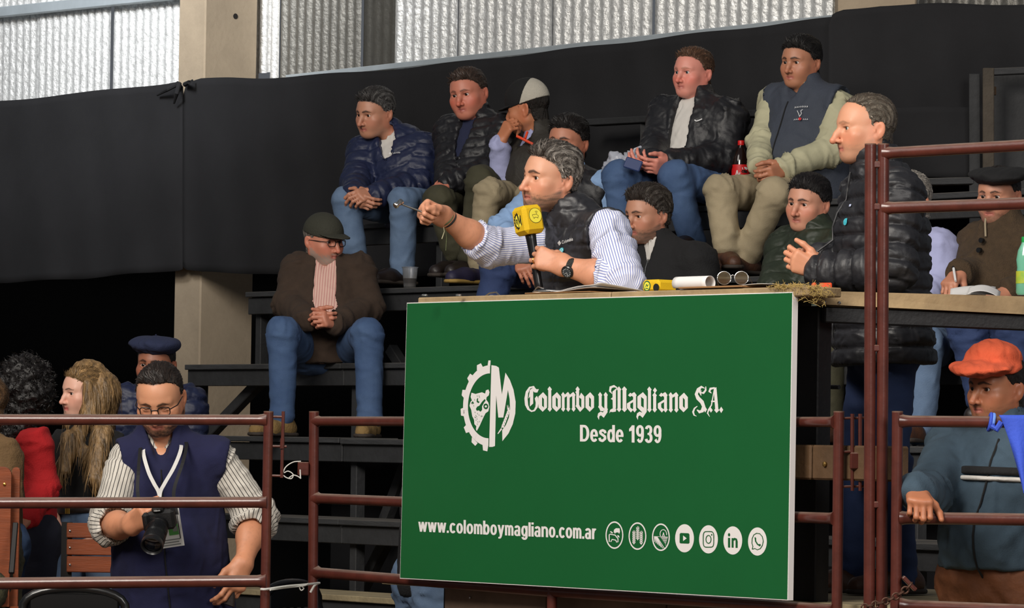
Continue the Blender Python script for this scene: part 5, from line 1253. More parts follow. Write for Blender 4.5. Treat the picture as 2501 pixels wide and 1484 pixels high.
# ================================================================== PEOPLE STANDING AT THE LEFT
def strands(p, prims, rgb, name='hair', h=.006, amp=.006, f=(22,22,3.), cvar=.5, subs=(), label=None):
    V, Q = sdf_mesh(prims, h, subs); n = vnormals(V, Q); l = noise(V*np.array((1,1,.10)), f[0], 4, 5); V2 = V + n*(amp*l)[:,None]
    l2 = noise(V*np.array((1,1,.12)), 38, 8, 7); c = np.tile(s2l(rgb), (len(V), 1))*(1+cvar*l2)[:,None]
    rs = np.random.RandomState(5); nC = 1600; pk = rs.randint(0, len(V2), nC); d = np.stack([rs.normal(0,.07,nC), rs.normal(0,.07,nC), -np.ones(nC)], -1); d -= n[pk]*(d*n[pk]).sum(1, keepdims=True)*.8; sd = np.cross(d, n[pk]); sd = sd/(np.linalg.norm(sd, axis=1, keepdims=True)+1e-9)*rs.uniform(.0012,.0028,nC)[:,None]; L = rs.uniform(.03,.10,nC)[:,None]
    p0 = V2[pk]-n[pk]*.001; p1 = p0+d*L*.5+n[pk]*.004; p2 = p0+d*L+n[pk]*.003; cv = np.stack([p0-sd,p0+sd,p1-sd,p1+sd,p2-sd*.3,p2+sd*.3], 1).reshape(-1,3); i0 = np.arange(nC)*6+len(V2)
    Q = np.concatenate([Q, np.stack([i0,i0+1,i0+3,i0+2],-1), np.stack([i0+2,i0+3,i0+5,i0+4],-1)]); c = np.concatenate([c, np.repeat(c[pk]*rs.uniform(.6,1.6,nC)[:,None], 6, 0)]); V2 = np.concatenate([V2, cv])
    o = new_mesh(name, V2, Q, mat('long_hair', (255,255,255), .42, attr='Col', bump=.6, bscale=150, stretch=(1,1,.12)), p.root, col=np.clip(c, 0, 1), smooth=True)
    if label: o['label'] = label
    return o
# woman with long blonde hair
J = dict(nk=(212,1042,.02), sR=(158,1082,.10), sL=(270,1084,-.10), eR=(140,1175,.06), wR=(126,1236,.0), eL=(288,1190,-.1), wL=(262,1268,-.2), pv=(215,1290,0),
         kR=(165,1500,-.02), kL=(258,1500,-.08), aR=(170,1720,.05), aL=(262,1720,0))
p = Person('woman with long blonde hair in black top and pale jeans turning her head left', 16.8,
   dict(hair=dict(rgb=(126,98,62), thick=.008, top=.014, front=.066, peak=-.004, burn=-.01), fem=1, nose=.95, jaw=.92, chin=.9, neck=.86, brow=(50,36,30), browt=.85, ruddy=.8, lip=(178,72,70), mouth=.001), J,
   skin=(224,172,150), yaw=54, pitch=3, roll=3, hs=.88, hres=.0032, head=(203,958,0), gaze=(8,0), floor=.02)
p.check('blonde')
Hh = lambda x, y, z: p.L((x, y, z))
strands(p, [(C_(Hh(.030,-.04,.075), Hh(-.02,-.06,-.02), .070, .075), .04), (C_(Hh(.072,.012,.030), Hh(.085,.0,-.13), .022, .034), .03), (C_(Hh(.085,.0,-.13), P(250,1180,p.Y-.2), .036, .040), .04), (C_(P(250,1060,p.Y-.14), P(228,1165,p.Y-.22), .045, .03), .04),
            (C_(Hh(-.072,.020,.045), Hh(-.080,.01,-.10), .018, .030), .03), (C_(Hh(-.080,.01,-.10), P(150,1150,p.Y-.02), .032, .034), .04), (C_(P(168,1070,p.Y-.08), P(160,1150,p.Y-.12), .036, .022), .04),
            (C_(Hh(0,-.09,.0), P(215,1150,p.Y+.14), .085, .08), .06)], (132,104,68), h=.0065, cvar=.6, amp=.0045, label='long straight blonde hair')
p.garment('top', mat('black_jersey', (14,14,15), .9, bump=.15), p.torso(.098, 1.34, .0, sh=.050, neck=.055)+p.sleeves((.058,.050,.040), .95)+p.collar(.058,.03), h=.010, wr=(.004,5.), label='black top')
p.garment('trousers', DENIM_L, p.trousers((.098,.068,.055)), h=.011, wr=(.004,5.), label='pale blue jeans')
p.garment('belt', LEATHER_DK, [(C_(p.J['pv']+p.up*.062, p.J['pv']+p.up*.088, .128, .126, p.ax, 1.3), .01)], h=.009, wr=None, cuts=[(p.J['pv']+p.up*.092, p.up), (p.J['pv']+p.up*.058, -p.up)])
for dx in (-.035, .03, .04, .05): p.rod('buckle', [p.J['pv']+p.up*.060+p.fw*.142+p.ax*dx, p.J['pv']+p.up*.092+p.fw*.142+p.ax*dx], .0035, GOLD, 6)
p.hand('R', (118,1268,-.02), pn=(.8,.3,0), curl=.3, h=.005); p.hand('L', (250,1300,-.25), pn=(-.8,.3,0), curl=.35, h=.006); p.finish()
p.shoe('R', LEATHER_DK, (150,1750,-.1)); p.shoe('L', LEATHER_DK, (245,1750,-.16))
# woman in red with curly black hair
J = dict(nk=(46,1052,.02), sR=(-8,1084,.12), sL=(88,1088,-.12), eR=(-20,1190,.1), wR=(10,1270,-.05), eL=(106,1196,-.14), wL=(66,1262,-.28), pv=(58,1310,0),
         kR=(40,1520,0), kL=(90,1520,-.1), aR=(45,1750,.05), aL=(95,1750,-.03))
p = Person('woman with big curly black hair in red fleece seen from behind', 16.2, dict(hair=dict(rgb=(16,13,13), thick=.016, top=.02), fem=1), J, skin=(186,128,100), yaw=118, hs=.92, hres=.005, head=(46,958,0), eyes=False, floor=.02)
prims = [(E_(p.L((0,-.03,.02)), (.115,.125,.125)), .03), (E_(P(48,1040,p.Y-.0), (.100,.12,.12)), .05), (E_(P(40,1095,p.Y-.02), (.085,.10,.10)), .05)]
V, Q = sdf_mesh(prims, .008); n = vnormals(V, Q); V = V+n*(.012*noise(V, 11, 2, 4)+.007*noise(V, 26, 6, 3))[:,None]
rs = np.random.RandomState(6); nC = 2600; pk = rs.randint(0, len(V), nC); d = rs.normal(0, 1, (nC,3))+n[pk]*.6; d /= np.linalg.norm(d, axis=1, keepdims=True); sd = unit((1,.2,.1))*0+np.cross(d, rs.normal(0,1,(nC,3))); sd = sd/(np.linalg.norm(sd, axis=1, keepdims=True)+1e-9)*.0020
q3 = np.cross(d, sd)*8; p0 = V[pk]; p1 = p0+d*.010+q3*.5; p2 = p0+d*.020-q3*.3; cv = np.stack([p0-sd,p0+sd,p1-sd,p1+sd,p2-sd*.4,p2+sd*.4], 1).reshape(-1,3); i0 = np.arange(nC)*6+len(V)
Q = np.concatenate([Q, np.stack([i0,i0+1,i0+3,i0+2],-1), np.stack([i0+2,i0+3,i0+5,i0+4],-1)]); V = np.concatenate([V, cv])
new_mesh('hair', V, Q, mat('black_curls', (20,16,15), .5, bump=.5, bscale=70), p.root, smooth=True)['label'] = 'big curly black hair'
p.garment('jacket', RED_CLOTH, p.torso(.115, 1.3, .01, hem=.0, sh=.062, neck=.066)+p.sleeves((.070,.062,.050), .98)+p.collar(.064,.03), h=.009, wr=(.006,5.), label='red fleece jacket')
p.garment('trousers', mat('navy_twill', (16,18,34), .9, bump=.2), p.trousers((.10,.07,.055)), h=.014, label='navy trousers')
p.hand('R', (20,1300,-.1), pn=(.8,.3,0), curl=.3, h=.006); p.hand('L', (40,1285,-.36), pn=(0,.6,-.6), curl=.35, h=.006); p.finish(); p.shoe('R', LEATHER_DK, (0,1790,-.05)); p.shoe('L', LEATHER_DK, (60,1790,-.14))
# blue beret
J = dict(nk=(388,972,.02), sR=(306,985,.04), sL=(458,988,-.06), eR=(292,1100,.0), wR=(318,1190,-.15), eL=(472,1100,-.1), wL=(450,1190,-.22), pv=(388,1250,0),
         kR=(340,1480,0), kL=(430,1480,-.05), aR=(345,1720,.05), aL=(435,1720,0))
p = Person('man in navy blue beret and navy quilted jacket behind the photographer', 17.5,
   dict(hair=dict(rgb=(24,18,16), thick=.007, front=.066, zmax=.018, len=.010, lift=.001, cards=700), beard=((40,28,24),.4), fat=.006, nose=1.05, brow=(26,18,16), browt=1.2), J, skin=(158,102,78), yaw=14, pitch=6, roll=3, hs=.93, head=(380,888,0), floor=.02)
p.check('bluberet')
p.garment('jacket', PUFF_NAVY, p.torso(.142, 1.36, .02, sh=.075, neck=.075)+p.sleeves((.082,.072,.058), .98)+p.collar(.075,.04), h=.010, subs=p.collar_hole(.064,.05), quilt=(.07,.005), label='navy quilted jacket')
p.garment('trousers', mat('navy_twill', (16,18,34), .9), p.trousers(), h=.016)
p.hand('R', (330,1230,-.2), pn=(.8,.3,0), curl=.3, h=.006); p.hand('L', (440,1230,-.25), pn=(-.8,.3,0), curl=.3, h=.006); p.finish(); p.shoe('R', LEATHER_DK, (320,1750,-.1)); p.shoe('L', LEATHER_DK, (425,1750,-.14))
beret(p, NAVY_FELT, [(E_((0,.0,.064), (.083,.099,.024)), .02), (E_((.01,-.005,.090), (.120,.125,.034)), .03), (E_((-.02,.04,.094), (.095,.09,.028)), .03)], label='navy blue beret'); p.rod('stalk', [p.L((0,.0,.120)), p.L((.003,.002,.136))], .003, NAVY_FELT)
# camouflage sleeve and tan coat at the very left edge
CAMO = mat('camouflage_cloth', (74,72,46), .9, bump=.3, bscale=120, var=1., vscale=14, var2=(28,26,20))
J = dict(nk=(-70,1190,0), sR=(-160,1240,.05), sL=(-14,1258,-.02), eR=(-180,1380,0), wR=(-120,1450,-.2), eL=(6,1372,-.06), wL=(-20,1452,-.22), pv=(-70,1540,.02), kR=(-130,1560,-.4), kL=(-30,1560,-.42), aR=(-130,1850,-.4), aL=(-30,1850,-.42))
p = Person('person in camouflage jacket in the wooden chair at the left edge, only a sleeve showing', 14.75, dict(hair=dict(rgb=(50,38,30), thick=.01)), J, yaw=30, hs=.95, hres=.005, head=(-75,1105,0), eyes=False, floor=.02)
p.garment('jacket', CAMO, p.torso(.135, 1.32, .02)+p.sleeves((.075,.066,.056), .98), h=.010, wr=(.006,5.), label='camouflage jacket'); p.garment('trousers', DENIM_D, p.trousers(), h=.016)
p.hand('R', d=(.5,-.5,-.3), pn=(0,.3,-.9), h=.006); p.hand('L', d=(-.5,-.5,-.3), pn=(0,.3,-.9), h=.006); p.finish(); p.shoe('R', LEATHER_DK, (-150,1900,-.6)); p.shoe('L', LEATHER_DK, (-50,1900,-.62))
J = dict(nk=(-40,1075,0), sR=(-110,1110,.08), sL=(8,1112,-.05), eR=(-120,1220,.05), wR=(-90,1290,-.1), eL=(18,1210,-.08), wL=(0,1290,-.2), pv=(-38,1330,0), kR=(-60,1560,0), kL=(0,1560,0), aR=(-60,1800,0), aL=(5,1800,0))
p = Person('person in tan suede coat at the left edge beside the red fleece', 15.6, dict(hair=dict(rgb=(88,64,40), thick=.012)), J, yaw=60, hs=.92, hres=.005, head=(-52,985,0), eyes=False, floor=.02)
p.garment('coat', SUEDE, p.torso(.115, 1.3, .01, hem=.05, sh=.06)+p.sleeves((.068,.060,.05), .98), h=.011, label='tan suede coat'); p.garment('trousers', DENIM, p.trousers(), h=.016)
p.hand('R', d=(0,0,-1), pn=(1,0,0), h=.006); p.hand('L', d=(0,-.2,-1), pn=(-1,0,0), h=.006); p.finish(); p.shoe('R', LEATHER_DK, (-90,1850,-.1)); p.shoe('L', LEATHER_DK, (-20,1850,-.1))
# ------------------------------------------------------------------ the banner
GREEN = mat('banner_green', (13,88,42), .45, var=.06, vscale=2)
BWHITE = mat('banner_white', (226,222,220), .55)
ban = thing('banner', SW(S_at(1450, W_B), W_B, PW(1450,1440,W_B)[2]), 'green sign board with white lettering and gear logo fixed to the pipe panel', 'sign')
cr = [PW(995,741,W_B), PW(1935,715,W_B), PW(1923,1463,W_B), PW(978,1410,W_B)]; bk = [c+N*.022 for c in cr]
MB().add([c-N*.0012 for c in cr]+cr, [(0,3,2,1),(4,5,6,7),(0,1,5,4),(1,2,6,5),(2,3,7,6),(3,0,4,7)]).build('face', GREEN, ban)
MB().add([c + E*.003*sx + UP*.003*sz for c, sx, sz in zip(cr+bk, (-1,1,1,-1)*2, (1,1,-1,-1)*2)], [(0,1,2,3),(4,7,6,5),(0,4,5,1),(1,5,6,2),(2,6,7,3),(3,7,4,0)]).build('frame', BWHITE, ban, label='white edge of the board')
def on_ban(pts, lay=1): return [PW(x, y, W_B-.0012-.0007*lay) for x, y in pts]
class Print:
    def __init__(s): s.b = MB()
    def poly(s, pts, lay=1):
        s.k = getattr(s, 'k', 0)+1; a = sum(x0*y1-x1*y0 for (x0,y0),(x1,y1) in zip(pts, list(pts[1:])+[pts[0]]))
        s.b.add(on_ban(pts if a < 0 else list(pts)[::-1], lay+(s.k % 11)*.05), [tuple(range(len(pts)))]); return s
    def path(s, pts, w, lay=1):
        ws = w if hasattr(w, '__len__') else [w]*len(pts); pts = [np.array(p, float) for p in pts]; L = []; R = []
        for i, p in enumerate(pts):
            d = pts[min(i+1,len(pts)-1)]-pts[max(i-1,0)]; d = d/(np.hypot(*d)+1e-9); nn = np.array((-d[1],d[0])); L.append(p+nn*ws[i]/2); R.append(p-nn*ws[i]/2)
        for i in range(len(pts)-1): s.poly([L[i],L[i+1],R[i+1],R[i]], lay)
        return s
    def ring(s, c, r, w, lay=1, n=40, sy=1.5, a0=0, a1=360):
        P_ = [(c[0]+r*math.cos(math.radians(a0+(a1-a0)*i/n)), c[1]+r*sy*math.sin(math.radians(a0+(a1-a0)*i/n))) for i in range(n+1)]; Q = [(c[0]+(r-w)*math.cos(math.radians(a0+(a1-a0)*i/n)), c[1]+(r*sy-w*1.3)*math.sin(math.radians(a0+(a1-a0)*i/n))) for i in range(n+1)]
        for i in range(n): s.poly([P_[i],P_[i+1],Q[i+1],Q[i]], lay)
        return s
    def out(s, name, m, label=None): return s.b.build(name, m, ban, label=label)
def font_mesh(txt, off=0., sp=1.):
    cu = bpy.data.curves.new('t', 'FONT'); cu.body = txt; cu.offset = off; cu.space_character = sp; cu.resolution_u = 6; ob = bpy.data.objects.new('t', cu); COL.objects.link(ob)
    dg = bpy.context.evaluated_depsgraph_get(); me = bpy.data.meshes.new_from_object(ob.evaluated_get(dg)); V = np.array([v.co[:2] for v in me.vertices]); F = [tuple(p.vertices) for p in me.polygons]
    bpy.data.objects.remove(ob); bpy.data.curves.remove(cu); bpy.data.meshes.remove(me); return V, F
def sans(ch):
    """bold condensed grotesque signs: polygons in units of the cap height, and the advance"""
    o = []; X = .74; T = .165
    def bar(x0, y0, x1, y1): o.append([(x0,y0),(x1,y0),(x1,y1),(x0,y1)])
    def ring(cx, cy, rx, ry, tx=.185, ty=.150, a0=0, a1=360, k=.93, n=30):
        f = lambda c: math.copysign(abs(c)**k, c)
        A = [math.radians(a0+(a1-a0)*i/n) for i in range(n+1)]
        for p, q in zip(A[:-1], A[1:]): o.append([(cx+rx*f(math.cos(p)),cy+ry*f(math.sin(p))),(cx+rx*f(math.cos(q)),cy+ry*f(math.sin(q))),(cx+(rx-tx)*f(math.cos(q)),cy+(ry-ty)*f(math.sin(q))),(cx+(rx-tx)*f(math.cos(p)),cy+(ry-ty)*f(math.sin(p)))])
    def ln(x0, y0, x1, y1, w=.15): o.append([(x0-w/2,y0),(x0+w/2,y0),(x1+w/2,y1),(x1-w/2,y1)])
    if ch == 'o': ring(.26,.37,.26,.385); a = .52
    elif ch == 'c': ring(.26,.37,.26,.385,a0=38,a1=322); a = .48
    elif ch == 'e': ring(.26,.37,.26,.385,a0=0,a1=322); bar(.10,.31,.515,.42); a = .52
    elif ch == 'd': ring(.25,.37,.25,.385,a0=20,a1=340); bar(.335,0,.515,1); a = .515
    elif ch == 'b': ring(.265,.37,.25,.385,a0=-160,a1=160); bar(0,0,.18,1); a = .515
    elif ch == 'g': ring(.25,.37,.25,.385,a0=20,a1=340); bar(.335,.0,.515,X); ring(.258,.02,.257,.28,a0=200,a1=362); a = .515
    elif ch == 'a': ring(.235,.215,.235,.232,a0=0,a1=360,ty=.115); bar(.310,.0,.485,.52); ring(.245,.50,.24,.255,a0=-4,a1=160); a = .50
    elif ch in 'nm':
        w, st = (.53, .18) if ch == 'n' else (.42, .17); k = 1 if ch == 'n' else 2; bar(0,0,st,X)
        for i in range(k): x = i*(w-st); ring(x+w/2,.45,w/2,.305,tx=st,a0=0,a1=180); bar(x+w-st,0,x+w,.46)
        a = w+(k-1)*(w-st)
    elif ch == 'r': bar(0,0,.18,X); ring(.24,.42,.22,.325,a0=62,a1=175); a = .33
    elif ch in 'li':
        bar(0,0,.18,1 if ch == 'l' else X); a = .18
        if ch == 'i': bar(0,.85,.18,1)
    elif ch == 'w':
        for p in ((.07,X,.20,0),(.20,0,.345,X),(.345,X,.49,0),(.49,0,.62,X)): ln(*p, w=.168)
        a = .69
    elif ch == 'y': ln(.09,X,.265,.02,.18); ln(.45,X,.235,-.13,.18); bar(.06,-.245,.20,-.13); ring(.18,-.08,.13,.165,tx=.13,ty=.125,a0=265,a1=345); a = .53
    elif ch == 's':
        P_ = [(.43,.53),(.40,.635),(.25,.685),(.105,.63),(.10,.52),(.25,.415),(.40,.325),(.42,.19),(.25,.06),(.09,.10),(.055,.22)]
        for (x0,y0),(x1,y1) in zip(P_[:-1], P_[1:]):
            d = math.hypot(x1-x0,y1-y0); nx, ny = -(y1-y0)/d*.085, (x1-x0)/d*.075; ex, ey = (x1-x0)/d*.02, (y1-y0)/d*.02; o.append([(x0-ex+nx,y0-ey+ny),(x0-ex-nx,y0-ey-ny),(x1+ex-nx,y1+ey-ny),(x1+ex+nx,y1+ey+ny)])
        a = .50
    elif ch == 'D': bar(0,0,.19,1); bar(0,.85,.28,1); bar(0,0,.28,.15); ring(.26,.5,.36,.5,tx=.19,a0=-90,a1=90); a = .62
    elif ch == '1': bar(.17,0,.355,1); o.append([(.0,.64),(.20,.69),(.20,1),(.0,.79)]); a = .40
    elif ch == '9': ring(.26,.68,.26,.335); ring(.26,.5,.26,.51,a0=-140,a1=25); a = .52
    elif ch == '3': ring(.25,.735,.245,.275,a0=-75,a1=165); ring(.25,.285,.26,.295,a0=-165,a1=75); bar(.18,.455,.34,.57); a = .52
    else: bar(0,0,.165,.17); a = .165
    return o, a
def ban_text(txt, x0, y0, x1, y1, h0, h1, label=None, lay=1):
    polys = []; x = 0
    for ch in txt:
        o, a = sans(ch); polys += [[(px+x, py) for px, py in q] for q in o]; x += a+.055
    x -= .055; g = Print()
    for q in polys: g.poly([(x0+(x1-x0)*u/x, y0+(y1-y0)*u/x - v*(h0+(h1-h0)*u/x)) for u, v in q], lay)
    o = g.out('lettering', BWHITE, label); o['kind'] = 'stuff'; return o
ban_text('Desde', 1416.5, 1077.5, 1523, 1079.6, 40.5, 42, 'Desde in white condensed lettering'); ban_text('1939', 1536.5, 1080, 1615.5, 1081.5, 42, 43, '1939 in white condensed lettering')
ban_text('www.colomboymagliano.com.ar', 1022, 1297.5, 1456, 1316.5, 32.5, 35.5, 'web address in white condensed lettering')
# blackletter name
g = Print(); Z = lambda x, y: (1260+x/4.631, 920+y/4.631)
def zp(*pts): g.poly([Z(*p) for p in pts])
def zpath(pts, w): g.path([Z(*p) for p in pts], [a/4.631 for a in w] if hasattr(w, '__len__') else w/4.631)
def stem(x, w, t, b): zp((x-9,t+32),(x+w*.45,t),(x+w+7,t+34),(x+w,t+48),(x+w,b-46),(x+w+8,b-32),(x+w*.52,b),(x-8,b-30),(x,b-46),(x,t+46))
def let_o(x, dy=0):
    zp((x,222+dy),(x+53,172+dy),(x+97,222+dy),(x+62,250+dy),(x+40,226+dy)); zp((x,222+dy),(x+41,222+dy),(x+41,345+dy),(x,347+dy)); zp((x+62,250+dy),(x+97,220+dy),(x+97,347+dy),(x+62,347+dy)); zp((x,346+dy),(x+41,326+dy),(x+62,347+dy),(x+97,345+dy),(x+48,394+dy))
def let_a(x):
    stem(x+70,33,172,402); zp((x+12,208),(x+38,178),(x+52,190),(x+80,172),(x+103,205),(x+70,226),(x+52,214),(x+36,226)); zp((x,300),(x+70,256),(x+70,284),(x+38,304),(x+38,345),(x+70,372),(x+45,402),(x,352))
def tail(x): zp((x+76,378),(x+113,350),(x+115,398),(x+72,462),(x+40,434),(x+22,446),(x+18,486),(x,452),(x+8,412),(x+36,392),(x+62,402))
def word(label):
    global g
    g.out('lettering', BWHITE, label)['kind'] = 'stuff'; g = Print()
zp((203,102),(150,112),(112,165),(96,245),(103,318),(130,370),(175,397),(215,387),(246,345),(256,298),(253,240),(237,213),(213,242),(224,290),(221,335),(204,370),(180,380),(156,362),(139,318),(133,250),(139,185),(162,132),(212,112))
zp((207,110),(232,140),(260,138),(243,176),(213,176),(196,162),(196,300),(158,336),(160,222),(142,244),(158,148))
let_o(255); stem(366,34,106,394); let_o(411)
for x in (520,577,637): stem(x,31,170,394)
for x, y in ((551,577),(608,637)): zp((x-2,236),(x-2,206),(y+10,170),(y+2,216))
stem(683,32,106,360); zp((672,170),(683,160),(683,190)); zp((714,228),(738,178),(775,222),(738,250)); zp((740,250),(774,220),(774,347),(740,347)); zp((683,340),(714,326),(740,347),(774,345),(726,396)); let_o(787); word('long first word of the name in white blackletter')
stem(938,32,170,370); stem(1001,32,170,400); zp((938,340),(968,330),(1003,360),(990,388),(955,386)); tail(922); word('single small letter of the name in white blackletter')
zpath([(1145,122),(1110,104),(1072,118),(1064,160),(1088,190)],[10,26,30,24,6]); zp((1092,165),(1150,118),(1132,160),(1132,352),(1096,352)); zp((1072,248),(1096,228),(1096,262))
stem(1150,35,106,398); stem(1207,42,106,398); zp((1056,412),(1066,372),(1112,346),(1136,362),(1130,392),(1094,398),(1070,394))
let_a(1256)
zp((1374,222),(1437,172),(1481,222),(1446,250),(1416,226)); zp((1374,222),(1416,222),(1416,345),(1374,347)); zp((1446,250),(1480,220),(1480,395),(1446,395)); zp((1374,346),(1416,326),(1448,352),(1446,380),(1424,396)); tail(1362)
stem(1494,34,108,402); stem(1553,34,174,402); zp((1550,150),(1573,120),(1596,152),(1573,186)); let_a(1606)
for x in (1736,1799): stem(x,33,172,404)
zp((1767,238),(1767,208),(1812,172),(1802,218))
let_o(1848,6); word('long last word of the name in white blackletter')
zpath([(2134,128),(2100,112),(2062,140),(2040,195),(2060,240),(2105,285),(2124,335),(2108,385),(2076,396),(2048,372)],[8,26,34,36,44,44,38,40,34,10]); zpath([(2148,108),(2146,150),(2122,182),(2090,178),(2098,150)],[8,22,24,16,4]); zpath([(2052,330),(2020,356),(2004,396),(2016,432),(2044,444)],[8,18,22,16,4]); zpath([(2088,120),(2078,170),(2096,210)],[10,20,8])
zp((2120,366),(2141,336),(2162,368),(2141,402)); zp((2236,128),(2268,116),(2290,362),(2300,376),(2270,408),(2242,374),(2254,360)); zpath([(2244,140),(2212,318),(2180,372),(2168,410),(2192,450)],[10,14,18,16,4]); zpath([(2208,276),(2262,276)],16); zpath([(2212,184),(2188,164),(2200,134),(2250,122)],[8,24,28,14]); zp((2180,364),(2206,348),(2226,376),(2206,404)); zp((2300,372),(2322,336),(2345,372),(2322,408))
word('two closing initials in white blackletter')
# gear and bull emblem
g = Print(); g2_ = Print(); Z = lambda x, y: (1100+x/5.708, 860+y/5.708)
n_ = 40
O = [(548+365*math.cos(t), 742-562*math.sin(t)) for t in np.linspace(math.pi/2, 1.5*math.pi, n_)]; I = [(548+297*math.cos(t), 745-452*math.sin(t)) for t in np.linspace(math.pi/2, 1.5*math.pi, n_)]
O = [(x+(742-y)*.022-6, y) for x, y in O]; I = [(x+(742-y)*.022-6, y) for x, y in I]
for i in range(n_-1): zp(O[i],O[i+1],I[i+1],I[i])
for t in (((530,113),(561,113),(557,190),(518,190)), ((370,180),(425,152),(456,210),(420,245),(370,250)), ((275,297),(322,328),(262,420),(235,360)), ((168,522),(226,525),(196,645),(157,598)), ((143,788),(194,765),(200,893),(148,880)), ((187,1045),(222,1008),(266,1108),(218,1125)), ((300,1180),(380,1265),(347,1303),(295,1252)), ((448,1285),(530,1290),(515,1380),(455,1365))): zp(*t)
zp((572,178),(640,190),(676,212),(718,585),(768,283),(830,385),(880,520),(910,690),(905,850),(870,1000),(810,1130),(725,1238),(722,1085),(775,1010),(815,910),(832,780),(826,650),(803,525),(738,908),(668,908),(638,600),(622,1305),(585,1318),(540,1318))
zp((295,562),(350,580),(440,556),(485,575),(495,530),(530,516),(546,555),(535,600),(505,625),(500,660),(530,700),(543,760),(530,820),(490,850),(450,930),(410,1020),(368,1097),(356,1070),(362,1030),(335,1000),(330,940),(305,890),(290,800),(266,745),(280,690),(300,670),(282,620))
zpath([(662,1135),(714,1062)],[10,18])
for i in range(7):
    x, y = 722+i*14, 1030-i*37; zp((x-14,y+26),(x-2,y-26),(x+20,y-42),(x+14,y+14))
    zp((x+6,y+20),(x+22,y-12),(x+34,y-22),(x+22,y+24))
for q in ((790,735),(806,732),(820,752)): zpath([(798,800),q],[5,3])
g.out('emblem', BWHITE, 'white gear, letter M, bull and wheat emblem')['kind'] = 'stuff'
save = g; g = Print(); gp = lambda *p: g.poly([Z(*q) for q in p], 2)
gp((355,790),(372,758),(405,742),(440,690),(478,650),(492,668),(468,700),(440,752),(442,800),(420,826),(392,806),(370,815)); g.ring(Z(494,752), 34/5.708, 18/5.708, 2, 20, 1.15)
gp((368,650),(386,632),(384,676),(408,690),(390,708),(366,690)); gp((292,700),(312,680),(328,706),(318,722),(308,704),(296,722))
for i in range(46):
    x, y = RNG.uniform(300,480), RNG.uniform(590,1010)
    if y > 830 and not (320+.25*(y-830) < x < 470-.42*(y-830)): continue
    if 350 < x < 500 and 620 < y < 830: continue
    gp((x,y),(x+5,y-2),(x+9,y+16),(x+5,y+18))
g.out('emblem_shading', GREEN, 'green marks inside the bull emblem')['kind'] = 'stuff'
# the row of round icons, each a part with its own marks
Z = lambda x, y: (1460+x/5.437, 1250+y/5.437)
wi = gi = None
def new_icon():
    global wi, gi
    wi, gi = Print(), Print()
def end_icon(label):
    o = wi.out('icon', BWHITE, label); o['kind'] = 'stuff'
    if gi.b.v: gi.b.build('icon_mark', GREEN, o, kind='stuff')
wp_ = lambda *p: wi.poly([Z(*q) for q in p]); gp = lambda *p: gi.poly([Z(*q) for q in p], 2)
wl = lambda pts, w: wi.path([Z(*q) for q in pts], w/5.437); gl_ = lambda pts, w: gi.path([Z(*q) for q in pts], w/5.437, 2)
circ = lambda cx, cy: wi.ring(Z(cx,cy), 118/5.437, 15/5.437, 1, 44, 1.55)
full = lambda cx, cy: wi.poly([(Z(cx,cy)[0]+125/5.437*math.cos(t), Z(cx,cy)[1]+187/5.437*math.sin(t)) for t in np.linspace(0, 6.283, 45)[:-1]])
new_icon(); circ(221,305)
wp_((215,235),(240,213),(290,215),(295,260),(285,288),(270,268),(240,272),(228,286),(212,262)); wp_((160,262),(175,252),(205,275),(190,282))
wl([(152,395),(152,300),(165,292),(230,305),(250,330),(268,350),(268,395),(250,398),(238,372),(190,362),(172,395)], 13); wp_((255,310),(278,308),(292,338),(270,332))
end_icon('ring icon with cow and sheep')
new_icon(); circ(527,318)
for cx, top in ((480,240),(530,185),(577,245)):
    for i in range(6):
        y = top+30+i*26
        for sx in (-1,1): wp_((cx,y+12),(cx+sx*20,y-14),(cx+sx*20,y+4),(cx,y+26))
    wl([(cx,top),(cx,top+190)], 6); wl([(cx-12,top+12),(cx-12,top+30)], 5); wl([(cx+12,top+6),(cx+12,top+30)], 5)
end_icon('ring icon with three ears of wheat')
new_icon(); circ(838,333)
for i in range(7): wl([(750+i*6,325+ (0 if i else 6)),(752+i*22,395+min(i,5)*17)], 8)
for i in range(9): wl([(835+i*9,335+i*13),(930-i*4,335+i*13)], 6)
wl([(742,322),(930,330)], 5)
for t in range(14):
    a = t/13*math.pi*1.25-.4; wl([(870+44*math.cos(a)*(1-.1*math.sin(3*a)),285-52*math.sin(a)),(870+44*math.cos(a+.3),285-52*math.sin(a+.3))], 9)
for x in (855,872,890): wl([(x,328),(872,270)], 6)
end_icon('ring icon with ploughed field and tree')
new_icon(); full(1152,347); gp((1088,290),(1100,276),(1204,280),(1216,294),(1218,404),(1206,418),(1098,414),(1086,402)); gi.poly([Z(*q) for q in ((1133,310),(1180,348),(1133,384))], 2)
gi.b.f.pop(); del gi.b.v[-3:]; gi.b.mi.pop()
tri = Print(); tri.poly([Z(*q) for q in ((1133,310),(1180,348),(1133,384))], 3)
end_icon('white disc icon with play button'); tri.out('play_mark', BWHITE)
R_ = lambda cx, cy, rx, ry, k: [(cx+rx*math.copysign(abs(math.cos(t))**k, math.cos(t)), cy+ry*math.copysign(abs(math.sin(t))**k, math.sin(t))) for t in np.linspace(0, 6.283, 33)]
new_icon(); full(1470,361)
for r in (R_(1470,361,70,104,.45), R_(1470,361,34,52,1.)): gl_(r, 11)
gp(*[(1512+8*math.cos(t), 300+12*math.sin(t)) for t in np.linspace(0, 6.283, 12)[:-1]]); end_icon('white disc icon with camera outline')
new_icon(); full(1793,376)
gp(*[(1743+15*math.cos(t), 300+22*math.sin(t)) for t in np.linspace(0, 6.283, 14)[:-1]]); gp((1729,340),(1757,342),(1757,470),(1729,468)); gp((1777,344),(1803,345),(1803,470),(1777,470)); gl_([(1800,372),(1818,352),(1836,360),(1843,385),(1843,473)], 27); end_icon('white disc icon with the letters in')
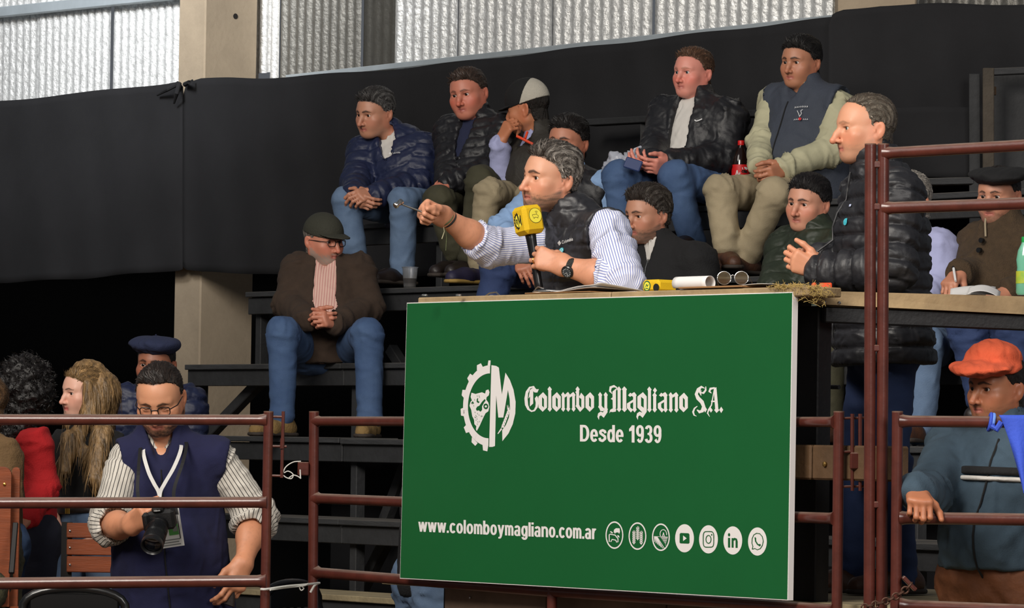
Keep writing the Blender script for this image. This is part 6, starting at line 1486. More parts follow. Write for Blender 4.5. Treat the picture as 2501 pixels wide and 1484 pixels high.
new_icon(); full(2120,390)
gl_([(2050,492),(2060,455),(2046,410),(2050,350),(2072,300),(2108,280),(2150,285),(2185,325),(2197,385),(2186,440),(2156,485),(2118,500),(2086,482),(2050,492)], 10)
gl_([(2092,345),(2096,385),(2120,425),(2148,440)], 17); gl_([(2086,350),(2098,340)], 24); gl_([(2138,446),(2160,428)], 24); end_icon('white disc icon with telephone in speech bubble')

def spline(Q, k=6):
    Q = [np.asarray(q, float) for q in Q]; Q = [2*Q[0]-Q[1]]+Q+[2*Q[-1]-Q[-2]]; out = []
    for a, b, c, d in zip(Q[:-3], Q[1:-2], Q[2:-1], Q[3:]):
        for i in range(k): t = i/k; out.append(.5*(2*b+(c-a)*t+(2*a-5*b+4*c-d)*t*t+(3*b-a-3*c+d)*t**3))
    return out+[Q[-2]]
# ------------------------------------------------------------------ held and worn things
YELL = mat('yellow_foam', (222,180,8), .8, bump=.2, bscale=400, var=.08)
YEL2 = mat('pale_yellow_print', (240,226,70), .6)
INK = mat('black_print', (20,20,18), .6)
ya = AUC.Y
mic = thing('microphone', P(1310, 712, ya-.10), 'black handheld microphone with yellow cube windshield held by the auctioneer', 'microphone')
mc = P(1290,538,ya-.165); mu = unit(P(1286,500,ya-.163)-P(1304,612,ya-.170)); th = math.radians(-34)
fx = np.array((math.cos(th), math.sin(th)*-1, 0)); fx = unit(np.array((math.cos(math.radians(33)), math.sin(math.radians(33)), 0))); fx = unit(fx-mu*(fx@mu)); fy = np.cross(mu, fx)   # fy points away
MA = np.array([fx, fy, mu])
MB().box(mc, (.082,.082,.098), MA, .013).build('windshield', YELL, mic, label='yellow foam cube windshield')
b = MB().lathe(mc-mu*.046, -mu, [(.016,0),(.019,.006),(.018,.02),(.0150,.08),(.0140,.17),(.0150,.185),(.013,.19)], 20); b.build('handle', BLACK_PL, mic, smooth=True)
h0 = mc-mu*.23
b = MB().tube([h0, h0-mu*.03+np.array((.006,0,0)), h0+np.array((.012,.02,-.14)), h0+np.array((.02,.03,-.4))], .0035, 8); b.build('cable', BLACK_PL, mic, smooth=True)
def face_polys(o, ux, uy, polys, name, m, off, par, label=None):
    n = unit(np.cross(ux, uy)); b = MB()
    for q in polys: b.add([o+n*off+ux*x+uy*y for x, y in q], [tuple(range(len(q)))])
    ob = b.build(name, m, par)
    if label: ob['label'] = label
    return ob
fo = mc - fy*.0411      # the face turned to the camera's right
face_polys(fo, fx, mu, [disc(.0265, .004, .010)], 'badge_rim', INK, .0006, mic); face_polys(fo, fx, mu, [disc(.0250, .004, .010)], 'badge', YEL2, .0010, mic, 'round pale yellow badge with a cow')
def strip(pts, w):
    out = []
    for (x0,y0),(x1,y1) in zip(pts[:-1], pts[1:]):
        d = math.hypot(x1-x0, y1-y0)+1e-9; nx, ny = -(y1-y0)/d*w/2, (x1-x0)/d*w/2; out.append([(x0+nx,y0+ny),(x0-nx,y0-ny),(x1-nx,y1-ny),(x1+nx,y1+ny)])
    return out
mm = lambda pts: [(.004+x*.001, .010+y*.001) for x, y in pts]
face_polys(fo, fx, mu, strip(mm([(-13,-2),(-12,3),(4,4),(12,-2),(10,-6),(8,-10),(5,-7),(-4,-6),(-6,-10),(-9,-9),(-10,-3)]), .0013)+strip(mm([(2,9),(5,11),(9,9)]), .0012)+strip(mm([(0,12),(5,15),(11,12)]), .0012)+[disc(.0012, .0095, .016)], 'badge_mark', INK, .0014, mic)
fo = mc - fx*.0411; ux = -fy
gear = []
for i in range(16): 
    a0, a1 = math.pi/2+math.pi*i/16, math.pi/2+math.pi*(i+1)/16; r = .026
    gear += [[(r*math.cos(a0)*.8,r*math.sin(a0)),(r*math.cos(a1)*.8,r*math.sin(a1)),(.021*math.cos(a1)*.8,.021*math.sin(a1)),(.021*math.cos(a0)*.8,.021*math.sin(a0))]]
    if i % 2 == 0: gear += [[(.030*math.cos(a0)*.8,.030*math.sin(a0)),(.030*math.cos(a1)*.8,.030*math.sin(a1)),(.025*math.cos(a1)*.8,.025*math.sin(a1)),(.025*math.cos(a0)*.8,.025*math.sin(a0))]]
face_polys(fo, ux, mu, [disc(.0225, 0, 0, 24)], 'logo_ground', YEL2, .0006, mic)
face_polys(fo, ux, mu, gear+strip([(.001,.026),(.001,-.026)], .003)+strip([(.002,.024),(.010,-.010),(.017,.018),(.018,-.016)], .004)+strip([(-.012,.006),(-.004,.006),(-.008,-.010),(-.012,.006)], .003), 'logo', INK, .0011, mic, 'black gear and M logo')
# gavel
gv = thing('gavel', P(990,500,ya-.30), 'small silver gavel in the auctioneer\'s outstretched hand', 'gavel')
ga, gb = P(1044,522,ya-.20), P(985,500,ya-.23); gd = unit(gb-ga)
MB().tube([ga, lerp(ga,gb,.6), gb+gd*.004], [.0042,.0036,.0030], 10).build('handle', STEEL, gv, smooth=True)
hx = unit(P(984,489,ya-.225)-P(962,504,ya-.245)); hc = P(973,497,ya-.235)
MB().lathe(hc-hx*.017, hx, [(.009,0),(.0105,.002),(.0105,.010),(.0085,.012),(.0085,.022),(.0105,.024),(.0105,.032),(.009,.034)], 18).build('head', STEEL, gv, smooth=True)
# vest lettering
V, F = font_mesh('Columbia', .01); sc = .062/np.ptp(V[:,0]); V = (V-V.min(0))*sc
VST = [o for o in AUC.root.children if o.name.startswith('vest')][0]
b_polys = [[tuple(V[i]) for i in f] for f in F]
rot = lambda pl, a: [[(x*math.cos(a)-y*math.sin(a), x*math.sin(a)+y*math.cos(a)) for x, y in q] for q in pl]
AUC.surface_patch(VST, 1377, 593, (1,-.2,.0), None, rot([[(x+.0,y-.004) for x, y in q] for q in b_polys], .20), 'lettering', WHITE_INK, .014, 'white maker\'s lettering on the vest')
AUC.surface_patch(VST, 1370, 593, (1,-.2,.0), None, [[(-.009,0),(0,-.009),(.009,0),(0,.009)]], 'mark', WHITE_INK, .014, 'white diamond mark on the vest')
AUC.surface_patch(VST, 1373, 612, (1,-.2,.0), None, [disc(.0105)], 'pin', mat('turquoise_enamel', (64,170,186), .3), .010, 'round turquoise pin'); AUC.surface_patch(VST, 1373, 612, (1,-.2,.0), None, [disc(.0075)]+[], 'pin', mat('pale_enamel', (170,220,226), .3), .0106); AUC.surface_patch(VST, 1373, 612, (1,-.2,.0), None, strip([(-.004,-.003),(0,.005),(.004,-.003)], .002), 'pin', mat('turquoise_enamel'), .0112)
# ring
rg = AHL[9][0]; rp = lerp(rg[1], rg[2], .45); ra = unit(rg[2]-rg[1]); r1 = unit(np.cross(ra, UP)); r2 = np.cross(ra, r1)
AUC.rod('ring', [rp+.0098*(math.cos(t)*r1+math.sin(t)*r2) for t in np.linspace(0, 6.28, 17)[:-1]], .0020, GOLD, closed=True, label='gold wedding ring')
# coat pins, vest logos
COAT = [o for o in STD.root.children if o.name.startswith('coat')][0]
STD.surface_patch(COAT, 2078, 502, (.6,-.6,0), None, [rect(.010,.008)], 'pin', mat('white_blue_pin', (190,200,230), .3), .006); STD.surface_patch(COAT, 2066, 541, (.6,-.6,0), None, [disc(.009, sy=1.4)], 'pin', mat('turquoise_enamel'), .006, 'turquoise pin')
VES.surface_patch(VESV, 1958, 262, (1,-.2,0), None, sum([strip([(-.030+.009*i,-.004),(-.028+.009*i,.004),(-.025+.009*i,-.003)], .0016) for i in range(7)], []), 'lettering', WHITE_INK, .012, 'small white lettering on the chest'); VES.surface_patch(VESV, 1954, 277, (1,-.2,0), None, strip([(-.012,.012),(-.004,-.004),(0,-.016),(.008,-.002),(.004,.010),(.012,.016)], .0024), 'emblem', WHITE_INK, .012)
VES.surface_patch(VESV, 1955, 293, (1,-.2,0), None, sum([strip([(-.028+.008*i,-.003),(-.025+.008*i,.003),(-.023+.008*i,-.002)], .0014) for i in range(8) if i not in (3,4)], []), 'lettering', WHITE_INK, .012); VES.surface_patch(VESV, 1954, 292, (1,-.2,0), None, [disc(.007)], 'emblem', mat('red_print', (190,30,34), .6), .012)
NAV.surface_patch(NAVJ, 958, 378, (1,-.3,0), None, [[(x*.8,y*.8) for x, y in q] for q in b_polys]+[[(-.014,.005),(-.008,-.001),(-.002,.005),(-.008,.011)]], 'lettering', WHITE_INK, .012, 'small white lettering on the chest')
TEE.surface_patch(TEEJ, 1706, 294, (1,-.3,0), None, strip([(-.016,.002),(-.008,-.004),(.006,.000),(.018,.006)], .0045), 'lettering', WHITE_INK, .012)
# phone in the hands of the man with the white tee
pc = P(1546,401,TEE.Y-.40); ph = thing('phone', pc, 'dark blue phone held by the man in white tee', 'phone'); pa = np.array([unit((.85,-.3,-.28)), unit((.35,.9,.1)), (0,0,1)]); pa[1] = unit(np.cross(unit((0.2,.2,1)), pa[0])); pa[2] = np.cross(pa[0], pa[1])
MB().box(pc, (.078,.010,.05), pa, .004).build('case', mat('blue_case', (36,54,100), .6), ph); MB().box(pc+pa[1]*.0056, (.070,.001,.044), pa).build('screen', BLACK_PL, ph)

# photographer's kit
yp = PHO.Y-.36
cam_t = thing('camera', P(385,1300,yp), 'black camera with long zoom lens held in the photographer\'s hand', 'camera')
cb = P(392,1266,yp); ca = np.array([unit((1,-.12,.12)), unit((.1,.95,.30)), (0,0,1)]); ca[1] = unit(ca[1]-ca[0]*(ca[0]@ca[1])); ca[2] = np.cross(ca[0], ca[1])
BODY = mat('camera_black', (22,22,24), .5, bump=.4, bscale=500)
MB().box(cb, (.105,.055,.072), ca, .010).build('camera_body', BODY, cam_t); MB().box(cb+ca[2]*.042-ca[1]*.01, (.040,.05,.024), ca, .008).build('prism_hump', BODY, cam_t)
MB().box(cb-ca[0]*.044-ca[1]*.024, (.026,.03,.070), ca, .009).build('grip', BODY, cam_t)
for i, dx in enumerate((-.040, .036)): MB().lathe(cb+ca[0]*dx+ca[2]*.036, ca[2], [(.009,0),(.009,.008),(.007,.009)], 16).build('dial', BLACK_PL, cam_t)
V, F = font_mesh('Nikon', .012); sc = .021/np.ptp(V[:,0]); V = (V-V.min(0))*sc; o_ = cb+ca[2]*.038-ca[1]*.0352-ca[0]*.0105
face_polys(o_, ca[0], ca[2], [[tuple(V[i]) for i in f] for f in F], 'lettering', WHITE_INK, .0006, cam_t, 'white maker\'s name on the hump')
ld = unit(P(379,1322,yp-.10)-P(392,1272,yp-.02)); ld = unit(np.array((-.10,-.62,-.50))); l0 = cb+ld*.026
LR = mat('lens_barrel', (20,20,22), .38, bump=.0); 
MB().lathe(l0, ld, [(.033,0),(.034,.012),(.032,.014),(.032,.022),(.036,.026)], 32).build('lens_mount', LR, cam_t, smooth=True)
ln = MB().lathe(l0, ld, [(.036,.026),(.0365,.030),(.0365,.060),(.0345,.063),(.0345,.070),(.0375,.073),(.0375,.100),(.0365,.103),(.039,.106),(.039,.122),(.036,.124),(.033,.120),(.032,.112)], 36, capt=False).build('lens', LR, cam_t, smooth=True, label='black zoom lens')
b = MB()
for i in range(44):
    t = 2*math.pi*i/44; u_ = unit(np.cross(ld, UP)); v_ = np.cross(u_, ld); r = u_*math.cos(t)+v_*math.sin(t)
    for z0, z1, rr in ((.032,.058,.0366),(.075,.098,.0377)): b.bar(l0+ld*z0+r*rr, l0+ld*z1+r*rr, .0024, .0016, up=r)
b.build('grip_ribs', LR, ln, kind='stuff'); MB().lathe(l0, ld, [(.0325,.110),(.020,.114),(.001,.115)], 28, capb=False).build('front_glass', mat('coated_glass', (16,18,26), .05, spec=.9), ln, smooth=True)
STRAP = mat('black_webbing', (18,18,20), .7)
NKp = PHO.J['nk']
def band(pts, w, m, name, par, label=None, nrm=(0,-1,0)):
    b = MB(); pts = spline(pts, 5); Wd = unit(np.cross(unit(pts[-1]-pts[0]), nrm)); V = []; F = []
    for i, q in enumerate(pts):
        V += [q-Wd*w/2, q+Wd*w/2, q+Wd*w/2+np.array((0,.002,0)), q-Wd*w/2+np.array((0,.002,0))]
        if i: k = 4*i; F += [(k-4,k-3,k+1,k), (k-3,k-2,k+2,k+1), (k-2,k-1,k+3,k+2), (k-1,k-4,k,k+3)]
    b.add(V, F)
    o = b.build(name, m, par); 
    if label: o['label'] = label
    return o
fp = lambda px, py, dy: P(px, py, PHO.Y+dy)
band([fp(346,1076,.03), fp(342,1100,-.07), fp(338,1150,-.20), fp(336,1200,-.24), fp(345,1240,-.30), fp(352,1258,-.36)], .012, STRAP, 'strap', cam_t, 'black camera strap'); band([fp(452,1066,.03), fp(455,1090,-.07), fp(446,1130,-.17), fp(425,1195,-.235), fp(428,1235,-.30), fp(432,1256,-.36)], .012, STRAP, 'strap', cam_t)
WHT = mat('white_ribbon', (220,218,214), .7)
bd = thing('badge', fp(415,1290,-.28), 'white and green paper badge hanging on white lanyard at the photographer\'s chest', 'badge')
band([fp(356,1078,.03), fp(350,1104,-.07), fp(362,1150,-.19), fp(376,1180,-.225), fp(388,1203,-.235), fp(390,1235,-.255)], .013, WHT, 'lanyard', bd); band([fp(440,1070,.03), fp(442,1096,-.07), fp(425,1140,-.18), fp(402,1180,-.23), fp(391,1203,-.24), fp(390,1235,-.258)], .013, WHT, 'lanyard', bd)
bo = fp(412,1290,-.285); bux = unit(np.array((.98,-.1,.16))); buy = unit(np.array((-.16,-.12,.98)))
face_polys(bo, bux, buy, [[(-.046,-.066),(.046,-.066),(.046,.066),(-.046,.066)]], 'card', mat('badge_card', (214,214,212), .35), 0, bd); face_polys(bo, bux, buy, [[(-.046,-.066),(-.046,.066),(.046,.066),(.046,-.066)]], 'card', mat('badge_card'), -.001, bd)
face_polys(bo, bux, buy, [rect(.034,.054,.016,.002), rect(.018,.030,-.022,-.008)], 'print', mat('badge_green', (74,140,70), .5), .0008, bd); face_polys(bo, bux, buy, [rect(.016,.018,.022,-.004)]+[rect(.07-.01*(i%2),.004,0,-.040-.009*i) for i in range(3)], 'print', mat('badge_grey', (120,124,122), .5), .0012, bd); face_polys(bo, bux, buy, strip([(.036,-.04),(.036,.05)], .003), 'print', INK, .0012, bd)
wal = thing('wallet', fp(556,1448,-.12), 'dark leather case at the photographer\'s hip by his lowered hand', 'case'); MB().box(fp(556,1448,-.13), (.055,.016,.085), np.array([unit((.9,-.2,-.3)), unit((.2,.98,0)), (0,0,1)]), .005).build('case', LEATHER_DK, wal); MB().box(fp(566,1432,-.142), (.014,.003,.016), I3, .001).build('clasp', STEEL, wal)
# pen in the writing hand
pn = thing('pen', P(2331,672,WRI.Y-.29), 'white pen in the hand of the man in black beret', 'pen'); MB().tube([P(2329,655,WRI.Y-.26), P(2334,686,WRI.Y-.33)], [.0052,.0045], 8).build('barrel', mat('white_plastic', (220,220,220), .4), pn, smooth=True); MB().tube([P(2328,651,WRI.Y-.255), P(2329,657,WRI.Y-.262)], .0050, 8).build('cap', BLACK_PL, pn, smooth=True)

# ------------------------------------------------------------------ on the desk
PAP = mat('white_paper', (226,224,222), .8)
TAN = mat('hardboard', (150,110,70), .7, var=.15)
def dpt(px, w, z=0.): q = PW(px, 742, w); return SW(E @ q, w, ZT+z)
def sheet_obj(par, name, c, ux, uy, curl, m, n=10, z0=0.):
    V = []; F = []
    for i in range(n+1):
        for j in range(n+1):
            u, v = i/n-.5, j/n-.5; V.append(c + np.asarray(ux)*u + np.asarray(uy)*v + UP*(z0+curl(u, v)))
    for i in range(n):
        for j in range(n): F.append((i*(n+1)+j, (i+1)*(n+1)+j, (i+1)*(n+1)+j+1, i*(n+1)+j+1))
    o = new_mesh(name, V, np.array(F), m, par, smooth=True); md = o.modifiers.new('paper', 'SOLIDIFY'); md.thickness = .0012; md.offset = 1; return o
clip = thing('clipboard', dpt(1430, W_B+.12, .004), 'brown clipboard with white papers and metal clip before the auctioneer', 'clipboard')
c0 = dpt(1425, W_B+.13); MB().box(c0+UP*.004, (.34,.23,.004), FR, .0015).build('board', TAN, clip)
sheet_obj(clip, 'paper', c0+E*.02, E*.32, N*.21, lambda u, v: .0085+.022*max(u-.1,0)**1.3*(1-v)+.004*math.sin(6*u), PAP); sheet_obj(clip, 'paper', c0+E*.07-N*.005, E*.28, N*.20, lambda u, v: .014+.06*max(u-.0,0)**1.4*(.6-v)+.006*math.sin(8*u+1), PAP)
MB().box(c0-E*.12-N*.07+UP*.014, (.085,.028,.006), FR, .002).build('clip', STEEL, clip); MB().tube([c0-E*.15-N*.085+UP*.018, c0-E*.13-N*.09+UP*.026, c0-E*.10-N*.09+UP*.02], .002, 6).build('spring', STEEL, clip)
tb = thing('foam_cube', dpt(1607, W_B+.12), 'yellow foam microphone cube with round green logo lying on the desk', 'foam cube')
tc = dpt(1610, W_B+.14)+UP*.021; MB().box(tc, (.085,.085,.042), FR, .010).build('foam', YELL, tb)
fo = tc-N*.0427+E*-.012; face_polys(fo, E, UP, [disc(.0175)], 'print', mat('badge_dkgreen', (30,96,62), .6), .0006, tb); face_polys(fo, E, UP, [disc(.0135)], 'print', YEL2, .0010, tb); face_polys(fo, E, UP, strip([(-.006,-.004),(-.002,.006),(.003,-.002),(.007,.005)], .003)+strip([(-.007,-.008),(.007,-.008)], .003), 'print', mat('badge_dkgreen'), .0014, tb)
b = MB().lathe(tc+E*.032-N*.0428-UP*.006, -N, [(.013,-.002),(.013,.0008)], 18); b.build('opening', INK, tb)
nb = thing('notepad', dpt(1700, W_B+.08), 'white notepad with its page rolled over the desk edge', 'notepad')
rc = dpt(1690, W_B+.035); V = []; F = []; m1, m2 = 26, 8
for i in range(m1+1):
    t = i/m1; a = -.9+5.0*t; r = .020+.004*t
    for j in range(m2+1): V.append(rc + E*(-.075+.16*j/m2) + N*(-r*math.cos(a)) + UP*(.022-r*math.sin(a)*-1))
for i in range(m1):
    for j in range(m2): F.append((i*(m2+1)+j, i*(m2+1)+j+1, (i+1)*(m2+1)+j+1, (i+1)*(m2+1)+j))
o = new_mesh('rolled_page', V, np.array(F), PAP, nb, smooth=True); o.modifiers.new('p', 'SOLIDIFY').thickness = .0012
MB().box(dpt(1790, W_B+.10)+UP*.006, (.30,.20,.006), FR, .0015).build('pad', TAN, nb); sheet_obj(nb, 'paper', dpt(1870, W_B+.11), E*.20, N*.18, lambda u, v: .010+.003*math.sin(5*u), PAP)
gl2 = thing('eyeglasses', dpt(1790, W_B+.10, .012), 'thin rimmed eyeglasses lying on the notepad', 'eyeglasses'); gx = unit(E*.5+np.array((.8,-.2,0))); gc = dpt(1789, W_B+.06)+UP*.036
GLS = mat('clear_lens', (235,240,240), .05, trans=1., alpha=.35)
for q in (-1, 1):
    pts = [gc+gx*(q*.030+.024*math.cos(t))+UP*(.021*math.sin(t))*(1.0)+np.array((0,.01,0))*math.sin(t) for t in np.linspace(0, 6.283, 21)[:-1]]
    MB().tube(pts, .0013, 6, closed=True).build('rim', STEEL, gl2, smooth=True); MB().add(pts, [tuple(range(len(pts)))]).build('lens', GLS, gl2)
    MB().tube([gc+gx*q*.054+UP*.006, gc+gx*q*.060+np.array((.01,.07,-.012)), gc+gx*q*.055+np.array((.02,.125,-.034))], .0014, 6).build('temple', BLACK_PL, gl2, smooth=True)
MB().tube([gc-gx*.007+UP*.006, gc+UP*.010, gc+gx*.007+UP*.006], .0012, 6).build('bridge', STEEL, gl2, smooth=True)
kn = thing('knife', dpt(1970, W_B+.12, .01), 'black and orange folding cutter lying on the straw at the desk corner', 'cutter')
ka, kb = PZ(1902,698,ZT+.014), PZ(2032,697,ZT+.016); MB().bar(ka, lerp(ka,kb,.78), .012, .02, ch=.003).build('handle', BLACK_PL, kn); MB().bar(lerp(ka,kb,.76), kb, .009, .018, ch=.003).build('grip', mat('orange_plastic', (232,84,44), .4), kn); MB().lathe(lerp(ka,kb,.66)+UP*.002, (0,-1,0), [(.008,.0),(.008,.014),(.006,.016)], 12).build('button', mat('orange_plastic'), kn)
# straw
STRAW = mat('dry_straw', (176,150,88), .9, var=.3); b = MB()
for i in range(560):
    px = RNG.uniform(1906,1998); q = PW(px, 742, W_B+RNG.uniform(-.006,.05)); z = ZT+RNG.uniform(-.03,.006) if px > 1955 else ZT+RNG.uniform(-.004,.008)
    if px > 1950 and RNG.rand() < .30: z = ZT - RNG.uniform(.0,.055)
    a = SW(E @ q + (.03 if px > 1950 else 0), W_B+RNG.uniform(-.012,.05), z); d = unit(np.array((RNG.normal(), RNG.normal()*.6, RNG.normal()*.5-.25)))*RNG.uniform(.008,.020)
    b.bar(a, a+d, .0012, .0012)
o = b.build('straw', STRAW, kind='stuff'); tag(o, 'clump of dry straw caught at the corner of the desk', 'straw')
wr_ = thing('wire_hook', dpt(1195, W_B+.06), 'bent silver wire hook lying on the left end of the desk', 'wire'); MB().tube([PZ(1165,731,ZT+.004), PZ(1180,726,ZT+.008), PZ(1196,715,ZT+.022), PZ(1212,713,ZT+.024), PZ(1222,724,ZT+.006)], .0026, 8).build('wire', STEEL, wr_, smooth=True)
# ------------------------------------------------------------------ bottles, cup, bag, papers on the stand and desk
def seat_pt(px, k, dw=.1): q = PW(px, 742, WL(k)+dw); return SW(E @ q, WL(k)+dw, ZL[k])
cupp = seat_pt(1000, 3, .04); cup = thing('plastic_cup', cupp, 'clear plastic cup of dark drink standing on the step by the shoe', 'cup')
CLR = mat('clear_plastic', (236,236,236), .12, trans=.85, alpha=.38)
MB().lathe(cupp, UP, [(.028,.001),(.029,.004),(.036,.092),(.0395,.094),(.0395,.098),(.0365,.098),(.034,.09),(.0275,.006)], 26, capt=False).build('cup', CLR, cup, smooth=True); MB().lathe(cupp, UP, [(.027,.005),(.0312,.044),(.001,.0445)], 24).build('drink', mat('dark_cola', (20,10,8), .15), cup, smooth=True)
bp = seat_pt(1805, 4, .10); bot = thing('cola_bottle', bp, 'cola bottle with red cap and red label between two seated men', 'bottle')
zt_ = P(1804,343,bp[1])[2]-bp[2]; sc = zt_/.30
MB().lathe(bp, UP, [(r*sc, h*sc) for r, h in ((.036,.002),(.042,.02),(.042,.11),(.039,.125),(.042,.14),(.0425,.19),(.036,.225),(.022,.255),(.014,.27),(.013,.282))], 26).build('bottle', mat('cola_bottle', (30,14,10), .12, spec=.7), bot, smooth=True); MB().lathe(bp, UP, [(r*sc, h*sc) for r, h in ((.0155,.278),(.0158,.281),(.0158,.297),(.014,.30))], 22).build('cap', mat('red_plastic', (206,24,26), .4), bot, smooth=True)
MB().lathe(bp, UP, [(r*sc, h*sc) for r, h in ((.0427,.118),(.0430,.12),(.0430,.185),(.0427,.187))], 26, False, False).build('label', mat('red_label', (206,22,26), .5), bot, smooth=True)
b = MB(); lr = .0434*sc
def wrap(pts, c, r):
    return [c[:2].tolist() + [0] for _ in []] or [np.array((c[0]+r*math.sin(x/r), c[1]-r*math.cos(x/r), c[2]+y)) for x, y in pts]
for q in strip([(-.030,.125),(-.020,.160),(-.012,.130),(-.006,.150)], .005)+strip([(.004,.168),(.020,.172),(.030,.166)], .010)+strip([(-.028,.120),(-.010,.128),(.012,.122)], .004): b.add(wrap([(x*sc, y*sc) for x, y in q], bp, lr), [(0,1,2,3)])
b.build('label_print', WHITE_INK, bot); b = MB()
for q in strip([(.004,.150),(.012,.160),(.022,.150),(.030,.158)], .012)+strip([(.002,.134),(.030,.134)], .007): b.add(wrap([(x*sc, y*sc) for x, y in q], bp, lr), [(0,1,2,3)])
b.build('label_print', INK, bot)
wb = P(2503,721,13.05); wbt = thing('water_bottle', wb, 'pale green soda bottle with green cap at the right end of the desk', 'bottle')
zt_ = P(2503,578,13.05)[2]-wb[2]; sc = zt_/.19
MB().lathe(wb, UP, [(r*sc, h*sc) for r, h in ((.024,.001),(.029,.008),(.029,.06),(.026,.09),(.029,.115),(.024,.145),(.013,.168),(.0115,.175))], 24).build('bottle', mat('green_clear', (130,206,176), .12, trans=.35, spec=.6), wbt, smooth=True); MB().lathe(wb, UP, [(.0125*sc,.172*sc),(.013*sc,.175*sc),(.013*sc,.188*sc),(.011*sc,.19*sc)], 20).build('cap', mat('green_cap', (30,150,70), .4), wbt, smooth=True); MB().lathe(wb, UP, [(.0297*sc,.038*sc),(.0297*sc,.078*sc)], 24, False, False).build('label', mat('lime_label', (120,170,60), .5, var=.8, vscale=22, var2=(210,190,50)), wbt, smooth=True)
bgp = seat_pt(1556, 4, .06); bag = thing('plastic_bag', bgp, 'crumpled white plastic bag beside the man in white tee', 'bag')
prims = [(E_(P(1556,400,18.05), (.06,.05,.07)), .03), (E_(P(1500,425,18.1), (.05,.06,.09)), .05), (E_(bgp+np.array((-.03,0,.05)), (.10,.07,.06)), .05)]
V, Q = sdf_mesh(prims, .008); n = vnormals(V, Q); V = V+n*(.012*noise(V, 12, 3)+.006*noise(V, 30, 6))[:,None]; new_mesh('bag', V, Q, mat('thin_plastic', (196,200,212), .3, trans=.3, bump=.3, bscale=40), bag, smooth=True)
for q in (-1, 1): MB().tube([P(1546,384,18.02+q*.02), P(1550,364,18.02+q*.02), P(1564,358,18.02+q*.02), P(1576,372,18.02+q*.02), P(1574,392,18.02+q*.02)], .006, 6).build('handle', mat('thin_plastic'), bag, smooth=True)
pq = P(2378,716,15.25); pps = thing('papers', pq, 'white papers on the lap of the man writing', 'papers')
sheet_obj(pps, 'paper', P(2376,716,15.2), (.17,.02,.010), (.02,.15,.030), lambda u, v: .012-.03*u*u+.006*math.sin(5*v), PAP); sheet_obj(pps, 'paper', P(2404,714,15.16), (.12,.03,-.012), (.02,.13,.028), lambda u, v: .016-.07*u*u, PAP)
# ------------------------------------------------------------------ ropes, chain, cloth
ROPE = mat('white_twine', (206,204,198), .9, bump=.4, bscale=300)
rp_ = thing('twine', P(700,1436,YG-.02), 'white twine tied low between the two gate posts', 'rope')
def pxpath(pts, Y, r, par, name, m, dy=None): return MB().tube(spline([P(x, y, Y+(0 if dy is None else dy[i])) for i, (x, y) in enumerate(pts)]), r, 7).build(name, m, par, smooth=True)
pxpath([(637,1438),(652,1438),(700,1431),(745,1427),(780,1423)], YG-.04, .0042, rp_, 'strand', ROPE, (0,0,.1,.25,.5)); pxpath([(660,1440),(700,1434),(740,1430),(752,1425)], YG-.035, .003, rp_, 'strand', ROPE, (0,.1,.2,.25)); pxpath([(779,1423),(768,1430),(758,1446)], YG+.45, .004, rp_, 'strand', ROPE); pxpath([(738,1428),(732,1434),(736,1441),(742,1436),(736,1430)], YG+.2, .0022, rp_, 'loop', ROPE)
rw = thing('wire_tie', P(712,1150,YA-.06), 'white wire twisted around the latch between the gate posts', 'wire')
pxpath([(690,1158),(698,1140),(716,1128),(735,1126)], YA-.08, .0021, rw, 'strand', ROPE); pxpath([(694,1154),(704,1150),(716,1158),(712,1168),(700,1166),(692,1160)], YA-.08, .0021, rw, 'loop', ROPE); pxpath([(706,1166),(716,1160),(726,1162),(735,1168)], YA-.08, .0021, rw, 'strand', ROPE); pxpath([(733,1146),(734,1168)], YA-.05, .0026, rw, 'strand', ROPE)
ch = thing('chain', P(2165,1460,YT-.06), 'rusty chain looped from the low right gate towards the twin posts', 'chain'); RUST = mat('rusty_chain', (84,58,46), .6, .6, bump=.4, bscale=120)
pts = [(2226,1424),(2216,1436),(2205,1445),(2194,1452),(2182,1459),(2170,1465),(2157,1470),(2144,1474),(2131,1477),(2118,1480),(2106,1484)]
for i, ((x0,y0),(x1,y1)) in enumerate(zip(pts[:-1], pts[1:])):
    a, c = P(x0,y0,YP-.05), P(x1,y1,YP-.05); d = unit(c-a); v = unit(np.cross(d, (0,1,0))) if i % 2 else unit(np.cross(d, np.cross(d, (0,1,0)))); m_ = (a+c)/2; L = np.linalg.norm(c-a)*.62
    MB().tube([m_ + d*L*math.cos(t)*1.05 + v*.0095*math.sin(t) for t in np.linspace(0, 6.283, 13)[:-1]], .0032, 6, closed=True).build('link', RUST, ch, smooth=True)
BLUE = mat('blue_cloth', (54,84,200), .8, bump=.2, bscale=120, var=.15)
fl = thing('blue_cloth', P(2470,1060,YP-.1), 'bright blue cloth tied over the right gate rail', 'cloth')
V = []; F = []; n1, n2 = 16, 20
for i in range(n1+1):
    u = i/n1
    for j in range(n2+1):
        v = j/n2; xl = 2440+60*v**.8; x = xl+(2620-xl)*u; y = 1013+ v*(190+70*u); V.append(P(x, y, YP-.10-.05*math.sin(v*2+u*3)*v + .020*math.sin(u*22+v*4)*v))
for i in range(n1):
    for j in range(n2): F.append((i*(n2+1)+j, i*(n2+1)+j+1, (i+1)*(n2+1)+j+1, (i+1)*(n2+1)+j))
o = new_mesh('cloth', V, np.array(F), BLUE, fl, smooth=True); o.modifiers.new('c', 'SOLIDIFY').thickness = .004
RB = mat('pale_blue_band', (110,150,226), .7)
for q, rr in ((2418,.024),(2424,.0225)): 
    c_ = P(q,1030,YP-.05); MB().tube([c_+np.array((.004*math.sin(t), rr*math.cos(t), rr*math.sin(t))) for t in np.linspace(0, 6.283, 19)[:-1]], .006, 8, closed=True).build('tie', RB if q == 2424 else BLUE, fl, smooth=True)
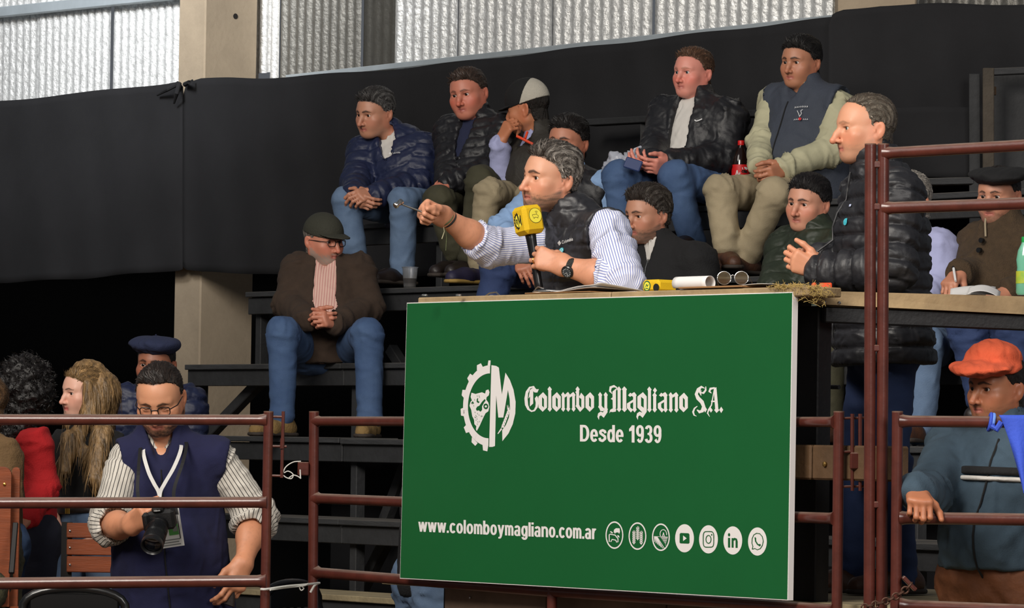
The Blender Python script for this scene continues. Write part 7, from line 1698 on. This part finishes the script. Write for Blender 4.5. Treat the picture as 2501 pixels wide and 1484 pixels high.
MB().tube([P(2424,1040,YP-.08), P(2434,1048,YP-.09), P(2446,1030,YP-.09)], .010, 8).build('knot', BLUE, fl, smooth=True)
# ------------------------------------------------------------------ chairs and bench at the left
REDW = mat('varnished_redwood', (132,66,34), .4, bump=.08, bscale=30, stretch=(1,8,8), var=.3, vscale=6)
PLAS = mat('black_chair_plastic', (16,16,17), .28, spec=.6)
def plastic_chair(loc, yaw, label, zt, wid=.40):
    t = thing('plastic_chair', (loc[0], loc[1], 0), label, 'chair', None); c, s_ = math.cos(yaw), math.sin(yaw); X = np.array((c,s_,0)); Yv = np.array((-s_,c,0)); o = np.array((loc[0],loc[1],0.)); h = wid/2
    q = lambda x, y, z: o+X*x+Yv*y+UP*z
    top = [q(-h*1.08,0,.45), q(-h*1.08,.03,zt*.86)]+[q(h*1.08*math.sin(a), .05, zt-.09+.09*math.cos(a)**.6 if math.cos(a) > 0 else zt-.09) for a in np.linspace(-math.pi/2, math.pi/2, 15)]+[q(h*1.08,.03,zt*.86), q(h*1.08,0,.45)]
    MB().tube(top, [.017]*len(top), 10).build('back_frame', PLAS, t, smooth=True)
    MB().box(q(0,.05,zt-.055), (wid*.95,.022,.085), np.array([X,Yv,UP]), .008).build('top_rail', PLAS, t)
    for i in range(6): MB().box(q(-h*.72+i*h*.288,.035,(zt-.09+.47)/2), (.028,.016,zt-.09-.47), np.array([X,Yv,UP]), .004).build('slat', PLAS, t)
    MB().box(q(0,-.20,.44), (wid*1.05,.44,.03), np.array([X,Yv,UP]), .010).build('seat', PLAS, t)
    for sx in (-1,1):
        for sy in (0,-.38): MB().bar(q(sx*h,sy,.44), q(sx*h*1.12,sy*1.08+ (.05 if sy == 0 else 0),.0), .035, .035, ch=.006).build('leg', PLAS, t)
        MB().tube([q(sx*h*1.08,.0,.64), q(sx*h*1.2,-.15,.66), q(sx*h*1.15,-.36,.63), q(sx*h*1.08,-.40,.44)], .018, 8).build('armrest', PLAS, t, smooth=True)
    return t
c1 = P(180,1438,14.12); plastic_chair((c1[0], c1[1]), 0.05, 'black plastic armchair behind the left gate, its curved top below the lowest rail', c1[2]-.0, .33)
c2 = P(738,1424,15.3); plastic_chair((c2[0], c2[1]), .95, 'black plastic chair behind the tied gate posts', c2[2], .30)
BFR = mat('black_iron', (24,22,22), .5, .4)
yb2 = 15.35; bn = thing('wooden_bench', P(240,1500,yb2)*np.array((1,1,0)), 'bench back of three varnished boards on black iron frame beside the photographer', 'bench')
for i, (ya_, yb3) in enumerate(((1278,1314),(1318,1356),(1359,1398))):
    MB().box((P(164,(ya_+yb3)/2,yb2)+P(420,(ya_+yb3)/2,yb2))/2, (P(420,0,yb2)[0]-P(164,0,yb2)[0],.022,(yb3-ya_)*yb2/FPX), I3, .003).build('board', REDW, bn)
    MB().lathe(P(171,(ya_+yb3)/2,yb2-.011), (0,-1,0), [(.005,0),(.004,.003),(.001,.0035)], 8).build('screw', STEEL, bn)
for px in (164, 420): MB().bar(P(px,1274,yb2+.016), P(px,1274,yb2+.016)*np.array((1,1,0)), .012, .04, up=(1,0,0)).build('iron_leg', BFR, bn)
zs = P(240,1402,yb2)[2]-.03
for i in range(4): MB().box(np.array((P(292,0,yb2)[0], yb2-.08-.095*i, zs-.05)), (P(420,0,yb2)[0]-P(164,0,yb2)[0],.085,.022), I3, .003).build('seat_board', REDW, bn)
for px in (170, 414):
    x = P(px,0,yb2)[0]; MB().bar((x,yb2+.01,zs-.07), (x,yb2-.42,zs-.07), .02, .03).build('iron_rail', BFR, bn); MB().bar((x,yb2-.40,zs-.07), (x,yb2-.40,0), .03, .03, up=(1,0,0)).build('iron_leg', BFR, bn)
yc = 14.55; wc_ = thing('wooden_chair', P(0,1500,yc)*np.array((1,1,0)), 'varnished wooden armchair with rounded board back at the left edge', 'chair')
def rboard(x0, x1, ytop, ybot, Y, name, par):
    a, c = P(x0,ytop,Y), P(x1,ytop,Y); zb = P(x0,ybot,Y)[2]; w = c[0]-a[0]; zt = a[2]; r = min(w*.5,.03); prof = [(a[0],zb)]+[(a[0]+r-r*math.cos(t), zt-r+r*math.sin(t)) for t in np.linspace(0, math.pi/2, 6)]+[(c[0]-r+r*math.sin(t), zt-r+r*math.cos(t)) for t in np.linspace(0, math.pi/2, 6)]+[(c[0],zb)]
    n = len(prof); V = [(x,Y,z) for x, z in prof]+[(x,Y+.024,z) for x, z in prof]; F = [tuple(range(n))[::-1], tuple(range(n,2*n))]+[(i,(i+1)%n,(i+1)%n+n,i+n) for i in range(n)]; return MB().add(V, F).build(name, REDW, par)
rboard(-60, 28, 1138, 1480, yc, 'back_board', wc_); rboard(30, 49, 1140, 1500, yc+.05, 'back_board', wc_)
MB().lathe(P(11,1182,yc-.001), (0,-1,0), [(.006,0),(.005,.004),(.001,.005)], 10).build('screw', GOLD, wc_)
for px in (-50, 40): MB().bar(P(px,1480,yc+.03), P(px,1480,yc+.03)*np.array((1,1,0)), .03, .05, up=(1,0,0), ch=.004).build('leg', REDW, wc_); 
for i in range(4): MB().box(np.array((P(-10,0,yc)[0], yc-.06-.10*i, .45)), (.16,.09,.022), I3, .003).build('seat_board', REDW, wc_)
MB().bar(P(38,1276,yc-.02), P(28,1400,yc-.12), .012, .02, up=(1,0,0), ch=.003).build('armrest_strap', BFR, wc_)
for px in (-50, 40): x = P(px,0,yc)[0]; MB().bar((x,yc-.40,.45), (x,yc-.40,0), .03, .04, up=(1,0,0), ch=.004).build('leg', REDW, wc_)
sh_ = seat_pt(105, -1, .05); tsh = thing('shoe', sh_, 'tan shoe resting on the lowest step behind the red fleece', 'shoe')
d = unit(np.array((-1,-.2,0))); V, Q = sdf_mesh([(C_(sh_+UP*.035, sh_+d*.10+UP*.03, .036, .036), .02), (C_(sh_+d*.10+UP*.03, sh_+d*.19+UP*.024, .038, .030), .03), (C_(sh_+UP*.04, sh_+UP*.07, .036), .02)], .009, cuts=[(sh_+UP*.004, (0,0,-1))]); new_mesh('upper', V, Q, SUEDE_TAN, tsh, smooth=True)
V, Q = sdf_mesh([(C_(sh_+UP*.01, sh_+d*.19+UP*.01, .042, .038), .02)], .008, cuts=[(sh_+UP*.016, (0,0,1)), (sh_+UP*.001, (0,0,-1))]); new_mesh('sole', V, Q, SOLE_DK, tsh, smooth=True)
